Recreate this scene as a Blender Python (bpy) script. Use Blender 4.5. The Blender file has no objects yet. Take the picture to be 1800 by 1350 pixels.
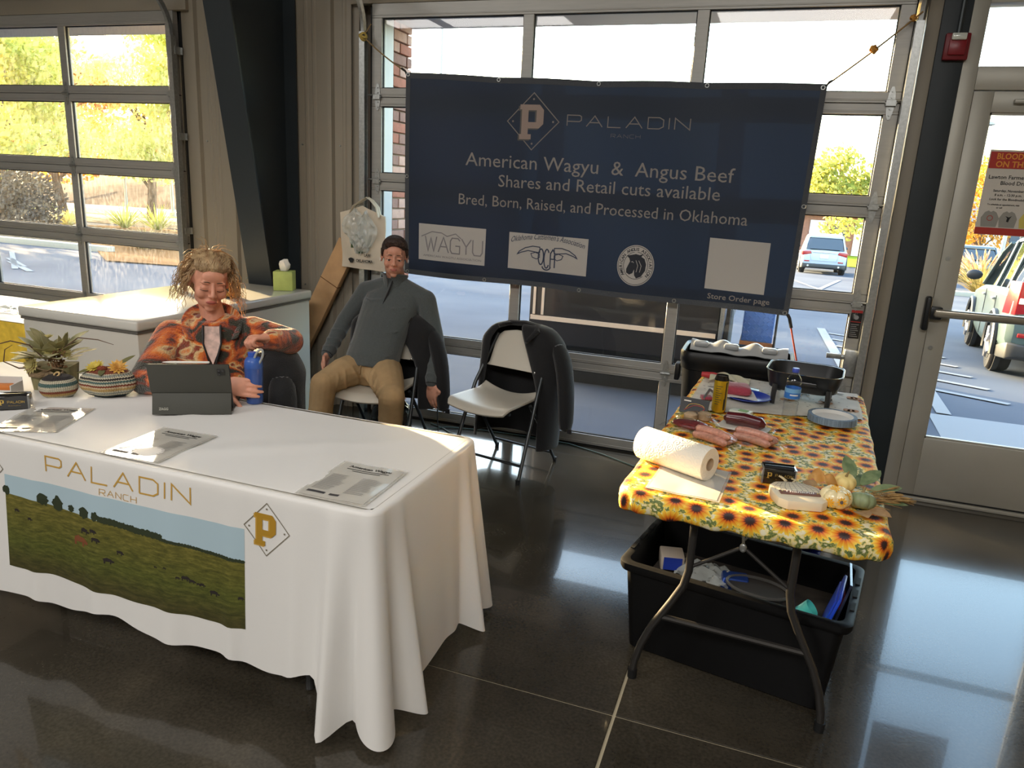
import bpy, bmesh, math, random
from mathutils import Vector, Matrix, noise
from math import sin, cos, pi, radians, atan2, sqrt
random.seed(7)
SC = bpy.context.scene
COL = SC.collection

# ---------------------------------------------------------------- camera, sky, sun, added fill lamps, exposure
cam_d = bpy.data.cameras.new('camera'); cam = bpy.data.objects.new('camera', cam_d); COL.objects.link(cam)
cam_d.sensor_width = 36.0; cam_d.lens = 1296.64 / 1800 * 36; cam_d.clip_end = 600; cam_d.clip_start = .02
_r = Vector((0.9412610, 0.3337113, 0.0516187)); _u = Vector((-0.1316767, 0.2219647, 0.9661226)); _f = Vector((-0.3109485, 0.9161705, -0.2528687))
_m = Matrix((_r, _u, -_f)).transposed().to_4x4(); _m.translation = (2.62948, -4.72124, 1.65611)
cam.matrix_world = _m
SC.camera = cam
SUN_AZ, SUN_EL = 63.0, 12.0            # azimuth from +y towards -x
sdir = Vector((-sin(radians(SUN_AZ)) * cos(radians(SUN_EL)), cos(radians(SUN_AZ)) * cos(radians(SUN_EL)), sin(radians(SUN_EL))))
world = bpy.data.worlds.new('world'); SC.world = world; world.use_nodes = True
nt = world.node_tree; nt.nodes.clear()
wo = nt.nodes.new('ShaderNodeOutputWorld'); bg = nt.nodes.new('ShaderNodeBackground'); sky = nt.nodes.new('ShaderNodeTexSky')
sky.sky_type = 'NISHITA'; sky.sun_disc = False; sky.sun_elevation = radians(SUN_EL); sky.sun_rotation = radians(-SUN_AZ)
sky.air_density = 1.2; sky.dust_density = 2.5; sky.ozone_density = 1.0; sky.altitude = 300
bg.inputs[1].default_value = 1.15
nt.links.new(sky.outputs[0], bg.inputs[0]); nt.links.new(bg.outputs[0], wo.inputs[0])
sun_d = bpy.data.lights.new('sun', 'SUN'); sun_d.energy = 24.0; sun_d.angle = radians(0.9); sun_d.color = (1.0, .74, .42)
sun = bpy.data.objects.new('sun', sun_d); COL.objects.link(sun); sun.rotation_euler = sdir.to_track_quat('Z', 'Y').to_euler()
for i, (x, y, e) in enumerate([(-2.5, -7.0, 115), (3.0, -7.5, 135), (1.0, -3.2, 16)]):  # unseen overhead area lamps, added to fill the interior
    a = bpy.data.lights.new('hall_fill', 'AREA'); a.shape = 'RECTANGLE'; a.size = 3.2; a.size_y = 1.6; a.energy = e; a.color = (1.0, .965, .92)
    ao = bpy.data.objects.new('hall_fill', a); COL.objects.link(ao); ao.location = (x, y, 4.3)
SC.view_settings.view_transform = 'Standard'; SC.view_settings.look = 'None'; SC.view_settings.gamma = 1.0
SC.view_settings.use_curve_mapping = False; SC.view_settings.exposure = 1.15
SC.cycles.max_bounces = 10; SC.cycles.transparent_max_bounces = 24; SC.cycles.transmission_bounces = 8; SC.cycles.diffuse_bounces = 5
SC.cycles.sample_clamp_indirect = 6.0; SC.cycles.caustics_reflective = False; SC.cycles.caustics_refractive = False

# ---------------------------------------------------------------- materials
MATS = {}
def lin(c):
    return tuple(((x / 255) / 12.92 if x / 255 <= .04045 else ((x / 255 + .055) / 1.055) ** 2.4) for x in c[:3])
def mat(name, rgb=(128, 128, 128), rough=.5, metal=0., spec=.5, var=0., vscale=8., bump=0., bscale=60., coat=0., trans=0., alpha=1., emit=0., sheen=0., sss=0., ior=1.45, stretch=None, rvar=0., lit=None):
    """procedural principled material; rgb is sRGB 0-255"""
    if name in MATS: return MATS[name]
    m = bpy.data.materials.new(name); m.use_nodes = True; MATS[name] = m
    n = m.node_tree; b = n.nodes['Principled BSDF']
    c = lin(rgb); b.inputs['Base Color'].default_value = (*c, 1)
    b.inputs['Roughness'].default_value = rough; b.inputs['Metallic'].default_value = metal
    b.inputs['Specular IOR Level'].default_value = spec; b.inputs['IOR'].default_value = ior
    b.inputs['Coat Weight'].default_value = coat; b.inputs['Transmission Weight'].default_value = trans
    b.inputs['Alpha'].default_value = alpha; b.inputs['Sheen Weight'].default_value = sheen
    if sss: b.inputs['Subsurface Weight'].default_value = sss; b.inputs['Subsurface Radius'].default_value = (.012, .005, .003)
    if emit: b.inputs['Emission Color'].default_value = (*(lin(lit) if lit else c), 1); b.inputs['Emission Strength'].default_value = emit
    tc = n.nodes.new('ShaderNodeTexCoord'); mp = n.nodes.new('ShaderNodeMapping'); n.links.new(tc.outputs['Object'], mp.inputs[0])
    if stretch: mp.inputs['Scale'].default_value = stretch
    if var or rvar:
        t = n.nodes.new('ShaderNodeTexNoise'); t.inputs['Scale'].default_value = vscale; t.inputs['Detail'].default_value = 6; n.links.new(mp.outputs[0], t.inputs[0])
        if var:
            r = n.nodes.new('ShaderNodeValToRGB'); n.links.new(t.outputs[0], r.inputs[0])
            r.color_ramp.elements[0].position = .3; r.color_ramp.elements[1].position = .7
            r.color_ramp.elements[0].color = (*[x * (1 - var) for x in c], 1); r.color_ramp.elements[1].color = (*[min(1, x * (1 + var)) for x in c], 1)
            n.links.new(r.outputs[0], b.inputs['Base Color'])
        if rvar:
            q = n.nodes.new('ShaderNodeMapRange'); n.links.new(t.outputs[0], q.inputs[0]); q.inputs[3].default_value = max(0, rough - rvar); q.inputs[4].default_value = rough + rvar
            n.links.new(q.outputs[0], b.inputs['Roughness'])
    if bump:
        t2 = n.nodes.new('ShaderNodeTexNoise'); t2.inputs['Scale'].default_value = bscale; t2.inputs['Detail'].default_value = 4; n.links.new(mp.outputs[0], t2.inputs[0])
        bp = n.nodes.new('ShaderNodeBump'); bp.inputs['Strength'].default_value = bump; bp.inputs['Distance'].default_value = .01
        n.links.new(t2.outputs[0], bp.inputs['Height']); n.links.new(bp.outputs[0], b.inputs['Normal'])
    return m
def newmat(name):
    m = bpy.data.materials.new(name); m.use_nodes = True; MATS[name] = m; n = m.node_tree
    return m, n, n.nodes['Principled BSDF'], n.nodes['Material Output']
def N(n, t, **k):
    o = n.nodes.new(t)
    for a, v in k.items():
        if a.startswith('i_'): o.inputs[int(a[2:])].default_value = v
        else: setattr(o, a, v)
    return o
def ramp(n, stops, mode='LINEAR'):
    r = n.nodes.new('ShaderNodeValToRGB'); r.color_ramp.interpolation = mode; e = r.color_ramp.elements
    while len(e) < len(stops): e.new(.5)
    for i, (p, c) in enumerate(stops): e[i].position = p; e[i].color = (*c, 1)
    return r
def glass(name, tint=(1, 1, 1), dirt=0., dscale=40., refl=1.):
    if name in MATS: return MATS[name]
    m, n, b, out = newmat(name); n.nodes.remove(b)
    tr = N(n, 'ShaderNodeBsdfTransparent'); tr.inputs[0].default_value = (*tint, 1)
    gl = N(n, 'ShaderNodeBsdfGlossy'); gl.inputs['Roughness'].default_value = .02
    fr = N(n, 'ShaderNodeFresnel'); ge = N(n, 'ShaderNodeNewGeometry'); mr = N(n, 'ShaderNodeMapRange'); mr.inputs[3].default_value = 1.5; mr.inputs[4].default_value = 1 / 1.5
    n.links.new(ge.outputs['Backfacing'], mr.inputs[0]); n.links.new(mr.outputs[0], fr.inputs[0])
    mu = N(n, 'ShaderNodeMath', operation='MULTIPLY'); mu.inputs[1].default_value = refl; n.links.new(fr.outputs[0], mu.inputs[0])
    mx = N(n, 'ShaderNodeMixShader'); n.links.new(mu.outputs[0], mx.inputs[0]); n.links.new(tr.outputs[0], mx.inputs[1]); n.links.new(gl.outputs[0], mx.inputs[2])
    last = mx
    if dirt:
        tc = N(n, 'ShaderNodeTexCoord'); mp = N(n, 'ShaderNodeMapping'); mp.inputs['Scale'].default_value = (1, 1, .35); n.links.new(tc.outputs['Object'], mp.inputs[0])
        t = N(n, 'ShaderNodeTexNoise'); t.inputs['Scale'].default_value = dscale; t.inputs['Detail'].default_value = 8; n.links.new(mp.outputs[0], t.inputs[0])
        t3 = N(n, 'ShaderNodeTexNoise'); t3.inputs['Scale'].default_value = 3; n.links.new(tc.outputs['Object'], t3.inputs[0])
        r = N(n, 'ShaderNodeMapRange'); r.inputs[1].default_value = .42; r.inputs[2].default_value = .75; r.inputs[3].default_value = .25 * dirt; r.inputs[4].default_value = 2.2 * dirt
        n.links.new(t.outputs[0], r.inputs[0])
        r3 = N(n, 'ShaderNodeMath', operation='MULTIPLY'); n.links.new(r.outputs[0], r3.inputs[0]); n.links.new(t3.outputs[0], r3.inputs[1])
        df = N(n, 'ShaderNodeBsdfTranslucent'); df.inputs[0].default_value = (.95, .93, .88, 1)
        d2 = N(n, 'ShaderNodeBsdfDiffuse'); d2.inputs[0].default_value = (.7, .68, .64, 1)
        md = N(n, 'ShaderNodeMixShader'); md.inputs[0].default_value = .3; n.links.new(df.outputs[0], md.inputs[1]); n.links.new(d2.outputs[0], md.inputs[2])
        m2 = N(n, 'ShaderNodeMixShader'); n.links.new(r3.outputs[0], m2.inputs[0]); n.links.new(mx.outputs[0], m2.inputs[1]); n.links.new(md.outputs[0], m2.inputs[2]); last = m2
    n.links.new(last.outputs[0], out.inputs[0]); return m
def leafmat(name, a, b_, tr=.5, scale=3., rough=.6):
    if name in MATS: return MATS[name]
    m, n, b, out = newmat(name); b.inputs['Roughness'].default_value = rough
    tc = N(n, 'ShaderNodeTexCoord'); t = N(n, 'ShaderNodeTexNoise'); t.inputs['Scale'].default_value = scale; n.links.new(tc.outputs['Object'], t.inputs[0])
    r = ramp(n, [(.35, lin(a)), (.65, lin(b_))]); n.links.new(t.outputs[0], r.inputs[0]); n.links.new(r.outputs[0], b.inputs['Base Color'])
    tl = N(n, 'ShaderNodeBsdfTranslucent'); n.links.new(r.outputs[0], tl.inputs[0])
    mx = N(n, 'ShaderNodeMixShader'); mx.inputs[0].default_value = tr; n.links.new(b.outputs[0], mx.inputs[1]); n.links.new(tl.outputs[0], mx.inputs[2]); n.links.new(mx.outputs[0], out.inputs[0])
    return m

# ---------------------------------------------------------------- mesh builder
def rot_to(d):
    return Vector(d).to_track_quat('Z', 'Y').to_matrix()
WM = {}
def wmat(o):
    while o is not None and o.name not in WM: o = o.parent
    return WM[o.name] if o is not None else Matrix.Identity(4)
class B:
    def __init__(s): s.v = []; s.f = []; s.mi = []; s.m = 0; s.uv = None
    def add(s, vs, fs):
        o = len(s.v); s.v += [Vector(v) for v in vs]; s.f += [tuple(i + o for i in f) for f in fs]; s.mi += [s.m] * len(fs); return s
    def box(s, c, d, rz=0, R=None):
        x, y, z = [k / 2 for k in d]; M_ = R if R is not None else Matrix.Rotation(rz, 3, 'Z'); c = Vector(c)
        vs = [c + M_ @ Vector(p) for p in [(-x, -y, -z), (x, -y, -z), (x, y, -z), (-x, y, -z), (-x, -y, z), (x, -y, z), (x, y, z), (-x, y, z)]]
        return s.add(vs, [(0, 3, 2, 1), (4, 5, 6, 7), (0, 1, 5, 4), (1, 2, 6, 5), (2, 3, 7, 6), (3, 0, 4, 7)])
    def bb(s, x0, x1, y0, y1, z0, z1): return s.box(((x0 + x1) / 2, (y0 + y1) / 2, (z0 + z1) / 2), (abs(x1 - x0), abs(y1 - y0), abs(z1 - z0)))
    def loft(s, rings, cap=True, closed=True):
        n = len(rings[0]); vs = [p for r in rings for p in r]; fs = []
        for i in range(len(rings) - 1):
            for j in range(n if closed else n - 1):
                k = (j + 1) % n; fs.append((i * n + j, i * n + k, (i + 1) * n + k, (i + 1) * n + j))
        if cap and closed: fs.append(tuple(reversed(range(n)))); fs.append(tuple(range((len(rings) - 1) * n, len(rings) * n)))
        return s.add(vs, fs)
    def tube(s, pts, r, seg=8, cap=True, flat=1., up=None, closed=False):
        pts = [Vector(p) for p in pts]; n = len(pts); rs = r if isinstance(r, (list, tuple)) else [r] * n; rings = []
        nv = None
        for i in range(n):
            if closed: t = (pts[(i + 1) % n] - pts[i - 1])
            else: t = (pts[min(i + 1, n - 1)] - pts[max(i - 1, 0)])
            t = t.normalized() if t.length > 1e-9 else Vector((0, 0, 1))
            if nv is None:
                a = Vector(up) if up else (Vector((0, 0, 1)) if abs(t.z) < .9 else Vector((1, 0, 0)))
                nv = (a - t * a.dot(t)).normalized()
            else:
                nv = nv - t * nv.dot(t); nv = nv.normalized() if nv.length > 1e-6 else t.orthogonal().normalized()
            bv = t.cross(nv)
            rings.append([pts[i] + nv * (cos(a_) * rs[i] * flat) + bv * (sin(a_) * rs[i]) for a_ in [2 * pi * k / seg for k in range(seg)]])
        if closed: rings.append(rings[0]); return s.loft(rings, cap=False)
        return s.loft(rings, cap=cap)
    def cyl(s, a, b, r, r2=None, seg=16, cap=True): return s.tube([a, b], [r, r if r2 is None else r2], seg, cap)
    def lathe(s, c, prof, seg=24, M_=None, cap=True, sx=1, sy=1):
        c = Vector(c); M_ = M_ or Matrix.Identity(3)
        rings = [[c + M_ @ Vector((r * cos(2 * pi * k / seg) * sx, r * sin(2 * pi * k / seg) * sy, z)) for k in range(seg)] for r, z in prof]
        return s.loft(rings, cap=cap)
    def ell(s, c, r, M_=None, seg=16, ring=10):
        r = (r, r, r) if not isinstance(r, (tuple, list)) else r; c = Vector(c); M_ = M_ or Matrix.Identity(3)
        rings = []
        for i in range(ring + 1):
            th = pi * min(max(i / ring, .001), .999)
            rings.append([c + M_ @ Vector((r[0] * sin(th) * cos(2 * pi * k / seg), r[1] * sin(th) * sin(2 * pi * k / seg), -r[2] * cos(th))) for k in range(seg)])
        return s.loft(rings)
    def grid(s, fn, nu, nv, uvfn=None, cu=False):
        vs = [fn(i / nu, j / nv) for j in range(nv + 1) for i in range(nu + 1)]; w = nu + 1
        return s.add(vs, [(j * w + i, j * w + i + 1, (j + 1) * w + i + 1, (j + 1) * w + i) for j in range(nv) for i in range(nu)])
    def poly(s, pts, ext=None):
        n = len(pts); pts = [Vector(p) for p in pts]
        if ext is None: return s.add(pts, [tuple(range(n))])
        e = Vector(ext); q = [p + e for p in pts]
        return s.add(pts + q, [tuple(reversed(range(n))), tuple(range(n, 2 * n))] + [(i, (i + 1) % n, n + (i + 1) % n, n + i) for i in range(n)])
    def build(s, name, m, parent=None, local=False, smooth=True, bevel=0., bseg=2, kind=None, label=None, cat=None, group=None, ang=40, solid=0., weld=False, sub=0):
        me = bpy.data.meshes.new(name)
        vs = s.v
        if parent is not None and not local:
            inv = wmat(parent).inverted(); vs = [inv @ v for v in vs]
        me.from_pydata([tuple(v) for v in vs], [], s.f)
        ms = m if isinstance(m, (list, tuple)) else [m]
        for k in ms: me.materials.append(k)
        if len(ms) > 1: me.polygons.foreach_set('material_index', s.mi)
        bm = bmesh.new(); bm.from_mesh(me)
        if weld: bmesh.ops.remove_doubles(bm, verts=bm.verts, dist=1e-5)
        bmesh.ops.recalc_face_normals(bm, faces=bm.faces)
        if solid:
            bmesh.ops.solidify(bm, geom=bm.faces[:], thickness=solid)
            bmesh.ops.recalc_face_normals(bm, faces=bm.faces)
        if bevel:
            es = [e for e in bm.edges if len(e.link_faces) == 2 and e.calc_face_angle(0) > radians(35)]
            bmesh.ops.bevel(bm, geom=es, offset=bevel, segments=bseg, affect='EDGES', profile=.5, clamp_overlap=True)
        for f in bm.faces: f.smooth = smooth
        if smooth:
            for e in bm.edges:
                if len(e.link_faces) == 2 and e.calc_face_angle(0) > radians(ang): e.smooth = False
        bm.to_mesh(me); bm.free()
        o = bpy.data.objects.new(name, me); COL.objects.link(o)
        if parent is not None: o.parent = parent
        if sub:
            sm = o.modifiers.new('smooth', 'SUBSURF'); sm.levels = sub; sm.render_levels = sub
        tag(o, label, cat, group, kind); return o
def tag(o, label=None, cat=None, group=None, kind=None):
    if label: o['label'] = label
    if cat: o['category'] = cat
    if group: o['group'] = group
    if kind: o['kind'] = kind
    return o
def root(name, loc, label=None, cat=None, rz=0., group=None, kind=None, rx=0.):
    o = bpy.data.objects.new(name, None); o.empty_display_size = .1; COL.objects.link(o)
    o.location = loc; o.rotation_euler = (rx, 0, rz)
    WM[o.name] = Matrix.Translation(loc) @ Matrix.Rotation(rz, 4, 'Z') @ Matrix.Rotation(rx, 4, 'X')
    return tag(o, label, cat, group, kind)
def copy_tree(o, parent=None):
    c = o.copy(); COL.objects.link(c)
    if parent is not None: c.parent = parent
    for ch in list(o.children): copy_tree(ch, c)
    return c
def emap(P0, X, Y):
    """map 2-D (a,b) + height h to 3-D on a plane"""
    P0, X, Y = Vector(P0), Vector(X), Vector(Y); Z = X.cross(Y).normalized()
    return lambda a, b, h=0: P0 + X * a + Y * b + Z * h
def text2d(s, size=1., bold=0., shear=0., ax='LEFT', width=None, res=3):
    cu = bpy.data.curves.new('t', 'FONT'); cu.body = s; cu.size = size; cu.offset = bold; cu.shear = shear; cu.align_x = ax; cu.resolution_u = res
    o = bpy.data.objects.new('t', cu); COL.objects.link(o)
    dg = bpy.context.evaluated_depsgraph_get(); me = bpy.data.meshes.new_from_object(o.evaluated_get(dg))
    vs = [v.co.copy() for v in me.vertices]; fs = [tuple(p.vertices) for p in me.polygons]
    bpy.data.objects.remove(o); bpy.data.curves.remove(cu); bpy.data.meshes.remove(me)
    if width and vs:
        x0 = min(v.x for v in vs); x1 = max(v.x for v in vs); k = width / (x1 - x0)
        for v in vs: v.x = (v.x - x0) * k
    return vs, fs
def addtext(b, s, mp, size, x=0, y=0, bold=0., shear=0., ax='LEFT', width=None, slope=0., h=.0015, res=2):
    vs, fs = text2d(s, size, bold, shear, ax, width, res)
    b.add([mp(x + v.x, y + v.y + slope * v.x, h) for v in vs], fs)
def stroke(b, mp, pts, w, closed=False, h=.0015, sub=1):
    """flat ribbon of width w along 2-D polyline"""
    P = [Vector(p) for p in pts]
    if sub > 1:
        Q = []
        for i in range(len(P) - 1 + (1 if closed else 0)):
            a, c = P[i], P[(i + 1) % len(P)]
            Q += [a.lerp(c, k / sub) for k in range(sub)]
        if not closed: Q.append(P[-1])
        P = Q
    n = len(P); L = []; R_ = []
    for i in range(n):
        if closed: a, c = P[i - 1], P[(i + 1) % n]
        else: a, c = P[max(i - 1, 0)], P[min(i + 1, n - 1)]
        d1 = (P[i] - a).normalized() if (P[i] - a).length > 0 else (c - P[i]).normalized()
        d2 = (c - P[i]).normalized() if (c - P[i]).length > 0 else d1
        t = (d1 + d2); t = t.normalized() if t.length > 1e-4 else d1
        nn = Vector((-t.y, t.x)); k = 1 / max(.5, abs(nn.dot(Vector((-d1.y, d1.x)))))
        L.append(P[i] + nn * w / 2 * k); R_.append(P[i] - nn * w / 2 * k)
    vs = [mp(p.x, p.y, h) for p in L] + [mp(p.x, p.y, h) for p in R_]
    rng = range(n if closed else n - 1)
    b.add(vs, [(i, n + i, n + (i + 1) % n, (i + 1) % n) for i in rng])
def arcpts(cx, cy, rx, ry, a0, a1, n=10): return [(cx + rx * cos(radians(a0 + (a1 - a0) * i / n)), cy + ry * sin(radians(a0 + (a1 - a0) * i / n))) for i in range(n + 1)]
def gnd(y): return -.03 if y < 1 else (-.03 - .0385 * (y - 1) if y < 34 else -1.30)
# ---------------------------------------------------------------- surfaces
def concrete():
    m, n, b, out = newmat('polished_concrete')
    tc = N(n, 'ShaderNodeTexCoord'); t = N(n, 'ShaderNodeTexNoise'); t.inputs['Scale'].default_value = 1.6; t.inputs['Detail'].default_value = 10; t.inputs['Roughness'].default_value = .65; n.links.new(tc.outputs['Object'], t.inputs[0])
    r = ramp(n, [(.3, lin((48, 44, 37))), (.55, lin((63, 58, 49))), (.75, lin((82, 75, 62)))]); n.links.new(t.outputs[0], r.inputs[0])
    t2 = N(n, 'ShaderNodeTexNoise'); t2.inputs['Scale'].default_value = 90; t2.inputs['Detail'].default_value = 3; n.links.new(tc.outputs['Object'], t2.inputs[0])
    r2 = ramp(n, [(.35, (.75, .75, .75)), (.7, (1.15, 1.15, 1.15))]); n.links.new(t2.outputs[0], r2.inputs[0])
    mx = N(n, 'ShaderNodeMixRGB', blend_type='MULTIPLY'); mx.inputs[0].default_value = 1; n.links.new(r.outputs[0], mx.inputs[1]); n.links.new(r2.outputs[0], mx.inputs[2]); n.links.new(mx.outputs[0], b.inputs['Base Color'])
    q = N(n, 'ShaderNodeMapRange'); q.inputs[3].default_value = .10; q.inputs[4].default_value = .20; n.links.new(t.outputs[0], q.inputs[0]); n.links.new(q.outputs[0], b.inputs['Roughness'])
    bp = N(n, 'ShaderNodeBump'); bp.inputs['Strength'].default_value = .035; bp.inputs['Distance'].default_value = .004; n.links.new(t2.outputs[0], bp.inputs['Height']); n.links.new(bp.outputs[0], b.inputs['Normal'])
    b.inputs['Specular IOR Level'].default_value = .35; b.inputs['Coat Weight'].default_value = .35; b.inputs['Coat Roughness'].default_value = .035
    return m
m_conc = concrete()
m_joint = mat('joint_filler', (176, 164, 138), .7)
m_side = mat('beige_liner', (150, 142, 127), .42, var=.04, vscale=1.2, spec=.4)
m_char = mat('charcoal_paint', (41, 48, 52), .5, var=.08, vscale=3)
m_alu = mat('door_aluminium', (168, 166, 160), .38, metal=.25, spec=.5, var=.05, vscale=6, stretch=(1, 1, 14))
m_galv = mat('galvanised_steel', (176, 178, 176), .35, metal=.85, var=.15, vscale=60)
m_seal = mat('black_rubber', (18, 19, 20), .6)
m_champ = mat('champagne_frame', (170, 167, 156), .4, metal=.2, var=.03, vscale=5)
m_glass = glass('door_glass', (.93, .96, .96))
m_gdirt = glass('sunlit_dusty_glass', (.97, .97, .93), dirt=.085, dscale=55)
m_gbeam = glass('entry_glass', (.93, .97, .96))
# floor: slabs with saw cut joints
fl = root('floor', (0, 0, 0), kind='structure')
b = B(); b.bb(-6, 7, -11, .12, -.06, -.005); b.build('joint_bed', m_joint, fl, smooth=False)
XS = [-6, -1.68, 2.333, 7]; YS = [-11, -5.05, -2.62, .12]
for i in range(3):
    for j in range(3):
        g = .0055; b = B(); b.bb(XS[i] + (g if i else 0), XS[i + 1] - (g if i < 2 else 0), YS[j] + (g * .6 if j else 0), YS[j + 1] - (g * .6 if j < 2 else 0), -.05, 0)
        b.build('floor_slab', m_conc, fl, smooth=False, bevel=.0015, bseg=1)
b = B(); b.bb(-6, 7, -11, .1, 4.6, 4.7); b.build('ceiling', mat('ceiling_white', (120, 118, 112), .8), kind='structure')
b = B(); b.bb(-6.1, -6, -11, .1, 0, 4.6); b.build('wall_left', m_side, kind='structure')
b = B(); b.bb(7, 7.1, -11, .1, 0, 4.6); b.build('wall_right', m_side, kind='structure')
b = B(); b.bb(-6, 7, -11.1, -11, 0, 4.6); b.build('wall_rear', mat('rear_wall', (150, 145, 135), .7), kind='structure')
# back wall: ribbed liner, header, jambs
wb = root('wall_back', (0, 0, 0), kind='structure')
def ribbed(x0, x1, z0, z1, y=.0, name='siding_panel'):
    prof = []; x = x0; per = .305
    def P(xx, yy): prof.append((min(max(xx, x0), x1), yy))
    k = 0
    while x < x1:
        P(x, y); P(x + .02, y); P(x + .03, y - .028); P(x + .062, y - .028); P(x + .072, y)
        for q in (.135, .20): P(x + q, y); P(x + q + .008, y - .007); P(x + q + .026, y - .007); P(x + q + .034, y)
        x += per
    P(x1, y)
    b = B(); n = len(prof)
    b.add([(p[0], p[1], z) for z in (z0, z1) for p in prof], [(i, i + 1, n + i + 1, n + i) for i in range(n - 1)])
    b.build(name, m_side, wb, smooth=False)
    b = B()
    for zz in (.9, 1.9):
        for xx in (x0 + .11, x0 + .42):
            if xx < x1: b.cyl((xx, y, zz), (xx, y - .006, zz), .006, seg=8)
    b.build('screw', m_galv, wb)
ribbed(-1.60, -.76, 0, 4.6); ribbed(-.76, -.245, 0, 4.6)
b = B(); b.bb(-6, 7, .02, .12, 2.86, 4.6); b.build('header_panel', m_side, wb, smooth=False)
b = B(); b.bb(-6, -5.1, .02, .12, 0, 2.86); b.bb(-1.69, -.2, .02, .12, 0, 2.86); b.bb(3.3, 3.45, .02, .12, 0, 2.86); b.bb(4.55, 7, .02, .12, 0, 2.86); b.build('wall_core', m_side, wb, smooth=False)
b = B(); b.bb(-5.2, -1.6, -.03, .02, 2.80, 2.90); b.bb(-.24, 3.3, -.03, .02, 2.80, 2.90); b.build('header_trim', m_side, wb, bevel=.004)
# outer brick wall, lintels
m_mort = mat('mortar', (150, 138, 126), .9, bump=.3)
b = B(); b.bb(-1.72, -.045, .13, .44, -.05, 2.9); b.bb(3.20, 3.40, .13, .3, -.05, 2.9); b.bb(4.6, 7, .13, .44, -.05, 2.9); b.bb(-6, 7, .13, .44, 2.90, 5); b.bb(-6, -5.1, .13, .44, -.05, 2.9); b.build('brick_backing', m_mort, wb, smooth=False)
b = B(); b.bb(-5.1, -1.7, .06, .46, 2.74, 2.90); b.bb(-.1, 3.2, .06, .46, 2.74, 2.90); b.build('steel_lintel', mat('lintel_grey', (150, 148, 146), .5), wb, smooth=False)
b = B(); b.bb(-.10, -.02, .04, .17, -.02, 2.75); b.build('jamb_liner', mat('jamb_light', (186, 192, 196), .4), wb, smooth=False)
bm_ = [mat('brick_red', (170, 112, 92), .85, var=.15, vscale=20, bump=.3), mat('brick_brown', (150, 116, 104), .85, var=.15, vscale=20, bump=.3), mat('brick_pink', (196, 160, 144), .85, var=.12, vscale=20, bump=.3)]
me_c = {}
for r_ in range(37):
    z0 = -.02 + r_ * .0755
    for (y0, y1) in ([(.175, .365), (.377, .445)] if r_ % 2 else [(.175, .262), (.274, .445)]):
        k = random.randrange(3); key = (k, r_ % 2, y0)
        if key not in me_c:
            b = B(); b.box((0, 0, 0), (.05, y1 - y0, .064)); o = b.build('brick', bm_[k], wb, local=True, smooth=False, bevel=.003, bseg=1); me_c[key] = o
        else: o = me_c[key].copy(); COL.objects.link(o)
        o.location = (-.045 + random.uniform(-.002, .002), (y0 + y1) / 2, z0 + .034)
# steel frame column
b = B()
def colsec(z): return -.30 - .185 * (z - .6)      # flange depth
zt = 4.55; zb = 0
ring = lambda z, x0, x1, y0, y1: [(x0, y0, z), (x1, y0, z), (x1, y1, z), (x0, y1, z)]
sc_ = root('column', (-.775, -.1, 0), 'dark tapered steel frame column between the two garage doors', None, kind='structure')
b.loft([ring(zb, -.875, -.675, colsec(zb), colsec(zb) + .012), ring(zt, -.875, -.675, colsec(zt), colsec(zt) + .012)]); b.build('flange', m_char, sc_, smooth=False)
b = B(); b.loft([ring(zb, -.779, -.771, colsec(zb) + .01, -.02), ring(zt, -.779, -.771, colsec(zt) + .01, -.02)]); b.build('web', m_char, sc_, smooth=False)
b = B(); b.bb(-.875, -.675, -.03, -.018, 0, 4.55); b.build('rear_flange', m_char, sc_, smooth=False)
# right hand trims: track side, beige jamb, dark mullion column
b = B(); b.bb(3.225, 3.29, -.035, .03, 0, 2.86); b.build('trim_1', m_side, kind='structure', bevel=.003)
b = B(); b.bb(3.29, 3.425, -.05, .05, 0, 4.6); b.build('trim_2', m_char, kind='structure', bevel=.003)

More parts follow.
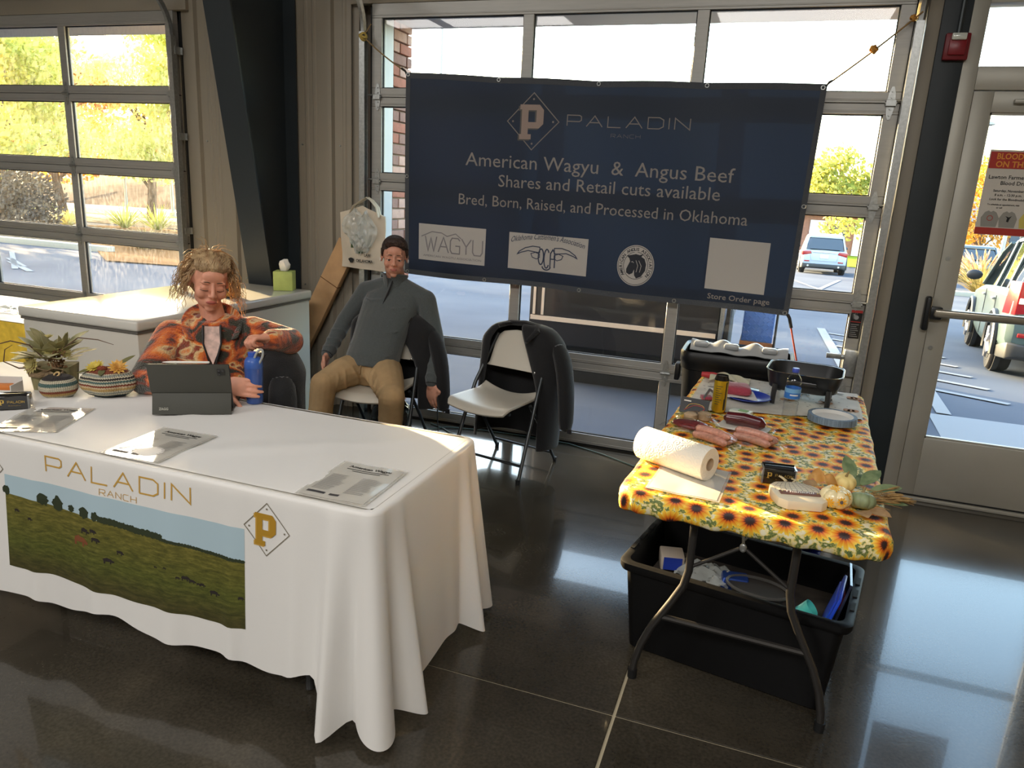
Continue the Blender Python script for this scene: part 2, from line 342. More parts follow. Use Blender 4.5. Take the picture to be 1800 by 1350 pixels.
# ---------------------------------------------------------------- glazed sectional garage doors
W_, MU, SEC, Z0 = .985, .068, .549, .574
def hinge(parent, x, z, end=0):
    b = B()
    for s in (1, -1):
        b.poly([(x - .022, -.034, z), (x + .022, -.034, z), (x + .016, -.034, z + s * .055), (x + .006, -.034, z + s * .085), (x - .006, -.034, z + s * .085), (x - .016, -.034, z + s * .055)], (0, .004, 0))
        for q in (.03, .062): b.cyl((x, -.032, z + s * q), (x, -.040, z + s * q), .0055, seg=8)
    b.cyl((x - .03, -.040, z), (x + .03, -.040, z), .009, seg=10)
    if end: b.cyl((x - .02 * end, -.045, z + .012), (x + end * .085, -.045, z + .012), .0055, seg=8); b.box((x, -.042, z), (.05, .02, .03))
    b.build('hinge', m_galv, parent)
def garage(name, xs, label, gm, hinges=True):
    """xs: list of (glass left, glass right)"""
    d = root(name, ((xs[0][0] + xs[-1][1]) / 2, 0, 0), label, kind='structure')
    xl, xr = xs[0][0] - .075, xs[-1][1] + .075
    zs = [0.0] + [Z0 + SEC * k for k in range(4)] + [2.80]
    for k in range(5):
        z0, z1 = zs[k], zs[k + 1]
        rb = .080 if k == 0 else .0585; rt = .0576 if k < 4 else .088
        for (a, c) in ((z0 + (.0015 if k else .012), z0 + rb), (z1 - rt, z1 - .0015)):
            b = B(); b.bb(xl, xr, -.028, .022, a, c); b.bb(xl + .002, xr - .002, -.031, -.027, a + .012, a + .02); b.build('rail', m_alu, d, bevel=.002, bseg=1)
        edges = [(xl, xs[0][0])] + [(xs[i][1], xs[i + 1][0]) for i in range(len(xs) - 1)] + [(xs[-1][1], xr)]
        for (a, c) in edges:
            b = B(); b.bb(a, c, -.0285, .022, z0 + rb, z1 - rt); b.build('stile', m_alu, d, bevel=.002, bseg=1)
        for (a, c) in xs:
            b = B(); b.poly([(a - .004, .004, z0 + rb - .004), (c + .004, .004, z0 + rb - .004), (c + .004, .004, z1 - rt + .004), (a - .004, .004, z1 - rt + .004)]); b.build('pane', gm, d, smooth=False)
            b = B()
            for (p, q, r, t) in ((a - .001, c + .001, z0 + rb, z0 + rb + .006), (a - .001, c + .001, z1 - rt - .006, z1 - rt), (a - .001, a + .006, z0 + rb, z1 - rt), (c - .006, c + .001, z0 + rb, z1 - rt)): b.bb(p, q, -.012, .002, r, t)
            b.build('glazing_bead', m_seal, d, smooth=False)
        if k:
            for i, (a, c) in enumerate(edges): hinge(d, (a + c) / 2 + (.01 if i == 0 else (-.01 if i == len(edges) - 1 else 0)), z0, -1 if i == 0 else (1 if i == len(edges) - 1 else 0))
    for k in range(1, 5): b = B(); b.bb(xl, xr, -.012, .016, zs[k] - .004, zs[k] + .004); b.build('section_seal', m_seal, d, smooth=False)
    b = B(); b.bb(xl, xr, -.02, .02, 0, .014); b.build('bottom_seal', m_seal, d)
    b = B(); b.bb(xl - .01, xr + .01, .024, .05, 2.74, 2.86); b.bb(xl - .04, xl + .01, .024, .05, 0, 2.8); b.bb(xr - .01, xr + .04, .024, .05, 0, 2.8); b.build('weather_seal', m_seal, d)
    for s, x in ((-1, xl - .055), (1, xr + .04)):
        b = B(); z1 = 2.62
        for dx, dy, w, dd in ((0, -.075, .004, .05), (-.02 * s, -.052, .04, .004), (-.02 * s, -.098, .04, .004)):
            b.bb(x + dx - w / 2, x + dx + w / 2, dy - dd / 2, dy + dd / 2, 0, z1)
        b.build('track', m_galv, d, bevel=.001, bseg=1)
        b = B(); rr = .30
        b.tube([(x - .02 * s, -.075 - rr + rr * cos(a), z1 + rr * sin(a)) for a in [radians(t) for t in range(0, 91, 10)]] + [(x - .02 * s, -2.2, z1 + rr)], .022, seg=6)
        b.build('track_curve', m_galv, d)
        for zz in (.5, 1.2, 1.9, 2.5):
            b = B(); b.bb(x - .004, x + .004, -.07, .0, zz, zz + .05); b.bb(x - .03, x + .012, -.006, 0, zz, zz + .05); b.build('track_bracket', m_galv, d)
    return d
g1 = garage('door_1', [(0 + k * (W_ + MU), W_ + k * (W_ + MU)) for k in range(3)], 'glazed sectional garage door behind the black banner', m_glass)
g2 = garage('door_2', [(-1.80 - (3 - k) * W_ - (2 - k) * MU, -1.80 - (2 - k) * (W_ + MU)) for k in range(3)], 'glazed sectional garage door at the left, full of sunlight', m_gdirt)
# latch, warning sticker on main door
b = B(); b.bb(3.095, 3.175, -.07, -.03, .70, .86); b.build('latch_box', m_galv, g1, bevel=.006)
b = B(); b.bb(3.0, 3.10, -.075, -.068, .80, .83); b.cyl((3.09, -.075, .815), (3.09, -.085, .815), .01, seg=10); b.build('latch_bar', m_galv, g1, bevel=.001)
b = B(); b.bb(3.10, 3.16, -.034, -.0315, .925, 1.09); b.build('warning_sticker', mat('sticker_black', (24, 22, 24), .4), g1, smooth=False)
b = B(); b.bb(3.10, 3.16, -.0352, -.034, 1.075, 1.09); b.bb(3.103, 3.157, -.0352, -.034, 1.02, 1.024); b.build('sticker_band', mat('warning_red', (176, 48, 44), .5), g1, smooth=False)
b = B(); b.lathe((3.13, -.0346, 1.048), [(.013, 0), (.013, .0012)], 14, Matrix.Rotation(pi / 2, 3, 'X'))
for k in range(7): b.bb(3.106, 3.15 - (k % 3) * .006, -.0352, -.034, .935 + k * .0115, .9385 + k * .0115)
b.build('sticker_print', mat('sticker_grey', (150, 150, 150), .6), g1, smooth=False)
b = B(); b.bb(-1.79, -1.735, -.034, -.0305, .92, .99); b.build('warning_sticker', mat('sticker_white', (225, 215, 200), .5), g2, smooth=False)
b = B(); b.bb(-1.785, -1.74, -.0355, -.034, .965, .975); b.build('sticker_band', MATS['warning_red'], g2, smooth=False)

# ---------------------------------------------------------------- entry door with push bar
d3 = root('door_3', (3.95, 0, 0), 'glazed entry door at the right edge with push bar', kind='structure')
for (x0, x1, z0, z1) in ((3.425, 3.50, 0, 2.80), (4.47, 4.55, 0, 2.80), (3.50, 4.47, 2.29, 2.405), (3.50, 4.47, 2.705, 2.80)):
    b = B(); b.bb(x0, x1, -.05, .06, z0, z1); b.build('frame', m_champ, d3, bevel=.003)
for (x0, x1, z0, z1) in ((3.503, 3.598, .03, 2.285), (4.37, 4.467, .03, 2.285), (3.598, 4.37, .03, .386), (3.598, 4.37, 2.182, 2.285)):
    b = B(); b.bb(x0, x1, -.04, .01, z0, z1); b.build('leaf_rail', m_champ, d3, bevel=.002)
b = B()
for (p, q, r, t) in ((3.596, 4.372, .386, .398), (3.596, 4.372, 2.17, 2.182), (3.596, 3.606, .386, 2.182), (4.362, 4.372, .386, 2.182)): b.bb(p, q, -.03, -.01, r, t)
b.build('glazing_bead', m_champ, d3, smooth=False)
b = B(); b.poly([(3.59, -.008, .38), (4.38, -.008, .38), (4.38, -.008, 2.19), (3.59, -.008, 2.19)]); b.build('pane', m_gbeam, d3, smooth=False)
b = B(); b.poly([(3.49, 0, 2.40), (4.48, 0, 2.40), (4.48, 0, 2.71), (3.49, 0, 2.71)]); b.build('transom_pane', m_gbeam, d3, smooth=False)
b = B(); b.bb(3.43, 4.55, -.06, .08, 0, .022); b.build('threshold', m_champ, d3, bevel=.004)
b = B(); b.bb(3.50, 4.47, -.045, -.038, .024, .032); b.build('door_sweep', m_seal, d3)
pb = B(); pb.box((3.92, -.092, 1.122), (.82, .038, .046)); pbo = pb.build('push_bar', mat('satin_aluminium', (176, 170, 156), .28, metal=.8), d3, bevel=.012, bseg=3)
b = B(); b.box((3.515, -.07, 1.12), (.075, .055, .07)); b.build('bar_bracket', mat('black_casting', (26, 29, 32), .35), d3, bevel=.008)
b = B(); b.box((3.478, -.075, 1.115), (.034, .06, .19)); b.build('bar_end', MATS['black_casting'], d3, bevel=.013, bseg=3)
for z in (1.42, .92):
    b = B(); b.cyl((3.535, -.04, z), (3.535, -.046, z), .011, seg=14); b.build('screw', m_galv, d3)
b = B(); b.box((3.80, -.06, 2.235), (.22, .03, .02)); b.box((3.9, -.075, 2.21), (.3, .02, .03)); b.build('door_closer', m_champ, d3, bevel=.004)
# fire alarm pull with strobe on the dark trim
fa = root('fire_alarm', (3.375, -.05, 2.49), 'red fire alarm box with clear strobe high on the dark column', 'alarm')
b = B(); b.bb(3.32, 3.435, -.085, -.05, 2.43, 2.56); b.build('housing', mat('alarm_red', (116, 22, 30), .4), fa, bevel=.006)
b = B(); b.bb(3.338, 3.417, -.10, -.085, 2.452, 2.53); b.build('cover', mat('alarm_red2', (132, 32, 40), .3), fa, bevel=.005)
b = B(); b.bb(3.343, 3.412, -.115, -.088, 2.522, 2.556); b.build('strobe_lens', mat('strobe', (210, 214, 205), .15, coat=1), fa, bevel=.006)
b = B(); b.tube([(3.378, -.065, 2.56), (3.378, -.065, 4.4)], .011, seg=8); b.build('conduit', mat('conduit_dark', (70, 76, 78), .4, metal=.5), fa)
# ---------------------------------------------------------------- outside: ground
def asphalt():
    m, n, b, out = newmat('pavement')
    tc = N(n, 'ShaderNodeTexCoord'); t = N(n, 'ShaderNodeTexNoise'); t.inputs['Scale'].default_value = .35; t.inputs['Detail'].default_value = 8; n.links.new(tc.outputs['Object'], t.inputs[0])
    r = ramp(n, [(.35, lin((58, 66, 80))), (.65, lin((78, 84, 94)))]); n.links.new(t.outputs[0], r.inputs[0]); n.links.new(r.outputs[0], b.inputs['Base Color'])
    b.inputs['Roughness'].default_value = .95; b.inputs['Specular IOR Level'].default_value = .1
    return m
m_pav = asphalt()
gr = root('ground', (0, 0, 0), 'concrete driveway and car park outside the doors', kind='structure')
YB = [.12, 1, 6, 12, 20, 34, 60, 260]
b = B()
for i in range(len(YB) - 1):
    for x0, x1 in ((-160, -20), (-20, 20), (20, 160)):
        b.add([(x0, YB[i], gnd(YB[i])), (x1, YB[i], gnd(YB[i])), (x1, YB[i + 1], gnd(YB[i + 1])), (x0, YB[i + 1], gnd(YB[i + 1]))], [(0, 1, 2, 3)])
b.build('pavement', m_pav, gr, smooth=False)
b = B(); b.bb(-6, 7, .1, .14, -.2, -.004); b.build('sill_edge', m_pav, gr, smooth=False)
m_line = mat('road_paint_and_light', (120, 124, 128), .9, spec=.05)
def stripe(a, c, w):
    a, c = Vector(a), Vector(c); d = (c - a).normalized(); nrm = Vector((-d.y, d.x)) * w / 2
    b = B(); n = 6; L = []
    for i in range(n + 1):
        p = a.lerp(c, i / n)
        for q in (p + nrm, p - nrm): L.append((q.x, q.y, gnd(q.y) + .012))
    b.add(L, [(2 * i, 2 * i + 1, 2 * i + 3, 2 * i + 2) for i in range(n)]); b.build('stripe', m_line, gr, smooth=False)
stripe((3.54, 8.65), (3.60, 3.4), .13)
for k in range(6): stripe((3.62, 4.3 + k * .75), (5.0, 3.5 + k * .75), .11)
stripe((4.37, 4.25), (4.26, 2.6), .12); stripe((3.9, 18.4), (5.1, 26), .14); stripe((4.2, 18.4), (2.4, 30), .12); stripe((-12.3, 6.4), (-10.6, 5.4), .12); stripe((-11.6, 5.9), (-9.8, 4.9), .12)
for k in range(3): stripe((-16 + k * 1.1, 7.6), (-12.5 + k * 1.1, 5.0), .1)  # stripes at the left paint in fine streaks of light on the driveway
b = B(); b.poly([(4.0, .45, gnd(.45) + .008), (6.5, .45, gnd(.45) + .008), (6.5, 2.55, gnd(2.55) + .01), (4.12, 2.55, gnd(2.55) + .01)]); b.build('door_apron', mat('apron', (100, 106, 114), .8), gr, smooth=False)
def patch(name, pts, m, dz=.015, label=None, kind='structure'):
    b = B(); b.poly([(x, y, gnd(y) + dz) for x, y in pts]); return b.build(name, m, None if kind else gr, smooth=False, kind=kind, label=label)
m_lawn = mat('lawn_green', (120, 140, 44), .9, spec=.03, var=.25, vscale=30, bump=.5, bscale=120)
m_mulch = mat('mulch', (120, 86, 54), .95, spec=.03, var=.4, vscale=25, bump=.8, bscale=60)
patch('lawn', [(-62, 34.2), (-36, 34.2), (-36, 36.5), (-62, 43.5)], m_lawn, .03, 'strip of sunlit lawn across the street', 'stuff')
patch('garden_bed', [(-17.2, 12.6), (-11, 7.6), (-8.5, 8.3), (-8.5, 11), (-13, 15.5)], m_mulch, .03, 'orange mulch bed around the fountain grass', 'stuff')
patch('planting_strip', [(-25.5, 19.5), (-18.5, 19.2), (-18.5, 22.5), (-25.5, 22)], m_mulch, .03, 'mulch strip under the yuccas', 'stuff')
patch('verge', [(6.3, 38), (13, 38), (16, 60), (7.8, 60)], m_lawn, .03, 'lawn right of the parked white car', 'stuff')
b = B(); b.grid(lambda u, v: Vector((-150 + 152 * u, 45 + 40 * v + 3 * sin(u * 9), -1.4 + (1 - (1 - v) ** 2) * (4.6 + 1.0 * sin(u * 11)) + .5 * noise.noise(Vector((u * 30, v * 8, 0))))), 60, 8)
b.build('hillside', mat('brush_bank', (74, 56, 42), .95, spec=.03, var=.35, vscale=.8, bump=.8, bscale=4), kind='structure', label='brown brush covered bank behind the street')
for k, (x0, x1, y) in enumerate([(7.9, 16, 22.3), (-19, -13, 9.6)]):
    b = B(); b.bb(x0, x1, y - .12, y + .12, gnd(y) - .05, gnd(y) + .15); b.build('kerb', mat('kerb_concrete', (150, 144, 132), .8), kind='structure', bevel=.02)
# ---------------------------------------------------------------- trees and plants
m_bark = mat('bark', (92, 72, 54), .9, var=.3, vscale=12, bump=.5)
def crown_mesh(name, nl, size, m, seed, blobs):
    rnd = random.Random(seed); b = B()
    for _ in range(nl):
        c, r = rnd.choice(blobs)
        d = Vector((rnd.gauss(0, 1), rnd.gauss(0, 1), rnd.gauss(0, 1))).normalized() * (rnd.random() ** .45)
        p = Vector(c) + Vector((d.x * r[0], d.y * r[1], d.z * r[2]))
        q = Vector((rnd.gauss(0, 1), rnd.gauss(0, 1), rnd.gauss(0, 1))).normalized(); o = q.orthogonal().normalized(); o2 = q.cross(o); s_ = size * rnd.uniform(.6, 1.3)
        b.add([p - o * s_, p + o2 * s_ * .6, p + o * s_, p - o2 * s_ * .6], [(0, 1, 2, 3)])
    return b
def tree(x, y, h, r, m, label, seed, nl=1500, size=.14, low=.28, group=None):
    z = gnd(y); t = root('tree', (x, y, z), label, 'tree', rz=seed, group=group); rnd = random.Random(seed)
    b = B(); top = Vector((0, 0, h * .75)); pts = [Vector((0, 0, -.1)), Vector((.08 * r, 0, h * .3)), Vector((-.05 * r, .05 * r, h * .55)), top]
    b.tube(pts, [h * .03, h * .022, h * .014, h * .004], 8); b.build('trunk', m_bark, t, local=True)
    bl = []; b = B()
    for k in range(9):
        a = rnd.uniform(0, 2 * pi); e = rnd.uniform(low, .95); rr = r * rnd.uniform(.35, .75) * (1.2 - abs(e - .55))
        c = Vector((cos(a) * rr, sin(a) * rr, h * e)); bl.append((c, (r * .5, r * .5, h * .15))); st = Vector((0, 0, h * max(.2, e - .25)))
        b.tube([st, st.lerp(c, .5) + Vector((0, 0, h * .02)), c], [h * .01, h * .007, h * .002], 5)
    bl.append((Vector((0, 0, h * .7)), (r * .6, r * .6, h * .28)))
    b.build('branches', m_bark, t, local=True)
    crown_mesh('c', nl, size, m, seed, bl).build('foliage', m, t, local=True, smooth=False, kind='stuff')
    return t
lf_y = leafmat('autumn_yellow_leaf', (244, 228, 150), (224, 206, 120), .66, 1.)
lf_g = leafmat('pale_green_leaf', (232, 230, 160), (196, 202, 120), .64, 1.)
lf_o = leafmat('orange_leaf', (214, 150, 50), (160, 120, 50), .5, 1.)
tree(5.4, 38, 5.6, 2.3, leafmat('fall_green_leaf', (190, 180, 84), (130, 140, 60), .45, 1.), 'yellow green tree behind the parked white car', 3, 3400, .13, .35)
tree(8.6, 44, 4.8, 1.8, lf_y, 'yellow tree just right of the tree behind the white car', 5, 1200, .13)
tree(13.0, 41.5, 5.8, 1.5, lf_o, 'orange tree seen left of the poster on the entry door', 8, 1800, .12)
tree(-23.5, 23.5, 9.6, 3.6, lf_g, 'tall sunlit tree filling the upper right pane of the left door', 11, 17000, .13, .30)
tree(-28.5, 14.8, 8.2, 3.6, lf_y, 'yellow tree seen through the left panes of the left door', 12, 15000, .14, .26)
tree(-29.8, 19.6, 8.8, 3.6, lf_g, 'broad green tree farther back between the two sunlit trees', 13, 14000, .14, .26)
tree(-14.6, 21.8, 6.6, 2.2, lf_g, 'slender green tree seen by the right edge of the left door', 15, 3500, .14, .3)
tree(-16.35, 5.33, 6.3, 1.9, lf_y, 'unseen tree added left of the driveway to block low sun', 16, 15000, .19, .12)  # out of view; added so its crown keeps low sun off the white table
tree(-40, 31, 10, 5.0, lf_o, 'far orange tree at the left by the bank', 17, 6000, .26, .25)
tree(-33, 31, 9.5, 3.8, lf_y, 'tall yellow tree by the street, behind the tall sunlit tree', 19, 11000, .15, .26)
def blades(name, x, y, n, L, w, m, label, cat, spread=.9, arch=.5, seed=1, heads=None, group=None, z=None, r0=.12):
    z = gnd(y) if z is None else z; t = root(name, (x, y, z), label, cat, group=group); rnd = random.Random(seed); b = B(); hb = B()
    for k in range(n):
        a = rnd.uniform(0, 2 * pi); e = rnd.uniform(.15, spread); l = L * rnd.uniform(.7, 1.1); d = Vector((cos(a), sin(a), 0)); sd = Vector((-sin(a), cos(a), 0)); p = d * rnd.uniform(0, r0)
        P = []
        for i in range(5):
            f = i / 4; P.append(p + d * (l * e * f * (1 + arch * f)) + Vector((0, 0, l * (1 - e * .55) * (f - arch * .55 * f * f))))
        ww = [w * (1 - .9 * i / 4) for i in range(5)]
        vs = [q + sd * ww[i] for i, q in enumerate(P)] + [q - sd * ww[i] for i, q in enumerate(P)]
        b.add(vs, [(i, i + 1, 6 + i, 5 + i) for i in range(4)])
        if heads and k % 2 == 0: hb.tube([P[3], P[4], P[4] + (P[4] - P[3]) * .5], [heads * .4, heads, heads * .2], 5)
    b.build('blades', m, t, local=True, smooth=False, kind='stuff')
    if heads: hb.build('seed_heads', leafmat('plume', (226, 190, 150), (190, 140, 100), .5, 5), t, local=True, kind='stuff')
    return t
m_yuc = leafmat('yucca_leaf', (196, 196, 84), (150, 160, 70), .4, 2)
blades('yucca', -23.9, 20.4, 60, 1.35, .05, m_yuc, 'left of the three spiky yellow yuccas beyond the driveway', 'plant', 1.0, .15, 1, group='yuccas')
blades('yucca', -22.6, 20.9, 70, 1.5, .05, m_yuc, 'middle and tallest of the three spiky yellow yuccas', 'plant', 1.0, .15, 2, group='yuccas')
blades('yucca', -20.3, 20.9, 60, 1.3, .05, m_yuc, 'right of the three spiky yellow yuccas, by the door edge', 'plant', 1.0, .15, 3, group='yuccas')
m_fg = leafmat('dry_grass', (168, 150, 90), (130, 120, 70), .4, 2)
blades('fountain_grass', -13.6, 11.3, 220, 1.25, .013, m_fg, 'arching fountain grass in the orange mulch bed', 'plant', 1.1, .75, 4)
blades('plume_grass', 9.4, 24.5, 320, 2.1, .02, m_fg, 'tan plume grass behind the grey green car', 'plant', .9, .55, 5, heads=.028)
blades('low_shrub', -25.5, 19.0, 160, 1.0, .05, lf_y, 'low yellow shrub left of the yuccas', 'shrub', 1.0, .4, 9)
thk = root('thicket', (-22, 13.5, gnd(13)), 'brown thicket of dry shrubs filling the lower left door panes', 'shrub')
crown_mesh('c', 9000, .08, None, 31, [(Vector((-27.6 + 1.75 * k, 15.0 - .1 * k + (k % 3) * .5, gnd(14) + .7 + .3 * (k % 2))), (1.5, 1.2, 1.25 + .25 * (k % 3))) for k in range(4)]).build('dry_foliage', leafmat('dry_shrub', (128, 100, 66), (88, 68, 48), .3, .8), thk, smooth=False, kind='stuff')
patch('dry_ground', [(-60, 24), (-26, 22.8), (-12, 24), (-4, 33.8), (-60, 33.8)], mat('dry_soil', (96, 84, 66), .95, spec=.03, var=.3, vscale=2), .02, 'dry soil under the trees beyond the driveway', 'stuff')
# lamp posts, poles, bollard, sign posts
m_pole = mat('pole_grey', (150, 150, 148), .5, metal=.4)
def pole(name, x, y, z1, r, label, cat, m=None, arm=None):
    t = root(name, (x, y, gnd(y)), label, cat)
    b = B(); b.tube([(x, y, gnd(y) - .05), (x, y, z1)], [r, r * .7], 8); b.build('pole', m or m_pole, t)
    b = B(); b.cyl((x, y, gnd(y)), (x, y, gnd(y) + .3), r * 2.2, seg=12); b.build('pole_base', m_pole, t)
    if arm:
        b = B(); b.tube([(x, y, z1 - .05), (x + arm * .4, y, z1 + .12), (x + arm, y, z1 + .1)], .035, 6); b.build('lamp_arm', m_pole, t)
        b = B(); b.ell((x + arm * 1.12, y, z1 + .08), (.17, .08, .05)); b.build('lamp_head', m_pole, t)
    return t
pole('lamp_post', -13.6, 30, 9.8, .10, 'tall thin lamp post seen in the top left pane above the banner', 'pole')
pole('lamp_post', 5.35, 14, 3.45, .05, 'street lamp with curved arm in the entry door glass', 'street lamp', arm=1.0)
pole('lamp_post', 11.2, 30, 6.6, .08, 'grey pole rising above the poster on the entry door', 'pole')
pole('sign_post', -37.0, 37, 3.2, .12, 'pale post at the right of the left door panes', 'pole')
pole('sign_post', -38.5, 34.5, 2.6, .10, 'pale post standing left of the other on the lawn', 'pole')
pole('bollard', -11.74, 7.76, .45, .05, 'slim dark bollard beside the mulch bed', 'bollard', m_seal)
bx = root('planter_wall', (-15.5, 8.6, gnd(8.6)), 'low dark block wall beside the driveway at left', 'wall')
b = B(); b.bb(-24, -14.8, 10.2, 10.5, gnd(10) - .1, gnd(10) + .32); b.build('wall_block', mat('wall_block', (122, 104, 84), .9, var=.2), bx, bevel=.02)
# house beyond the white car
hs = root('house', (9, 52, -1.3), 'low brick house with pale doors behind the parked cars', 'building')
m_hb = mat('house_brick', (140, 100, 84), .9, var=.15, vscale=6)
b = B(); b.bb(1, 22, 48, 56, -1.3, 1.35); b.build('house_wall', m_hb, hs, smooth=False)
b = B(); b.poly([(.5, 47.4, 1.3), (.5, 52, 3.2), (.5, 56.6, 1.3)], (22, 0, 0)); b.build('roof', mat('roof_grey', (110, 108, 110), .9), hs, smooth=False)
for k, x in enumerate((4.6, 7.3, 11.0, 14.5)):
    b = B(); b.bb(x, x + 1.0, 47.92, 48, -1.25, .85); b.build('house_door', mat('pale_door', (210, 215, 220), .6), hs, smooth=False)
    b = B(); b.bb(x + 1.4, x + 2.2, 47.92, 48, -.3, .85); wd = b.build('house_window', mat('window_dark', (70, 80, 95), .1), hs, smooth=False)
# ---------------------------------------------------------------- cars
m_tyre = mat('tyre', (34, 33, 34), .85, bump=.2, bscale=30); m_rim = mat('alloy', (176, 176, 178), .3, metal=.8)
m_cglass = mat('car_glass', (40, 48, 54), .05, spec=.8, coat=1); m_tail = mat('tail_red', (140, 14, 20), .3, coat=.3); m_trimd = mat('car_trim', (40, 42, 44), .5)
def car(x, y, rz, paint, label, S=1., seed=0, lamps='wide', plate=True):
    """rear centre at origin, heading +y"""
    t = root('car', (x, y, gnd(y)), label, 'car', rz=rz, rx=-.0385 if y < 34 else 0)
    L = 4.45 * S; H = 1.68 * S
    st = [(0, .80, .42, .86), (.06, .87, .33, .98), (.35, .90, .28, 1.02), (1.0, .91, .24, 1.02), (2.4, .91, .24, .99), (3.2, .90, .25, .96), (3.9, .87, .28, .90), (4.3, .80, .32, .80), (4.45, .66, .38, .66)]
    def ring(yy, hw, zb, zt): 
        q = [(-hw * .92, zb), (-hw, zb + .14), (-hw * 1.005, (zb + zt) / 2), (-hw * .985, zt - .07), (-hw * .90, zt), (0, zt + .02), (hw * .90, zt), (hw * .985, zt - .07), (hw * 1.005, (zb + zt) / 2), (hw, zb + .14), (hw * .92, zb), (0, zb)]
        return [Vector((a * S, yy * S, c * S)) for a, c in q]
    b = B(); b.loft([ring(*s_) for s_ in st]); b.build('body', paint, t, local=True, bevel=.012, ang=50)
    cb = [(.10, .74, 1.0), (.30, .69, 1.36), (.55, .64, 1.60), (1.4, .66, 1.66), (2.3, .65, 1.63), (2.75, .67, 1.45), (3.45, .74, .98)]
    b = B()
    def cr(yy, hw, zt, zb=.96): return [Vector((a * S, yy * S, c * S)) for a, c in [(-.80, zb), (-hw, zt - .05), (-hw + .08, zt), (hw - .08, zt), (hw, zt - .05), (.80, zb)]]
    b.loft([cr(yy, hw, zt) for yy, hw, zt in cb]); b.build('cabin_glass', m_cglass, t, local=True, ang=25)
    b = B()
    b.loft([[Vector((a * S, yy * S, c * S)) for a, c in [(-hw, zt - .06), (-hw + .06, zt + .015), (hw - .06, zt + .015), (hw, zt - .06)]] for yy, hw, zt in [(.42, .665, 1.56), (.55, .66, 1.63), (1.4, .68, 1.68), (2.3, .67, 1.65), (2.6, .68, 1.54)]]); b.build('roof', paint, t, local=True, bevel=.01)
    for s in (-1, 1):
        for P in ([(.80, .06, .99), (.70, .34, 1.38), (.665, .55, 1.60)], [(.80, 3.42, .97), (.70, 2.78, 1.46), (.66, 2.45, 1.60)], [(.81, 2.05, .98), (.665, 1.98, 1.62)], [(.81, 1.02, .99), (.67, .95, 1.62)]):
            b = B(); b.tube([Vector((s * a * S, c * S, d * S)) for a, c, d in P], .038 * S, 6, flat=.6); b.build('pillar', paint, t, local=True)
        b = B(); b.tube([Vector((s * .60 * S, q * S, zz * S)) for q, zz in ((.62, 1.66), (.75, 1.73), (1.5, 1.755), (2.2, 1.73), (2.35, 1.66))], .022 * S, 6); b.build('roof_rail', m_rim, t, local=True)
        b = B(); b.ell(Vector((s * 1.0, 3.02, 1.10)) * S, (.11 * S, .05 * S, .075 * S)); b.build('mirror', m_trimd, t, local=True)
        for yy in (1.25, 2.2): b = B(); b.box(Vector((s * .925, yy, .87)) * S, (.03 * S, .16 * S, .03 * S)); b.build('door_handle', m_rim, t, local=True, bevel=.006)
        for yy, hh in ((2.05, .62), (1.0, .55)): b = B(); b.box(Vector((s * .915, yy, .64)) * S, (.008, .008, hh * S)); b.build('door_gap', m_trimd, t, local=True)
        for yy in (.78, 3.33):
            c = Vector((s * .80, yy, .345)) * S; Rx = Matrix.Rotation(pi / 2, 3, 'Y'); w = .115 * S; R_ = .345 * S
            b = B(); b.lathe(c, [(R_ * .6, -w), (R_ * .93, -w), (R_, -w * .7), (R_, w * .7), (R_ * .93, w), (R_ * .6, w)], 28, Rx); wh = b.build('wheel', m_tyre, t, local=True)
            b = B(); b.lathe(c, [(R_ * .62, -w * 1.02), (R_ * .62, w * 1.02)], 24, Rx)
            b.m = 1; b.lathe(c, [(R_ * .60, -w * 1.05), (R_ * .60, -w * 1.04)], 24, Rx)
            b.lathe(c, [(R_ * .60, w * 1.04), (R_ * .60, w * 1.05)], 24, Rx); b.m = 0
            for k in range(5):
                a = 2 * pi * k / 5; dv = Vector((0, cos(a), sin(a)))
                for e in (-1, 1): b.tube([c + Vector((e * w * 1.12, 0, 0)), c + Vector((e * w * 1.12, 0, 0)) + dv * R_ * .58], [.04 * S, .028 * S], 6)
            b.build('rim', [m_rim, m_trimd], wh, local=True)
            b = B(); b.tube([c + Vector((s * .125, cos(a) * (R_ + .05), sin(a) * (R_ + .05))) for a in [radians(q) for q in range(-15, 196, 15)]], .035 * S, 6); b.lathe(c + Vector((s * .04, 0, .02)), [(R_ + .04, -.03), (R_ + .04, .03)], 28, Rx); b.build('wheel_arch', m_trimd, t, local=True)
        b = B(); zc = .84 if lamps == 'wide' else .98
        if lamps == 'wide': b.loft([[Vector((s * a * S, q * S, c * S)) for a, c in pr] for q, pr in ((-.012, [(.50, .84), (.86, .76), (.88, .93), (.55, .95)]), (.18, [(.50, .84), (.915, .76), (.915, .93), (.55, .95)]))])
        else: b.loft([[Vector((s * a * S, q * S, c * S)) for a, c in pr] for q, pr in ((-.012, [(.60, .80), (.83, .76), (.82, 1.14), (.66, 1.14)]), (.22, [(.60, .80), (.93, .76), (.90, 1.14), (.66, 1.14)]))])
        tl = b.build('tail_lamp', m_tail, t, local=True, bevel=.01)
        if lamps != 'wide': b = B(); b.box(Vector((s * .75, -.02, .92)) * S, (.12, .02, .07)); b.build('reverse_lens', mat('clear_lens', (220, 205, 195), .2), tl, local=True, bevel=.01)
        b = B(); b.box(Vector((s * .66, -.012, .53)) * S, (.2 * S, .03, .05 * S)); b.build('reflector', m_tail, t, local=True, bevel=.01)
    b = B(); b.loft([[Vector((a * S, yy * S, c * S)) for a, c in [(-hw, zb), (-hw * 1.01, zt), (hw * 1.01, zt), (hw, zb)]] for yy, hw, zb, zt in [(-.03, .72, .28, .42), (.03, .84, .24, .44), (.4, .90, .22, .36)]]); b.build('bumper', m_trimd, t, local=True, bevel=.02)
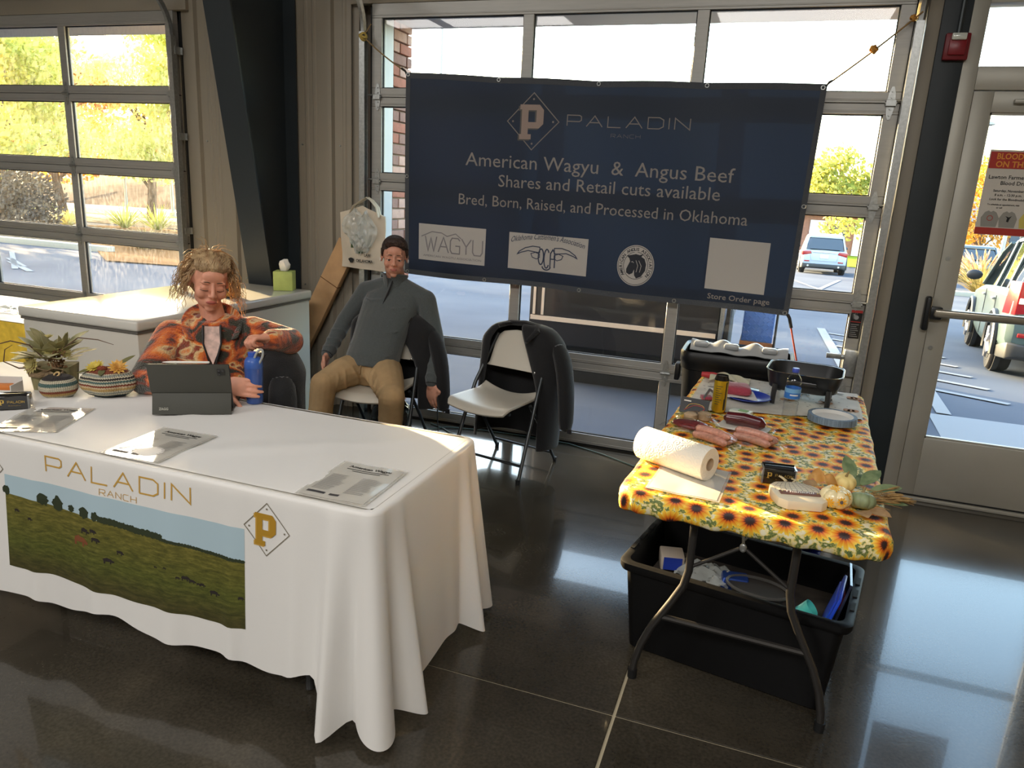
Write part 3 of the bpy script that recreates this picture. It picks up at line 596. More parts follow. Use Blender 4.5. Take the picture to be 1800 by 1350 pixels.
    b = B(); b.poly([Vector(p) * S for p in [(-.60, .065, 1.04), (.60, .065, 1.04), (.56, .27, 1.44), (-.56, .27, 1.44)]], (0, -.015, 0)); b.build('rear_window', m_cglass, t, local=True)
    b = B(); b.box(Vector((0, -.012, .74)) * S, (.34 * S, .02, .16 * S)); pl = b.build('number_plate', mat('plate_pale', (196, 190, 205), .5), t, local=True, bevel=.004)
    b = B(); b.box(Vector((0, -.02, .905)) * S, (.95 * S, .02, .03 * S)); b.build('chrome_strip', m_rim, t, local=True, bevel=.005)
    b = B(); b.tube([Vector((-.55, -.006, .80)) * S, Vector((-.5, -.01, .55)) * S, Vector((.5, -.01, .55)) * S, Vector((.55, -.006, .80)) * S], .006, 5)
    for s in (-1, 1): b.cyl(Vector((s * .6, -.05, .34)) * S, Vector((s * .6, .1, .34)) * S, .04 * S)
    b.build('exhaust', m_rim, t, local=True)
    return t
car(4.69, 30.1, 0, mat('paint_white', (160, 168, 180), .35, coat=.3), 'white sport utility car seen from behind beside the banner', 1.03)
car(6.15, 5.05, -radians(7), mat('paint_sage', (70, 86, 86), .4, coat=.25), 'grey green sport utility car close behind the entry door glass', 1.0, lamps='tall')
car(11.2, 33.4, radians(-4), mat('paint_dark', (52, 60, 66), .25, coat=1), 'dark sport utility car seen behind the tan plume grass', 1.0, lamps='tall')
car(15.6, 36.5, radians(-8), mat('paint_silver', (200, 205, 208), .25, coat=1), 'silver car parked right of the dark one, under the poster', 1.0)
car(18.8, 35.8, radians(-8), mat('paint_silver2', (190, 188, 184), .25, coat=1), 'pale car at the far right of the car park', 1.0)
# trailer just outside, behind the banner
tr = root('trailer', (1.37, 3, gnd(2)), 'black box trailer with white pinstripe parked outside below the banner', 'trailer')
m_tb = mat('trailer_black', (44, 44, 46), .35, coat=.4, var=.1, vscale=3)
b = B(); b.bb(.56, 2.27, 1.75, 5.2, .30, 1.75); b.build('trailer_box', m_tb, tr, bevel=.02)
b = B(); b.bb(.58, 2.25, 1.738, 1.75, .52, .56); b.build('pinstripe', mat('pin_white', (220, 210, 200), .5), tr)
for x in (.60, .68): b = B(); b.bb(x, x + .022, 1.735, 1.75, .57, 1.75); b.build('corner_trim', MATS['pin_white'], tr)
for x in (2.27, 2.32): b = B(); b.bb(x, x + .035, 1.72, 1.80, .25, 1.75); b.build('corner_post', m_galv if x < 2.3 else m_trimd, tr, bevel=.006)
for y in (2.9, 3.7):
    for x in (.62, 2.2):
        b = B(); b.lathe((x, y, .26), [(.2, -.1), (.32, -.09), (.32, .09), (.2, .1)], 24, Matrix.Rotation(pi / 2, 3, 'Y')); b.build('wheel', m_tyre, tr)
b = B(); b.bb(.6, 2.2, 1.9, 2.05, gnd(2) + .0, .30); b.build('stand', m_trimd, tr)
tb = root('tool_box', (2.56, 2.6, gnd(2.6)), 'blue diamond plate box beside the trailer', 'box')
b = B(); b.bb(2.44, 2.72, 2.5, 3.0, .40, .74); b.build('box_body', mat('blue_paint', (90, 130, 205), .35, metal=.3), tb, bevel=.006)
b = B()
for i in range(7):
    for j in range(9):
        b.box((2.455 + i * .042, 2.498, .42 + j * .036), (.028, .004, .006), R=Matrix.Rotation(radians(45 if (i + j) % 2 else -45), 3, 'Y'))
b.build('diamond_plate', MATS['blue_paint'], tb, kind='stuff')
b = B(); b.bb(2.43, 2.73, 2.48, 3.02, .34, .40); b.build('box_base', mat('copper_edge', (150, 104, 70), .6), tb)
for x in (2.46, 2.70): b = B(); b.bb(x - .02, x + .02, 2.7, 2.8, gnd(2.7), .36); b.build('leg', m_trimd, tb)
pole('pole', 2.74, 2.45, 1.6, .012, 'thin dark pole beside the blue box outside', 'pole', m_trimd)
# ---------------------------------------------------------------- white clothed table
def wraprect(x0, x1, y0, y1, r, cz, ne, nc):
    """closed perimeter samples: (point, outward normal, corner parameter or None)"""
    S = []
    cs = [((x1 - r, y0 + r), -90, 'br'), ((x1 - r, y1 - r), 0, 'tr'), ((x0 + r, y1 - r), 90, 'tl'), ((x0 + r, y0 + r), 180, 'bl')]
    for k, ((cx, cy), a0, nm) in enumerate(cs):
        px = cs[k - 1][0]
        a_ = Vector((cos(radians(a0)), sin(radians(a0)), 0)); p0 = Vector((px[0], px[1], 0)) + a_ * r; p1 = Vector((cx, cy, 0)) + a_ * r
        L = (p1 - p0).length; d = (p1 - p0) / L
        for i in range(ne): 
            s = L * i / ne; c = 0
            if s < cz: c = (cz - s); w = .5 + .5 * (s / cz) * .45 + .05 if False else None
            S.append((p0 + d * s, a_.copy(), s, L - s, k))
        for i in range(nc):
            an = radians(a0 + 90 * i / nc); S.append((Vector((cx, cy, 0)) + Vector((cos(an), sin(an), 0)) * r, Vector((cos(an), sin(an), 0)), 0, 0, (k, i / nc)))
    return S
TX0, TX1, TY0, TY1, TZ = -.76, 1.655, -3.005, -2.255, .745
m_cloth = mat('white_polyester', (238, 236, 232), .55, sheen=.3, spec=.3, bump=.06, bscale=400)
_b = MATS['white_polyester'].node_tree
_tl = _b.nodes.new('ShaderNodeBsdfTranslucent'); _tl.inputs[0].default_value = (.9, .82, .74, 1); _mx = _b.nodes.new('ShaderNodeMixShader'); _mx.inputs[0].default_value = .18
_b.links.new(_b.nodes['Principled BSDF'].outputs[0], _mx.inputs[1]); _b.links.new(_tl.outputs[0], _mx.inputs[2]); _b.links.new(_mx.outputs[0], _b.nodes['Material Output'].inputs[0])
def front_off(x, t):
    o = .010 + .035 * t + t * (.008 * sin(9 * x + 1) + .005 * sin(23 * x + 2))
    for x0, a, w in ((.33, .014, .035), (.62, .020, .05), (.93, .024, .055), (1.16, .018, .03), (1.40, .015, .03), (-.2, .02, .05)): o += t * a * math.exp(-((x - x0) / w) ** 2)
    return o
def front_drop(x): return .575 + .014 * sin(7 * x) + .012 * sin(15 * x + 1)
def cloth_pt(S, t):
    p, n, sa, sb, k = S
    CZ = .15
    if isinstance(k, tuple): w = .5; corner = 1; u = (.36 + .28 * k[1])
    else:
        ce = max(0, 1 - sa / CZ, 1 - sb / CZ); corner = ce
        u = (.64 + .36 * sa / CZ) if sa < CZ else ((.36 * (1 - sb / CZ)) if sb < CZ else 0)
    side = k if not isinstance(k, tuple) else None
    corner = min(1, corner * 2.4); cs_ = corner * corner * (3 - 2 * corner)
    if side == 0: base_o = front_off(p.x, t); drop = front_drop(p.x)
    elif side == 1: base_o = .010 + .035 * t + t * (.010 * sin(11 * p.y) + .012 * math.exp(-((p.y + 2.5) / .05) ** 2)); drop = .665 + .015 * sin(10 * p.y)
    else: base_o = .012 + .04 * t; drop = .62
    cf = .010 + t * (.066 + .048 * cos(2 * pi * (u * 3 - 1.5)))
    cd = .705 + .016 * cos(2 * pi * (u * 3 - 1.5))
    if isinstance(k, tuple): o, drop = cf, cd
    else: o = base_o * (1 - cs_) + cf * cs_; drop = drop * (1 - cs_) + cd * cs_
    rnd = .012
    if t < .03: a = t / .03 * pi / 2; return p + n * (o * sin(a)) + Vector((0, 0, TZ - rnd * (1 - cos(a))))
    q = (t - .03) / .97
    return p + n * o + Vector((0, 0, TZ - rnd - (drop - rnd) * q))
def cloth(name, parent, label=None, cat=None):
    S = wraprect(TX0, TX1, TY0, TY1, .045, .2, 170, 30); n = len(S); ts = [0, .01, .02, .03] + [.03 + .97 * i / 24 for i in range(1, 25)]
    rings = [[cloth_pt(s, t) for s in S] for t in ts]
    b = B(); b.loft(rings, cap=False)
    # top with soft creases
    inner = [[Vector(((TX0 + TX1) / 2 * (1 - f) + s[0].x * f, (TY0 + TY1) / 2 * (1 - f) + s[0].y * f, TZ + .0)) for s in S] for f in (1, .985)]
    b.loft([inner[1], inner[0]], cap=False)
    def top(u, v):
        x = TX0 + .02 + (TX1 - TX0 - .04) * u; y = TY0 + .02 + (TY1 - TY0 - .04) * v
        e = min(1, min(u, 1 - u, v, 1 - v) * 12)
        return Vector((x, y, TZ + e * (.0022 * sin(x * 6 + y * 9) + .0065 * max(0, sin((x * .8 - y * 1.1) * 7)) ** 8 + .0055 * max(0, sin((x * 1.1 + y * .5) * 9 + 1)) ** 10)))
    b2 = B(); b2.grid(top, 90, 40); b.add(b2.v, b2.f)
    return b.build(name, m_cloth, parent, weld=True, label=label, cat=cat, ang=80)
wt = root('folding_table', (.45, -2.63, 0), 'long folding table hidden under the white printed cloth', 'table')
b = B(); b.bb(TX0 + .012, TX1 - .012, TY0 + .012, TY1 - .012, TZ - .05, TZ - .008); b.build('tabletop', mat('plastic_top', (205, 203, 196), .5), wt, bevel=.012)
for x in (TX0 + .3, TX1 - .3):
    for y in (TY0 + .1, TY1 - .1):
        b = B(); b.tube([(x, y, TZ - .05), (x, y, .01)], .014, 10); b.build('leg', mat('leg_grey', (80, 80, 80), .4, metal=.6), wt)
cl = cloth('tablecloth', None, 'white tablecloth printed with a gold name and pasture scene', 'tablecloth')
def fmap(x, z, h=0):
    t = max(.03, min(1, .03 + .97 * (TZ - .012 - z) / (front_drop(x) - .012)))
    return Vector((x, TY0 - front_off(x, t) - h, z))
m_gold = mat('gold_print', (190, 150, 70), .5); m_goldd = mat('gold_dark_print', (168, 128, 40), .5)
PAL = {'P': [[(0, 0), (0, 1), (.95, 1), (1.1, .88), (1.1, .55), (.95, .42), (0, .42)]], 'A': [[(0, 0), (.62, 1), (1.24, 0)], [(.24, .38), (1.0, .38)]], 'L': [[(0, 1), (0, 0), (1.0, 0)]],
       'D': [[(0, 0), (0, 1), (.85, 1), (1.15, .8), (1.15, .2), (.85, 0), (0, 0)]], 'I': [[(0, 0), (0, 1)]], 'N': [[(0, 0), (0, 1), (1.1, 0), (1.1, 1)]],
       'R': [[(0, 0), (0, 1), (.95, 1), (1.1, .88), (1.1, .58), (.95, .45), (0, .45)], [(.55, .45), (1.1, 0)]], 'C': [[(1.1, 1), (.2, 1), (0, .8), (0, .2), (.2, 0), (1.1, 0)]], 'H': [[(0, 0), (0, 1)], [(1.1, 0), (1.1, 1)], [(0, .5), (1.1, .5)]],
       'W': [[(0, 1), (.35, 0), (.7, .9), (1.05, 0), (1.4, 1)]], 'G': [[(1.1, .85), (.9, 1), (.2, 1), (0, .8), (0, .2), (.2, 0), (1.1, 0), (1.1, .5), (.6, .5)]], 'Y': [[(0, 1), (.55, .5), (1.1, 1)], [(.55, .5), (.55, 0)]], 'U': [[(0, 1), (0, .2), (.2, 0), (.9, 0), (1.1, .2), (1.1, 1)]]}
WID = {'P': 1.1, 'A': 1.24, 'L': 1.0, 'D': 1.15, 'I': 0, 'N': 1.1, 'R': 1.1, 'C': 1.1, 'H': 1.1, 'W': 1.4, 'G': 1.1, 'Y': 1.1, 'U': 1.1}
def wide_word(b, mp, s, x0, x1, y0, h, w, slope=0., gap=.42, hh=.0015):
    tot = sum(WID[c] for c in s) + gap * (len(s) - 1); k = (x1 - x0) / tot; x = x0
    for c in s:
        for pl in PAL[c]: stroke(b, mp, [(x + px * k, y0 + py * h + slope * (x + px * k - x0)) for px, py in pl], w, h=hh, sub=3)
        x += (WID[c] + gap) * k
def emblem(b1, b2, b3, mp, cx, cy, r, h=.0015):
    stroke(b1, mp, [(cx, cy + r), (cx + r, cy), (cx, cy - r), (cx - r, cy)], r * .035, closed=True, h=h, sub=4)
    for dx, dy in ((0, .78), (.78, 0), (0, -.78), (-.78, 0)): b1.poly([mp(cx + dx * r + r * .04 * cos(a), cy + dy * r + r * .04 * sin(a), h) for a in [2 * pi * k / 8 for k in range(8)]])
    def P_(b, ox, oy, hh):
        q = lambda x, y: mp(cx + ox + (x - .5) * r * .92, cy + oy + (y - .5) * r * 1.22, hh)
        def R4(x0, x1, y0, y1, n=4):
            for i in range(n): b.poly([q(x0 + (x1 - x0) * i / n, y0), q(x0 + (x1 - x0) * (i + 1) / n, y0), q(x0 + (x1 - x0) * (i + 1) / n, y1), q(x0 + (x1 - x0) * i / n, y1)])
        R4(.08, .36, .14, .9); R4(0, .5, 0, .15); R4(0, .3, .86, 1); R4(.3, .82, .84, 1); R4(.36, .82, .32, .5)
        b.poly([q(.7, .42), q(.82, .32), q(1, .45), q(1, .85), q(.82, 1), q(.7, .88)])
    P_(b2, -r * .05, -r * .02, h + .0008)
    if b3 is not None: P_(b3, -r * .11, -r * .07, h + .0003)
b = B(); wide_word(b, fmap, 'PALADIN', .400, 1.010, .655, .054, .0055, slope=.0); b.build('gold_lettering', m_gold, cl, smooth=False)
b = B(); wide_word(b, fmap, 'RANCH', .640, .795, .618, .020, .0022); b.build('small_lettering', m_gold, cl, smooth=False)
for cx in (1.296, .115):
    b1, b2, b3 = B(), B(), B(); emblem(b1, b2, b3, fmap, cx, .628, .084)
    b1.build('emblem_frame', mat('print_grey', (120, 112, 96), .6), cl, smooth=False); b2.build('emblem_letter', m_goldd, cl, smooth=False); b3.build('emblem_shade', m_gold, cl, smooth=False)
# printed pasture
def uvset(o, uvs):
    l = o.data.uv_layers.new(name='UVMap')
    for lp in o.data.loops: l.data[lp.index].uv = uvs[lp.vertex_index]
nu, nv = 70, 26; PX0, PX1, PZ0, PZ1 = .205, 1.212, .272, .612
b = B(); b.grid(lambda u, v: fmap(PX0 + (PX1 - PX0) * u, PZ0 + (PZ1 - PZ0) * v, .0008), nu, nv)
m, n, bs, out = newmat('pasture_print'); bs.inputs['Roughness'].default_value = .55
tc = N(n, 'ShaderNodeUVMap'); sx = N(n, 'ShaderNodeSeparateXYZ'); n.links.new(tc.outputs[0], sx.inputs[0])
mp_ = N(n, 'ShaderNodeMapping'); mp_.inputs['Scale'].default_value = (14, 22, 1); n.links.new(tc.outputs[0], mp_.inputs[0])
t = N(n, 'ShaderNodeTexNoise'); t.inputs['Scale'].default_value = 1.3; t.inputs['Detail'].default_value = 10; t.inputs['Roughness'].default_value = .75; n.links.new(mp_.outputs[0], t.inputs[0])
g1_ = ramp(n, [(.3, lin((58, 62, 26))), (.5, lin((104, 102, 52))), (.72, lin((146, 138, 84)))]); n.links.new(t.outputs[0], g1_.inputs[0])
g2_ = ramp(n, [(.05, lin((120, 112, 78))), (.3, lin((170, 190, 110))), (.75, lin((236, 224, 160)))]); n.links.new(sx.outputs[1], g2_.inputs[0])
mm = N(n, 'ShaderNodeMixRGB', blend_type='MULTIPLY'); mm.inputs[0].default_value = .8; n.links.new(g1_.outputs[0], mm.inputs[1]); n.links.new(g2_.outputs[0], mm.inputs[2])
hz = N(n, 'ShaderNodeMath', operation='MULTIPLY'); hz.inputs[1].default_value = .13; n.links.new(sx.outputs[0], hz.inputs[0])
ad = N(n, 'ShaderNodeMath', operation='ADD'); n.links.new(hz.outputs[0], ad.inputs[0]); n.links.new(sx.outputs[1], ad.inputs[1])
gt = N(n, 'ShaderNodeMath', operation='GREATER_THAN'); gt.inputs[1].default_value = .80; n.links.new(ad.outputs[0], gt.inputs[0])
m2 = N(n, 'ShaderNodeMixRGB'); n.links.new(gt.outputs[0], m2.inputs[0]); n.links.new(mm.outputs[0], m2.inputs[1]); m2.inputs[2].default_value = (*lin((168, 190, 200)), 1); n.links.new(m2.outputs[0], bs.inputs['Base Color'])
o = b.build('pasture_print', m, cl); uvset(o, [(i / nu, j / nv) for j in range(nv + 1) for i in range(nu + 1)])
def uvm(u, v, h=0): return fmap(PX0 + (PX1 - PX0) * u, PZ0 + (PZ1 - PZ0) * v, .0014)
rnd = random.Random(3); b = B()
def blob2(cx, cy, rx, ry, n=18): b.poly([uvm(cx + rx * cos(a) * rnd.uniform(.72, 1.2), cy + ry * sin(a) * rnd.uniform(.72, 1.2)) for a in [2 * pi * k / n for k in range(n)]])
for cx, s in ((.005, 1), (.17, 1.3), (.235, 1.5), (.30, .8), (.36, 1.3), (.41, .9)): blob2(cx, .80 - .13 * cx + .035, .018 * s, .05 * s)
for k in range(26): cx = .43 + k * .01; blob2(cx, .80 - .13 * cx + .02, .012, .035)
for k in range(30): cx = .68 + k * .0108; blob2(cx, .80 - .13 * cx + .004, .009, .018)
b.build('printed_trees', mat('print_treegreen', (44, 52, 32), .6), cl, smooth=False, kind='stuff')
b = B()
def cow(cx, cy, s):
    blob2(cx, cy, .020 * s, .024 * s); blob2(cx + .022 * s, cy - .015 * s, .007 * s, .012 * s)
    for q in (-.013, .012): b.poly([uvm(cx + q * s - .003 * s, cy), uvm(cx + q * s + .003 * s, cy), uvm(cx + q * s + .003 * s, cy - .045 * s), uvm(cx + q * s - .003 * s, cy - .045 * s)])
cow(.335, .50, 1.5); b.build('printed_cow', mat('print_redcow', (120, 70, 42), .6), cl, smooth=False, kind='stuff'); b = B()
for c_ in ((.36, .61, .9), (.40, .63, .7), (.41, .55, .8), (.46, .36, .9), (.51, .47, .7), (.05, .64, .5), (.11, .58, .5), (.66, .42, .3), (.70, .44, .3), (.75, .37, .4), (.775, .38, .7), (.80, .36, .6), (.825, .345, .4), (.84, .35, .5), (.885, .30, .8), (.985, .31, .5)): cow(*c_)
b.build('printed_herd', mat('print_darkcow', (40, 34, 32), .6), cl, smooth=False, kind='stuff')

# ---------------------------------------------------------------- banner
BTL, BTR, BBL, BBR = (.239, 2.361), (2.783, 2.304), (.244, 1.069), (2.755, 1.031)
def yb(x, z): return -.12 - .010 * sin(x * 3.2 + 1) - .008 * sin(x * 7 + z * 3) - .012 * math.exp(-((x - 2.72) / .08) ** 2) * (2.3 - z)
def bnr(u, v, h=0):
    x = (BBL[0] * (1 - u) + BBR[0] * u) * (1 - v) + (BTL[0] * (1 - u) + BTR[0] * u) * v; z = (BBL[1] * (1 - u) + BBR[1] * u) * (1 - v) + (BTL[1] * (1 - u) + BTR[1] * u) * v
    z += -.016 * sin(pi * u) * v + .006 * abs(sin(4 * pi * u)) * v - .004 * sin(4 * pi * u) * (1 - v)
    return Vector((x, yb(x, z) - h, z))
bmp = lambda x, z, h=0: Vector((x, yb(x, z) - h, z))
bn = root('banner', (1.5, -.12, 1.03), 'large navy banner hung across the garage door', 'banner')
m, n, bs, out = newmat('banner_vinyl'); bs.inputs['Base Color'].default_value = (*lin((44, 54, 70)), 1); bs.inputs['Roughness'].default_value = .5; bs.inputs['Specular IOR Level'].default_value = .35
tl = N(n, 'ShaderNodeBsdfTranslucent'); tl.inputs[0].default_value = (.055, .105, .19, 1); ad = N(n, 'ShaderNodeMixShader'); ad.inputs[0].default_value = .26
n.links.new(bs.outputs[0], ad.inputs[1]); n.links.new(tl.outputs[0], ad.inputs[2]); n.links.new(ad.outputs[0], out.inputs[0]); m_ban = m
b = B(); b.grid(bnr, 80, 34); b.build('vinyl_sheet', m_ban, bn, solid=.0012)
m_hem = mat('banner_hem', (72, 76, 82), .5, bump=.5, bscale=300)
for (u0, u1, v0, v1) in ((0, 1, .972, 1), (0, 1, 0, .026), (0, .012, .026, .972), (.988, 1, .026, .972)):
    b = B(); b.grid(lambda u, v: bnr(u0 + (u1 - u0) * u, v0 + (v1 - v0) * v, .0022), 80 if u1 - u0 > .5 else 2, 2 if u1 - u0 > .5 else 40); b.build('hem', m_hem, bn)
for u, v in [(0.006, .99), (.25, .988), (.5, .988), (.75, .988), (.992, .985), (.008, .012), (.235, .012), (.495, .012), (.735, .012), (.992, .012), (.994, .49), (.006, .5)]:
    p = bnr(u, v, .004); b = B(); b.tube([p + Vector((.010 * cos(a), 0, .010 * sin(a))) for a in [2 * pi * k / 14 for k in range(14)]], .0035, 6, closed=True); b.build('grommet', m_galv, bn)
m_bt = mat('banner_gold', (122, 116, 112), .5); m_bs = mat('banner_silver', (136, 131, 126), .5); m_bw = mat('banner_white', (182, 178, 172), .5); m_bnv = mat('banner_navy', (46, 58, 82), .5)
b = B(); wide_word(b, bmp, 'PALADIN', 1.332, 2.076, 2.060, .062, .006, slope=-.014, hh=.002); b.build('name_lettering', m_bt, bn, smooth=False)
b = B(); wide_word(b, bmp, 'RANCH', 1.61, 1.79, 1.998, .020, .0018, slope=-.014, hh=.002); b.build('small_lettering', m_bt, bn, smooth=False)
b1, b2, b3 = B(), B(), B(); emblem(b1, b2, b3, bmp, 1.112, 2.079, .168, .002)
b1.build('emblem_frame', m_bt, bn, smooth=False); b2.build('emblem_letter', mat('banner_tan', (150, 132, 122), .5), bn, smooth=False); b3.build('emblem_shade', mat('banner_olive', (84, 82, 78), .5), bn, smooth=False)
for s, x0, x1, z, sz, sl in (('American Wagyu  &  Angus Beef', .667, 2.358, 1.803, .118, -.022), ('Shares and Retail cuts available', .898, 2.290, 1.679, .107, -.012), ('Bred, Born, Raised, and Processed in Oklahoma', .632, 2.461, 1.556, .098, -.014)):
    b = B(); addtext(b, s, bmp, sz, x0, z, width=x1 - x0, slope=sl, h=.002, bold=0); b.build('lettering', m_bs, bn, smooth=False)
b = B(); addtext(b, 'Store Order page', bmp, .046, 2.285, 1.092, width=.358, slope=-.02, h=.002, bold=.0005); b.build('lettering', m_bs, bn, smooth=False)
def panel(x0, x1, z0, z1, sl=-.03):
    b = B(); b.grid(lambda u, v: bmp(x0 + (x1 - x0) * u, z0 + (z1 - z0) * v + sl * (x1 - x0) * u, .0018), 8, 4); return b.build('logo_panel', m_bw, bn, smooth=False)
pn = panel(.350, .829, 1.175, 1.415, -.02)
m_lg = mat('logo_grey', (132, 128, 130), .6)
b = B(); wide_word(b, bmp, 'WAGYU', .40, .81, 1.235, .10, .008, slope=-.02, gap=.2, hh=.003); stroke(b, bmp, [(.37, 1.33), (.45, 1.365), (.52, 1.36), (.56, 1.34), (.62, 1.36), (.66, 1.33)], .006, h=.003, sub=4); b.build('logo_lettering', m_lg, pn, smooth=False)
b = B(); addtext(b, 'AMERICAN WAGYU ASSOCIATION', bmp, .02, .385, 1.198, width=.42, slope=-.02, h=.003); b.build('logo_lettering', m_lg, pn, smooth=False)
pn = panel(.990, 1.525, 1.165, 1.398, -.018)
b = B(); 
vs, fs = text2d("Oklahoma Cattlemen's Association", .05, 0, .45, 'LEFT', .50); b.add([bmp(1.005 + v.x, 1.335 + v.y + .035 * (1 - ((v.x - .25) / .25) ** 2) - .02 * v.x, .003) for v in vs], fs); b.build('logo_lettering', m_bnv, pn, smooth=False)
b = B(); 
for s in (1, -1):
    stroke(b, bmp, [(1.255 + s * dx, 1.27 + dz) for dx, dz in ((.05, .045), (.10, .048), (.15, .035), (.19, .010), (.205, -.01), (.18, .003), (.13, .018), (.08, .012), (.05, .01))], .006, closed=True, h=.003, sub=2)
    stroke(b, bmp, [(1.255 + s * dx, 1.24 + dz) for dx, dz in ((.05, .03), (.08, .04), (.11, .03), (.10, .008), (.07, -.002), (.05, .01))], .005, closed=True, h=.003, sub=2)
stroke(b, bmp, arcpts(1.215, 1.255, .018, .05, 0, 360, 18), .008, closed=True, h=.003); stroke(b, bmp, arcpts(1.255, 1.245, .018, .06, 40, 320, 16), .008, h=.003)
stroke(b, bmp, [(1.280, 1.19), (1.280, 1.28), (1.295, 1.305), (1.31, 1.28), (1.31, 1.19)], .008, h=.003, sub=2); stroke(b, bmp, [(1.28, 1.245), (1.31, 1.245)], .007, h=.003); stroke(b, bmp, arcpts(1.255, 1.195, .028, .022, 180, 360, 10), .008, h=.003)
b.build('horn_logo', m_bnv, pn, smooth=False)
b = B(); cx, cz = 1.833, 1.249
b.poly([bmp(cx + .115 * cos(a), cz + .125 * sin(a), .0018) for a in [2 * pi * k / 40 for k in range(40)]]); pn = b.build('logo_panel', m_bw, bn, smooth=False)
b = B(); stroke(b, bmp, arcpts(cx, cz, .108, .118, 0, 360, 40)[:-1], .003, closed=True, h=.0025); stroke(b, bmp, arcpts(cx, cz, .075, .083, 0, 360, 36)[:-1], .003, closed=True, h=.0025)
s_ = 'AMERICAN ANGUS ASSOCIATION'
for i, ch in enumerate(s_):
    a = radians(215 - 250 * i / (len(s_) - 1)); vs, fs = text2d(ch, .026, .0006, 0, 'CENTER'); ca, sa = cos(a - pi / 2), sin(a - pi / 2)
    b.add([bmp(cx + .083 * cos(a) + v.x * ca - v.y * sa, cz + .091 * sin(a) + v.x * sa + v.y * ca, .0026) for v in vs], fs)
# bull's head
b.poly([bmp(cx + x * .07, cz + z * .08, .0027) for x, z in [(-.80, -.30), (-.78, -.58), (-.50, -.72), (-.22, -.60), (-.10, -.30), (-.05, -.75), (.15, -.98), (.55, -.82), (.88, -.35), (.92, .15), (.75, .55), (.45, .70), (.62, .92), (.28, .82), (-.05, .88), (-.40, .80), (-.85, .72), (-.60, .52), (-.52, .30), (-.66, .0)]])
b.build('bull_logo', mat('logo_black', (30, 34, 44), .6), pn, smooth=False)
b = B(); stroke(b, bmp, [(cx + x * .07, cz + z * .08) for x, z in [(-.4, .25), (-.3, .3), (-.2, .2)]], .003, h=.0034); stroke(b, bmp, [(cx + x * .07, cz + z * .08) for x, z in [(0, .4), (.2, 0), (.1, -.5)]], .003, h=.0034); stroke(b, bmp, [(cx + x * .07, cz + z * .08) for x, z in [(.25, .4), (.5, 0), (.4, -.5)]], .003, h=.0034); b.build('bull_highlight', m_bw, pn, smooth=False)
b = B(); b.grid(lambda u, v: bmp(2.262 + .343 * u, 1.150 + .300 * v - .01 * u, .0018), 6, 6); b.build('blank_panel', m_bw, bn, smooth=False)
# ropes
m_rope = mat('tan_cord', (150, 124, 84), .8, bump=.6, bscale=300); m_ropeo = mat('red_bungee', (176, 70, 40), .7, bump=.5, bscale=300)
def sagline(a, c, s, n=14): a, c = Vector(a), Vector(c); return [a.lerp(c, i / n) - Vector((0, 0, s * sin(pi * i / n))) for i in range(n + 1)]
def knot(b, c, r):
    for k in range(3):
        R3 = Matrix.Rotation(k * 1.1, 3, 'X') @ Matrix.Rotation(k * .8, 3, 'Y')
        b.tube([Vector(c) + R3 @ Vector((r * cos(a), r * sin(a), .3 * r * sin(2 * a))) for a in [2 * pi * q / 12 for q in range(12)]], r * .36, 6, closed=True)
rp = root('cord', (.23, -.12, 2.36), 'tan cord tied at the upper left corner of the banner', 'cord', group=None)
b = B(); b.tube(sagline((.236, -.125, 2.362), (-.10, -.10, 2.585), .01), .0045, 6); b.tube(sagline((-.10, -.10, 2.585), (-.14, -.05, 2.66), 0), .004, 6); b.tube(sagline((-.10, -.10, 2.585), (-.07, -.05, 2.67), 0), .004, 6); b.build('cord_line', m_rope, rp)
b = B(); knot(b, (-.10, -.10, 2.585), .022); b.build('knot', mat('cord_yellow', (186, 160, 84), .8), rp)
b = B(); b.tube([(.238, -.126, 2.35), (.226, -.127, 2.372), (.20, -.126, 2.388)], .006, 6); b.build('hook', m_seal, rp)
rp = root('cord', (2.79, -.12, 2.30), 'tan cord knotted midway at the upper right corner of the banner', 'cord')
b = B(); b.tube(sagline((2.785, -.125, 2.305), (3.19, -.10, 2.66), .008), .0045, 6); b.build('cord_line', m_rope, rp)
b = B(); knot(b, (2.985, -.115, 2.478), .018); knot(b, (3.15, -.10, 2.63), .014); b.build('knot', mat('cord_amber', (196, 140, 60), .7), rp)
b = B(); b.tube([(2.778, -.126, 2.295), (2.79, -.127, 2.315), (2.805, -.126, 2.322)], .006, 6); b.build('hook', m_seal, rp)
rp = root('bungee_cord', (2.76, -.13, 1.03), 'red bungee cord stretched down from the lower right banner corner', 'cord')
b = B(); b.tube(sagline((2.775, -.14, .985), (2.89, -.12, .60), .0), .005, 6); b.build('cord_line', m_ropeo, rp)
b = B(); b.tube([(2.752, -.135, 1.04), (2.765, -.14, 1.02), (2.782, -.14, .965)], .010, 8); b.build('hook', m_seal, rp)

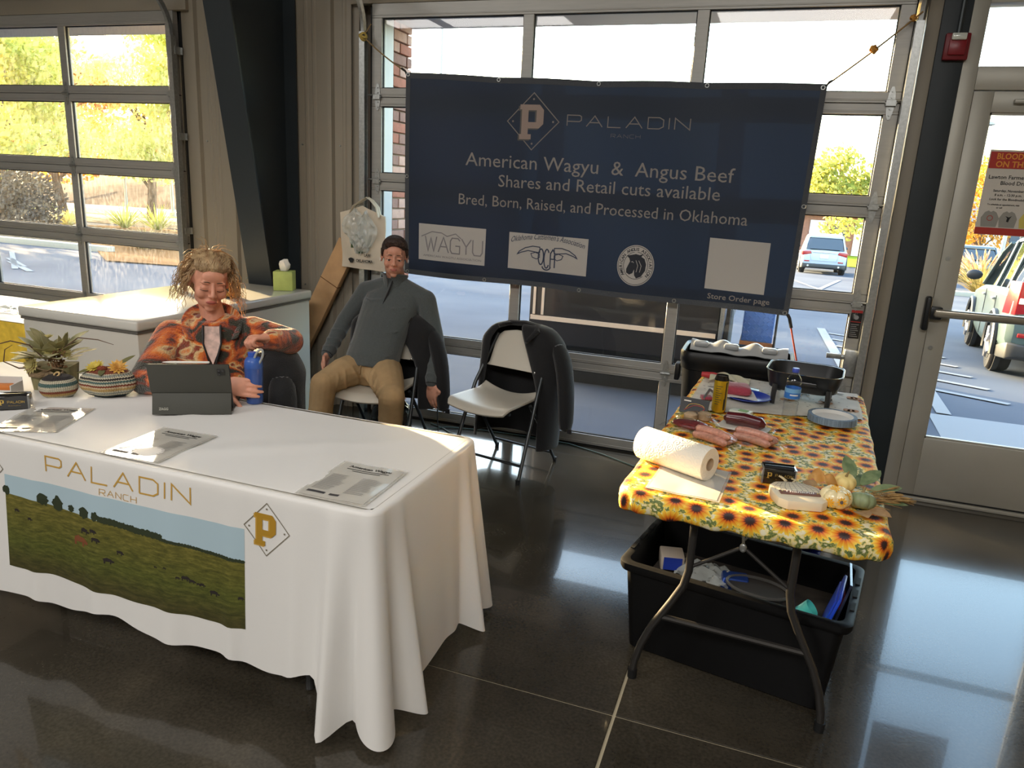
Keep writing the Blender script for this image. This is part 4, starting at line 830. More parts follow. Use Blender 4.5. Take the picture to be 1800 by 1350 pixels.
# ---------------------------------------------------------------- folding chairs
m_cp = mat('chair_plastic', (196, 190, 176), .45, bump=.05, bscale=200); m_cf = mat('chair_frame', (70, 74, 76), .35, metal=.7)
def chair(x, y, rz, label):
    t = root('folding_chair', (x, y, 0), label, 'chair', rz=rz)
    b = B()
    def seat(u, v):
        a = (u - .5) * 2; X = a * .215; Y = -.36 + .40 * v; z = .455 - .022 * (1 - a * a) * (1 - .3 * v) - .03 * max(0, (.12 - v) / .12) ** 2 + .035 * max(0, (v - .75) / .25) ** 2 * a * a
        X *= (1 - .06 * v); 
        if v < .12: X *= 1 - .10 * ((.12 - v) / .12) ** 2
        return Vector((X, Y, z))
    b.grid(seat, 20, 20); b.build('seat', m_cp, t, local=True, solid=-.018, bevel=.004, bseg=2, ang=60)
    pts = []
    for X, Z in [(-.205, .60), (-.19, .62), (-.165, .78), (-.13, .815), (-.05, .828), (.05, .828), (.13, .815), (.165, .78), (.19, .62), (.205, .60)]: pts.append((X, Z))
    b = B(); fr = [Vector((X, .045 + (Z - .6) * .22 + .03 * (1 - (X / .2) ** 2), Z)) for X, Z in pts]; b.loft([fr, [p + Vector((0, .018, 0)) for p in fr]]); b.build('backrest', m_cp, t, local=True, bevel=.005, ang=50)
    for s in (-1, 1):
        b = B(); b.tube([(s * .245, -.245, .012), (s * .235, -.13, .30), (s * .225, -.04, .50), (s * .205, .06, .66), (s * .16, .098, .80)], .0115, 10); lg = b.build('leg', m_cf, t, local=True)
        b = B(); b.lathe((s * .245, -.247, .0), [(.014, 0), (.015, .03)], 12); b.build('rubber_foot', m_seal, lg, local=True)
        b = B(); b.tube([(s * .212, -.10, .44), (s * .216, .06, .25), (s * .22, .235, .012)], .0105, 10); lg = b.build('leg', m_cf, t, local=True)
        b = B(); b.lathe((s * .22, .237, .0), [(.013, 0), (.014, .03)], 12); b.build('rubber_foot', m_seal, lg, local=True)
    b = B(); b.tube([(-.242, -.21, .10), (.242, -.21, .10)], .009, 8); b.build('stretcher', m_cf, t, local=True)
    b = B(); b.tube([(-.219, .20, .07), (.219, .20, .07)], .008, 8); b.build('stretcher', m_cf, t, local=True)
    b = B(); b.tube([(-.20, -.30, .430), (.20, -.30, .430)], .009, 8); b.build('seat_frame', m_cf, t, local=True)
    return t
m_coat = mat('black_wool', (12, 13, 16), .85, sheen=.25, bump=.3, bscale=250)
def coat(x, y, rz, label, z0=.14, opn=1., sleeve=1, ztop=.865, logo=False, wide=1., seed=0, studs=1):
    t = root('coat', (x, y, .5), label, 'coat', rz=rz); rnd = random.Random(seed)
    rings = []; n = 16
    for i in range(n + 1):
        f = i / n; z = ztop - (ztop - z0) * f - .5
        fx = .02 + .20 * min(1, f * 1.6) if opn > 0 else -.02
        g = .012 * sin(f * 9 + seed); sh = 1 if f > .12 else (.72 + .28 * (f / .12))
        if opn == 0: fx = -.03
        P = [(fx, -.03 if opn == 0 else -.015), (.15 + .08 * f, -.045), (.265, -.02), (.30 + .03 * f, .08), (.265, .17 + .03 * f), (.13, .20 + g), (0, .205 + .02 * f), (-.13, .20 - g), (-.25, .17 + .02 * f), (-.275 - .02 * f, .08), (-.255, -.01), (-.205, -.03), ((-.165 - .05 * f) if opn else -.02, -.022 if opn else -.035)]
        rings.append([Vector((px * sh * wide, .06 * (1 - f) + (py - .06) * (sh if sh < 1 else 1) + .06, z + .012 * sin(px * 14 + seed) * f)) for px, py in P])
    b = B()
    top = [p.lerp(Vector((0, .14, ztop - .5 + .01)), .55) + Vector((0, 0, .012)) for p in rings[0]]
    b.loft([top] + rings, cap=False, closed=False)
    b.build('body', m_coat, t, local=True, solid=.008, ang=70, sub=1)
    b = B(); b.tube([(-.14, .06, ztop - .515), (-.10, .13, ztop - .497), (0, .155, ztop - .492), (.10, .13, ztop - .497), (.14, .05, ztop - .515), (.11, -.022, ztop - .57)], [.02, .024, .026, .024, .022, .012], 8, flat=.7); b.build('collar', m_coat, t, local=True)
    for s in ((1, -1) if sleeve > 1 else (1,)):
        b = B(); P = [(s * .25, .10, ztop - .57), (s * .31, .09, ztop - .66), (s * .35, .07, ztop - .80), (s * .375, .05, ztop - .97), (s * .385, .04, ztop - 1.09)]
        if sleeve: b.tube(P, [.055, .066, .064, .058, .054], 12, flat=.72); sl = b.build('sleeve', m_coat, t, local=True, sub=1)
        if sleeve:
            b = B(); b.box((s * .415, .03, ztop - 1.07), (.03, .012, .03)); b.build('cuff_tab', m_coat, sl, local=True, bevel=.004)
    if studs:
        b = B(); b.ell((.20, -.052, .13), (.008, .005, .008)); b.build('snap', mat('chrome_snap', (205, 205, 200), .2, metal=1), t, local=True)
    return t
chair(1.215, -.60, radians(-12.8), 'empty beige folding chair with a black coat over its back')
coat(1.215, -.60, radians(-12.8), 'black coat hung over the empty folding chair', .15, seed=2)

# ---------------------------------------------------------------- chest freezer
m_fz = mat('freezer_white', (196, 192, 182), .32, spec=.5, bump=.03, bscale=90)
fz = root('chest_freezer', (-.74, -1.13, 0), 'white chest freezer standing end-on between the garage doors', 'freezer')
FX0, FX1, FY0, FY1 = -1.155, -.330, -1.895, -.385
b = B(); b.bb(FX0 + .02, FX1 - .012, FY0 + .012, FY1 - .012, .03, .858); b.build('cabinet', m_fz, fz, bevel=.012)
b = B(); b.bb(FX0 + .004, FX1, FY0, FY1, .870, .926); b.build('lid', mat('freezer_lid', (204, 202, 194), .16, spec=.6, bump=.02, bscale=30), fz, bevel=.014, bseg=3)
b = B(); b.bb(FX0 + .014, FX1 - .008, FY0 + .008, FY1 - .008, .858, .870); b.build('lid_gasket', mat('gasket_grey', (96, 92, 86), .7), fz)
b = B(); b.cyl((FX1 - .003, -1.28, .89), (FX1 + .006, -1.28, .89), .013, seg=14); b.build('lock', mat('lock_brown', (80, 50, 36), .4, metal=.5), fz)
b = B(); b.bb(FX1 - .02, FX1 + .010, -1.46, -1.24, .878, .904); b.build('handle', m_fz, fz, bevel=.008)
for x in (FX0 + .08, FX1 - .08):
    for y in (FY0 + .08, FY1 - .08): b = B(); b.cyl((x, y, 0), (x, y, .035), .02, seg=10); b.build('foot', m_seal, fz)
ti = root('tissue_box', (-.475, -.49, .926), 'green tissue box with a raised white tissue on the freezer', 'tissue box', rz=radians(25))
b = B(); b.bb(-.063, .063, -.063, .063, .001, .128); b.build('carton', mat('tissue_green', (176, 190, 106), .6, var=.08, vscale=20), ti, local=True, bevel=.003)
b = B(); b.poly([(.035 * cos(a), .02 * sin(a), .1285) for a in [2 * pi * k / 16 for k in range(16)]]); b.build('opening', mat('slot_dark', (60, 64, 40), .8), ti, local=True)
b = B(); b.loft([[Vector((r * cos(a) * (1 + .25 * sin(3 * a + z * 40)) + ox, r * .6 * sin(a) * (1 + .2 * cos(5 * a)), z)) for a in [2 * pi * k / 14 for k in range(14)]] for r, z, ox in ((.02, .125, 0), (.032, .15, .002), (.036, .172, 0), (.028, .192, -.006), (.012, .208, .01))]); b.build('tissue', mat('tissue_white', (236, 230, 218), .8), ti, local=True, smooth=True, ang=60)
mg = root('patterned_tin', (-.50, -.99, .926), 'black tin with sunflower pattern behind the woman\'s head', 'tin')
b = B(); b.bb(-.54, -.46, -1.03, -.95, .927, 1.035); b.build('tin_body', mat('tin_black', (34, 30, 26), .5), mg, bevel=.006)
b = B(); rnd = random.Random(4)
for k in range(26):
    f = rnd.choice((0, 1)); a0 = rnd.uniform(-.034, .034); z = rnd.uniform(.938, 1.025)
    c = Vector((-.50 + a0, -1.0315, z)) if f else Vector((-.4585, -.99 + a0, z)); X = Vector((1, 0, 0)) if f else Vector((0, 1, 0)); r = rnd.uniform(.006, .011)
    for q in range(6): an = q * pi / 3; b.add([c, c + X * (r * cos(an - .3)) + Vector((0, 0, r * sin(an - .3))), c + X * (r * 1.3 * cos(an)) + Vector((0, 0, r * 1.3 * sin(an))), c + X * (r * cos(an + .3)) + Vector((0, 0, r * sin(an + .3)))], [(0, 1, 2, 3)])
b.build('printed_flowers', mat('tin_yellow', (206, 160, 70), .5), mg, smooth=False, kind='stuff')
br = root('broom_stick', (-.79, -.12, .87), 'thin grey metal stick leaning by the dark column', 'stick')
b = B(); b.tube([(-.79, -.12, .3), (-.87, -.08, 1.38)], .011, 8); b.build('handle', m_galv, br); b = B(); b.tube([(-.868, -.081, 1.36), (-.872, -.079, 1.40)], .013, 8); b.build('cap', m_seal, br)
cb = root('cardboard_sheet', (-.42, -.1, 0), 'long brown cardboard box leaning between freezer and wall', 'cardboard')
_d = Vector((-.37, -.03, -.72)).normalized(); _c = Vector((-.42, -.09, .86)); _x = _d.cross(Vector((0, -1, .05))).normalized(); _y = _d.cross(_x)
b = B(); b.box(_c + _d * .1, (.155, .05, 1.05), R=Matrix((_x, _y, _d)).transposed()); b.build('carton', mat('cardboard', (196, 156, 112), .8, var=.08, vscale=14), cb, bevel=.003)
b = B(); b.box(_c + _d * -.1 - _y * (-.0) , (.157, .052, .006), R=Matrix((_x, _y, _d)).transposed()); b.build('tape_seam', mat('cardboard_dark', (120, 84, 50), .8), cb)
# tote bag with plastic bags on a hook
tg = root('tote_bag', (-.08, -.12, 1.08), 'cream tote bag stuffed with clear bags hung on the door hinge', 'bag')
b = B(); b.grid(lambda u, v: Vector((-.255 + .35 * u - .01 * v + .003 * sin(v * 9), -.125 - .022 * sin(pi * u) * sin(pi * v) + .006 * sin(u * 11 + v * 5), 1.075 + .375 * v - .012 * u + (.06 * (1 - abs(2 * u - 1)) if v > .95 else 0))), 24, 24); b.build('canvas', mat('canvas_cream', (214, 202, 182), .85, bump=.2, bscale=300), tg, solid=.01, ang=60)
for y in (-.145, -.115):
    b = B(); b.tube([(-.18, y, 1.44), (-.15, y, 1.50), (-.08, y + .01, 1.545), (-.05, y + .01, 1.56), (-.02, y + .01, 1.545), (.03, y, 1.50), (.05, y, 1.43)], .014, 8, flat=.3); b.build('strap', MATS['canvas_cream'], tg)
m_pb = mat('clear_bag', (210, 214, 208), .25, alpha=.55, coat=1, bump=1., bscale=18)
for k, (cx, cz, rx, rz_) in enumerate([(-.12, 1.36, .11, .12), (-.04, 1.33, .09, .14), (-.09, 1.27, .08, .09)]):
    rnd = random.Random(k); b = B(); b.grid(lambda u, v: Vector((cx + rx * (2 * u - 1) * sin(pi * min(.98, max(.1, v))) , -.165 - .03 * sin(pi * u) * sin(pi * v) + .02 * noise.noise(Vector((u * 6, v * 6, k))), cz + rz_ * (2 * v - 1) + .03 * noise.noise(Vector((u * 5, v * 5, k + 4))))), 20, 20); b.build('plastic_bag', m_pb, tg)
b = B(); b.box((-.10, -.152, 1.19), (.05, .002, .02)); b.box((-.15, -.151, 1.24), (.03, .002, .05)); b.build('green_print', mat('print_green', (60, 84, 50), .7), tg)
b = B(); addtext(b, 'OKLAHOMA', lambda x, z, h: Vector((x, -.150, z)), .030, -.125, 1.118, width=.13, bold=.0006); addtext(b, 'LAW', lambda x, z, h: Vector((x, -.150, z)), .03, -.06, 1.16, width=.05, bold=.0006)
b.poly([(-.165 + .02 * cos(a) * (1 + .3 * sin(3 * a)), -.150, 1.128 + .018 * sin(a)) for a in [2 * pi * k / 12 for k in range(12)]]); b.build('black_print', mat('ink_black', (30, 30, 30), .7), tg, smooth=False)
# poster on the entry door
ps = root('poster', (3.87, -.012, 1.56), 'blood drive poster taped inside the entry door glass', 'poster')
b = B(); b.bb(3.640, 4.08, -.0135, -.012, 1.560, 2.0); b.build('paper', mat('poster_paper', (206, 200, 190), .6), ps, smooth=False)
pmap = lambda x, z, h=0: Vector((x, -.0138 - h * .5, z))
b = B(); b.bb(3.645, 4.08, -.0150, -.0136, 1.905, 1.99); b.bb(3.640, 4.08, -.0150, -.0136, 1.562, 1.598); b.build('red_band', mat('poster_red', (176, 54, 44), .6), ps, smooth=False)
b = B(); addtext(b, 'BLOOD DONORS ARE', pmap, .042, 3.676, 1.953, h=.004, bold=.001, width=.36); addtext(b, 'ON THE "NICE" LIST', pmap, .042, 3.676, 1.913, h=.004, bold=.001, width=.36); b.build('gold_lettering', mat('poster_gold', (226, 150, 60), .6), ps, smooth=False)
b = B()
for s, x, z, sz in (('Lawton Farmers Market', 3.655, 1.852, .028), ('Blood Drive', 3.715, 1.822, .028), ('Saturday, November', 3.69, 1.786, .017), ('8 a.m. - 12:30 p.m.', 3.70, 1.764, .017), ('Look for the Bloodmobile', 3.68, 1.742, .016), ('To schedule an appointment, visit', 3.675, 1.716, .011), ('or call', 3.72, 1.70, .011)): addtext(b, s, pmap, sz, x, z, h=.002, bold=.0003)
b.build('black_lettering', MATS['ink_black'], ps, smooth=False)
for k, (cx, m_) in enumerate(((3.70, 'shirt_grey'), (3.785, 'shirt_grey'), (3.88, 'shirt_yellow'))):
    b = B(); b.poly([(cx + x * .045, -.0148, 1.602 + z * .085) for x, z in [(-.8, 0), (-.95, .55), (-.6, .9), (-.25, 1), (0, .92), (.25, 1), (.6, .9), (.95, .55), (.8, 0)]]); b.build('printed_shirt', mat(m_, (150, 148, 140) if 'grey' in m_ else (206, 190, 100), .7), ps, smooth=False)
b = B(); stroke(b, pmap, arcpts(3.70, 1.648, .013, .013, 0, 360, 14)[:-1], .003, closed=True, h=.004); b.build('shirt_logo', MATS['poster_red'], ps, smooth=False)
b = B(); b.poly([pmap(3.785 + x, 1.648 + z, .004) for x, z in [(-.014, .014), (-.004, .004), (-.006, -.014), (.004, -.018), (.008, .0), (.016, .016), (.004, .008)]]); b.build('shirt_logo', MATS['ink_black'], ps, smooth=False)
# ---------------------------------------------------------------- people: one continuous voxel-fused body each, clothes and hair as children
def fuse(b, name, mats, parent, voxel=.004, smooth=4, fn=None, label=None):
    me = bpy.data.meshes.new('tmp'); me.from_pydata([tuple(v) for v in b.v], [], b.f)
    bm = bmesh.new(); bm.from_mesh(me); bmesh.ops.recalc_face_normals(bm, faces=bm.faces); bm.to_mesh(me); bm.free()
    o = bpy.data.objects.new('tmp', me); COL.objects.link(o)
    r = o.modifiers.new('r', 'REMESH'); r.mode = 'VOXEL'; r.voxel_size = voxel; r.adaptivity = 0
    s = o.modifiers.new('s', 'SMOOTH'); s.factor = .5; s.iterations = smooth
    dg = bpy.context.evaluated_depsgraph_get(); m2 = bpy.data.meshes.new_from_object(o.evaluated_get(dg)); bpy.data.objects.remove(o)
    m2.name = name; inv = wmat(parent).inverted(); m2.transform(inv)
    m2.materials.clear()
    for m in mats: m2.materials.append(m)
    m2.polygons.foreach_set('use_smooth', [True] * len(m2.polygons))
    if fn:
        W = wmat(parent); m2.polygons.foreach_set('material_index', [fn(W @ p.center) for p in m2.polygons])
    m2.update(); q = bpy.data.objects.new(name, m2); COL.objects.link(q); q.parent = parent; return q
def limb(b, pts, rs, flat=None, seg=14):
    """tapered chain: tube pieces with a ball at each joint"""
    pts = [Vector(p) for p in pts]
    for i in range(len(pts) - 1):
        n = 3; b.tube([pts[i].lerp(pts[i + 1], k / n) for k in range(n + 1)], [rs[i] + (rs[i + 1] - rs[i]) * k / n for k in range(n + 1)], seg)
    for p, r in zip(pts, rs): b.ell(p, r * .995, seg=seg, ring=8)
def hand(b, W, d, nrm, curl, spread=.0, S=1., side=1, thumb_in=.5, curls=None):
    """W wrist, d towards the fingers, nrm out of the back of the hand; fingers curl towards -nrm"""
    d = Vector(d).normalized(); nrm = Vector(nrm); nrm = (nrm - d * nrm.dot(d)).normalized(); a = d.cross(nrm) * side
    M_ = Matrix((a, d, nrm)).transposed()
    b.ell(Vector(W) + d * .048 * S, (.041 * S, .054 * S, .0165 * S), M_); b.ell(Vector(W) + d * .07 * S, (.042 * S, .03 * S, .0135 * S), M_)
    b.ell(Vector(W) + d * .03 * S + a * .022 * S - nrm * .006 * S, (.02 * S, .034 * S, .017 * S), M_)
    limb(b, [Vector(W) - d * .03, Vector(W) + d * .02 * S], [.026 * S, .025 * S])
    for i, (o, L) in enumerate(((.031, .070), (.0105, .080), (-.0105, .075), (-.031, .058))):
        c = curls[i] if curls else curl; p = Vector(W) + d * (.084 - .004 * abs(i - 1)) * S + a * o * S; dirn = (d + a * (o * spread * 14)).normalized(); P = [p - d * .02 * S, p]; ang = 0
        for k, f in enumerate((.45, .32, .26)):
            ang += c * (.8, 1.1, .8)[k]; v = dirn * cos(ang) - nrm * sin(ang); P.append(P[-1] + v * L * f * S)
        limb(b, P, [.0095 * S, .0098 * S, .0092 * S, .0083 * S, .0072 * S], seg=10)
    t0 = Vector(W) + d * .022 * S + a * .026 * S - nrm * .004 * S; v1 = (d * .62 + a * .75 - nrm * .25 * thumb_in).normalized(); v2 = (d * .9 + a * (.45 - thumb_in) - nrm * .45 * thumb_in).normalized()
    P = [t0, t0 + v1 * .036 * S, t0 + v1 * .036 * S + v2 * .032 * S, t0 + v1 * .036 * S + (v2 * 1.9 - a * .25 * thumb_in).normalized() * .057 * S]
    limb(b, P, [.0135 * S, .0115 * S, .0105 * S, .0085 * S], seg=10)
class Head:
    def __init__(s, c, yaw, pitch, roll, S=1.):
        """yaw: direction faced, degrees from +x; pitch down positive"""
        s.c = Vector(c); s.S = S
        f = Vector((cos(radians(yaw)) * cos(radians(pitch)), sin(radians(yaw)) * cos(radians(pitch)), -sin(radians(pitch))))
        x = f.cross(Vector((0, 0, 1))).normalized() * -1      # local +x = person's left seen... (-y forward)
        z = x.cross(-f) * 1
        if z.z < 0: z = -z
        x = (-f).cross(z) * 1
        M_ = Matrix((x, -f, z)).transposed()
        s.M = M_ @ Matrix.Rotation(radians(roll), 3, 'Y')
    def p(s, x, y, z): return s.c + s.M @ (Vector((x, y, z)) * s.S)
    def e(s, b, c, r, R=None, seg=20, ring=14): b.ell(s.p(*c), tuple(k * s.S for k in r), s.M @ (R or Matrix.Identity(3)), seg, ring)
def head(b, H, fem=False):
    j = .98 if fem else 1.
    H.e(b, (0, .018, .038), (.074, .094, .082)); H.e(b, (0, -.022, .0), (.061, .066, .094)); H.e(b, (0, -.028, -.055), (.051 * j, .052, .046))
    H.e(b, (0, -.066, -.089), (.020, .017, .016)); H.e(b, (0, -.070, .048), (.046, .022, .032)); H.e(b, (0, -.070, -.058), (.028, .022, .024))
    for s_ in (-1, 1):
        H.e(b, (s_ * .036, -.057, -.022), (.026 if fem else .024, .026, .028)); H.e(b, (s_ * .030, -.081, .027), (.021, .009, .0065), Matrix.Rotation(-s_ * .06, 3, 'Y')); H.e(b, (s_ * .038 * j, -.008, -.052), (.017, .032, .032))
        H.e(b, (s_ * .0115, -.099, -.025), (.0075, .010, .0065)); H.e(b, (s_ * .0765, .014, .002), (.0065, .016, .030), Matrix.Rotation(s_ * -.35, 3, 'Z'))
        H.e(b, (s_ * .031, -.0762, .0098 if not fem else .0060), (.0170, .0120, .0075 if not fem else .0095)); H.e(b, (s_ * .031, -.0740, -.0060), (.0162, .0112, .0055))
    limb(b, [H.p(0, -.088, .024), H.p(0, -.099, -.002), H.p(0, -.109, -.021)], [.0070 * H.S, .0085 * H.S, .0105 * H.S], seg=12)
    H.e(b, (0, -.0885, -.0505), (.0205, .0080, .0048)); H.e(b, (0, -.0880, -.0595), (.0175, .0085, .0058))
def face_parts(H, parent, iris, brow, lash, open_=1., browr=.004):
    for s_ in (-1, 1):
        b = B(); H.e(b, (s_ * .031, -.0735 if open_ > .6 else -.071, .0022 if open_ > .6 else -.003), (.0122, .0122, .0110 * max(.4, open_))); ey = b.build('eye', mat('eye_white', (196, 188, 182), .2, coat=.5), parent)
        if open_ > .6: b = B(); H.e(b, (s_ * .0305, -.0832, .0018), (.0060, .0040, .0058)); b.build('iris', mat(iris, (52, 42, 34), .15), ey)
        b = B(); b.tube([H.p(s_ * (.017 + .030 * t), (-.0866 if open_ > .6 else -.0885) + .012 * t * t, (.0036 if open_ > .6 else -.0042) + (.0035 if open_ > .6 else -.0022) * sin(pi * t)) for t in [k / 6 for k in range(7)]], .0013 * H.S, 5); b.build('eyelash', mat(lash, (60, 42, 32), .7), parent)
        b = B(); b.tube([H.p(s_ * (.013 + .036 * t), -.0928 + .018 * t * t, .0290 + .0052 * sin(pi * (.15 + t * .85)) - .004 * t) for t in [k / 6 for k in range(7)]], [browr * .7, browr, browr, browr, browr * .9, browr * .7, browr * .4], 6, flat=.6); b.build('eyebrow', mat(brow, (84, 66, 50), .8), parent)
def skin(name, a, lips):
    mat(name, a, .48, spec=.4, var=.07, vscale=45, bump=.06, bscale=220, sss=.12); mat(name + '_lips', lips, .4, spec=.4)
    return [MATS[name], MATS[name + '_lips']]
def lipfn(H):
    inv = H.M.inverted()
    def f(p):
        q = inv @ (p - H.c) / H.S
        return 1 if (abs(q.x) < .021 and q.y < -.080 and abs(q.z + .0548) < .0082 * (1 - (q.x / .023) ** 2) + .0006) else 0
    return f

# ---------------- youth in the dark pullover
yt = root('person', (.42, -.80, 0), 'young man in dark grey half-zip pullover and khaki trousers, seated', 'person')
HY = Head((.418, -.600, 1.215), -63, 4, 2, 1.03)
b = B(); head(b, HY)
limb(b, [HY.p(0, .02, -.05), (.405, -.545, 1.05)], [.056, .060]); 
Y_SL, Y_SR = Vector((.205, -.565, .985)), Vector((.615, -.555, .965)); Y_EL, Y_ER = Vector((.055, -.60, .775)), Vector((.705, -.575, .715)); Y_WL, Y_WR = Vector((.055, -.80, .600)), Vector((.735, -.69, .475))
limb(b, [(.41, -.56, 1.02), (.40, -.60, .86), (.385, -.70, .66), (.385, -.78, .56)], [.075, .11, .10, .11])
limb(b, [Y_SL, Y_EL, Y_WL], [.042, .035, .026]); limb(b, [Y_SR, Y_ER, Y_WR], [.042, .035, .026]); limb(b, [Y_SL, (.41, -.56, 1.0), Y_SR], [.042, .06, .042])
KL, KR, AL, AR = Vector((.265, -1.16, .515)), Vector((.695, -1.13, .495)), Vector((.235, -1.20, .09)), Vector((.60, -.98, .09))
limb(b, [(.30, -.80, .54), KL, AL], [.07, .05, .036]); limb(b, [(.47, -.80, .54), KR, AR], [.07, .05, .036])
hand(b, Y_WL, (.10, -.55, -.80), (-.9, -.1, .1), .45, side=-1, S=1.02); hand(b, Y_WR, (.02, -.12, -1), (-.25, -1, .1), .35, side=-1, S=1.05, thumb_in=.7)
sk = skin('skin_youth', (206, 150, 126), (176, 108, 96)); fuse(b, 'body', sk, yt, .0042, 4, lipfn(HY))
face_parts(HY, yt, 'iris_dark', 'brow_dark', 'lash_dark', .95, .0042)
# hair: short dark, cut as a cap with a ruffled fringe
b = B(); HY.e(b, (0, .026, .058), (.0795, .094, .078)); HY.e(b, (0, -.028, .104), (.062, .052, .028)); HY.e(b, (0, .060, .01), (.070, .060, .07))
rnd = random.Random(5)
for k in range(70):
    a = rnd.uniform(-.055, .055); H0 = HY.p(a, -.045 + rnd.uniform(-.01, .05), .118 - a * a * 6); H1 = HY.p(a * 1.15 + .008, -.080 + abs(a) * .45, .088 - abs(a) * .3 + rnd.uniform(-.004, .008)); b.tube([H0, H0.lerp(H1, .5) + HY.M @ Vector((0, -.008, .008)), H1], [.008, .007, .002], 6)
for s_ in (-1, 1): b.tube([HY.p(s_ * .072, -.022, .06), HY.p(s_ * .0745, -.016, .03), HY.p(s_ * .073, -.012, .006)], [.012, .009, .003], 6)
fuse(b, 'hair', [mat('hair_dark_brown', (58, 44, 38), .55, bump=.8, bscale=160, var=.3, vscale=80, stretch=(1, 1, .3))], yt, .0035, 1)
for s_ in (-1, 1): b = B(); HY.e(b, (s_ * .083, -.004, -.012), (.004, .006, .012)); b.build('earbud', mat('earbud_white', (225, 222, 216), .3), yt)
m_sw = mat('pullover_charcoal', (74, 80, 80), .9, sheen=.4, var=.12, vscale=140, bump=.25, bscale=420)
m_swd = mat('pullover_dark_panel', (30, 32, 36), .9, sheen=.2, bump=.2, bscale=420)
b = B()
def torso(b, secs, seg=24):
    rings = []
    for c, rx, ry, tw, ti in secs:
        M_ = Matrix.Rotation(radians(tw), 3, 'Z') @ Matrix.Rotation(radians(ti), 3, 'X')
        rings.append([Vector(c) + M_ @ Vector((rx * cos(2 * pi * k / seg), ry * sin(2 * pi * k / seg), 0)) for k in range(seg)])
    b.loft(rings)
torso(b, [((.385, -.835, .555), .165, .125, 3, -20), ((.385, -.80, .62), .172, .135, 3, -20), ((.388, -.735, .72), .168, .13, 3, -18), ((.395, -.665, .83), .18, .13, 3, -15), ((.405, -.60, .93), .192, .12, 3, -10), ((.41, -.57, .99), .185, .105, 3, -5), ((.412, -.565, 1.03), .12, .085, 0, 0), ((.413, -.567, 1.06), .075, .075, 0, 0)])
limb(b, [Y_SL, (.29, -.565, 1.015), (.41, -.565, 1.045), (.53, -.562, 1.005), Y_SR], [.066, .062, .072, .062, .066]); limb(b, [Y_SL, Y_SL.lerp(Y_EL, .5), Y_EL], [.068, .060, .054]); limb(b, [Y_EL, Y_WL - (Y_WL - Y_EL) * .04], [.053, .041])
limb(b, [Y_SR, Y_SR.lerp(Y_ER, .5), Y_ER], [.068, .060, .054]); limb(b, [Y_ER, Y_WR - (Y_WR - Y_ER) * .04], [.053, .041])
for k in range(9):      # cloth folds across the belly and sleeves
    z = .60 + k * .045; y0 = -.80 + (z - .62) * .62 - .128 + .01; dx = .05 * sin(k * 2.1)
    b.tube([(.385 + dx - .11, y0 + .035, z + .012 * sin(k)), (.385 + dx - .03, y0 + .002, z - .006), (.385 + dx + .05, y0 + .004, z + .004), (.385 + dx + .13, y0 + .05, z + .018)], [.001, .009, .009, .001], 6)
for A_, B_ in ((Y_SL, Y_EL), (Y_EL, Y_WL), (Y_SR, Y_ER), (Y_ER, Y_WR)):
    for f in (.35, .62, .85):
        c = A_.lerp(B_, f); dd = (B_ - A_).normalized(); o = dd.orthogonal().normalized(); o2 = dd.cross(o); r = .052 - .010 * f
        b.tube([c + o * (r * cos(a)) + o2 * (r * sin(a)) + dd * (.012 * sin(a * 2)) for a in [2 * pi * q / 14 for q in range(14)]], .007, 6, closed=True)
def swfn(p):
    # dark side and underarm panels
    rel = p.x - .395
    if .60 < p.z < .95 and abs(rel) > .150 + (.95 - p.z) * .06 and abs(rel) < .215 and p.y < -.50 and (p.z < .93): return 1
    return 0
fuse(b, 'pullover', [m_sw], yt, .0065, 6)
b = B()                                             # stand collar, open at the front
for lay, rr in ((0, .074), ):
    R_ = []
    for zz, r_, dy in ((1.035, .082, 0), (1.06, .076, -.004), (1.09, .076, -.010), (1.115, .084, -.016)):
        R_.append([Vector((.413 + r_ * cos(a), -.568 + dy + r_ * sin(a) * 1.02, zz + .010 * cos(a - 4.7) - .02 * max(0, -sin(a + .0)) ** 6)) for a in [radians(-78 + (336) * k / 26) for k in range(27)]])
    b.loft(R_, cap=False, closed=False)
b.build('collar', m_sw, yt, solid=.007, ang=70)
b = B(); b.tube([(.432, -.648, 1.08), (.424, -.668, 1.03), (.412, -.700, .975), (.402, -.732, .915)], [.008, .009, .008, .006], 8, flat=.5); b.build('zip_placket', m_swd, yt)
for W_h, E_h in ((Y_WL, Y_EL), (Y_WR, Y_ER)):
    dd = (W_h - E_h).normalized(); b = B(); b.tube([W_h - dd * .035, W_h + dd * .004], [.040, .038], 16); b.build('cuff', m_swd, yt)
b = B(); limb(b, [(.30, -.80, .545), ((.30 + KL.x) / 2, (-.80 + KL.y) / 2, .545), KL], [.105, .092, .074]); limb(b, [KL, KL.lerp(AL, .5), AL + Vector((0, 0, .02))], [.076, .068, .066])
limb(b, [(.47, -.80, .545), ((.47 + KR.x) / 2, (-.80 + KR.y) / 2, .535), KR], [.105, .092, .074]); limb(b, [KR, KR.lerp(AR, .5), AR + Vector((0, 0, .02))], [.076, .070, .068]); torso(b, [((.385, -.76, .46), .17, .14, 0, 0), ((.385, -.79, .53), .18, .15, 0, 0), ((.385, -.79, .60), .165, .135, 0, -10)])
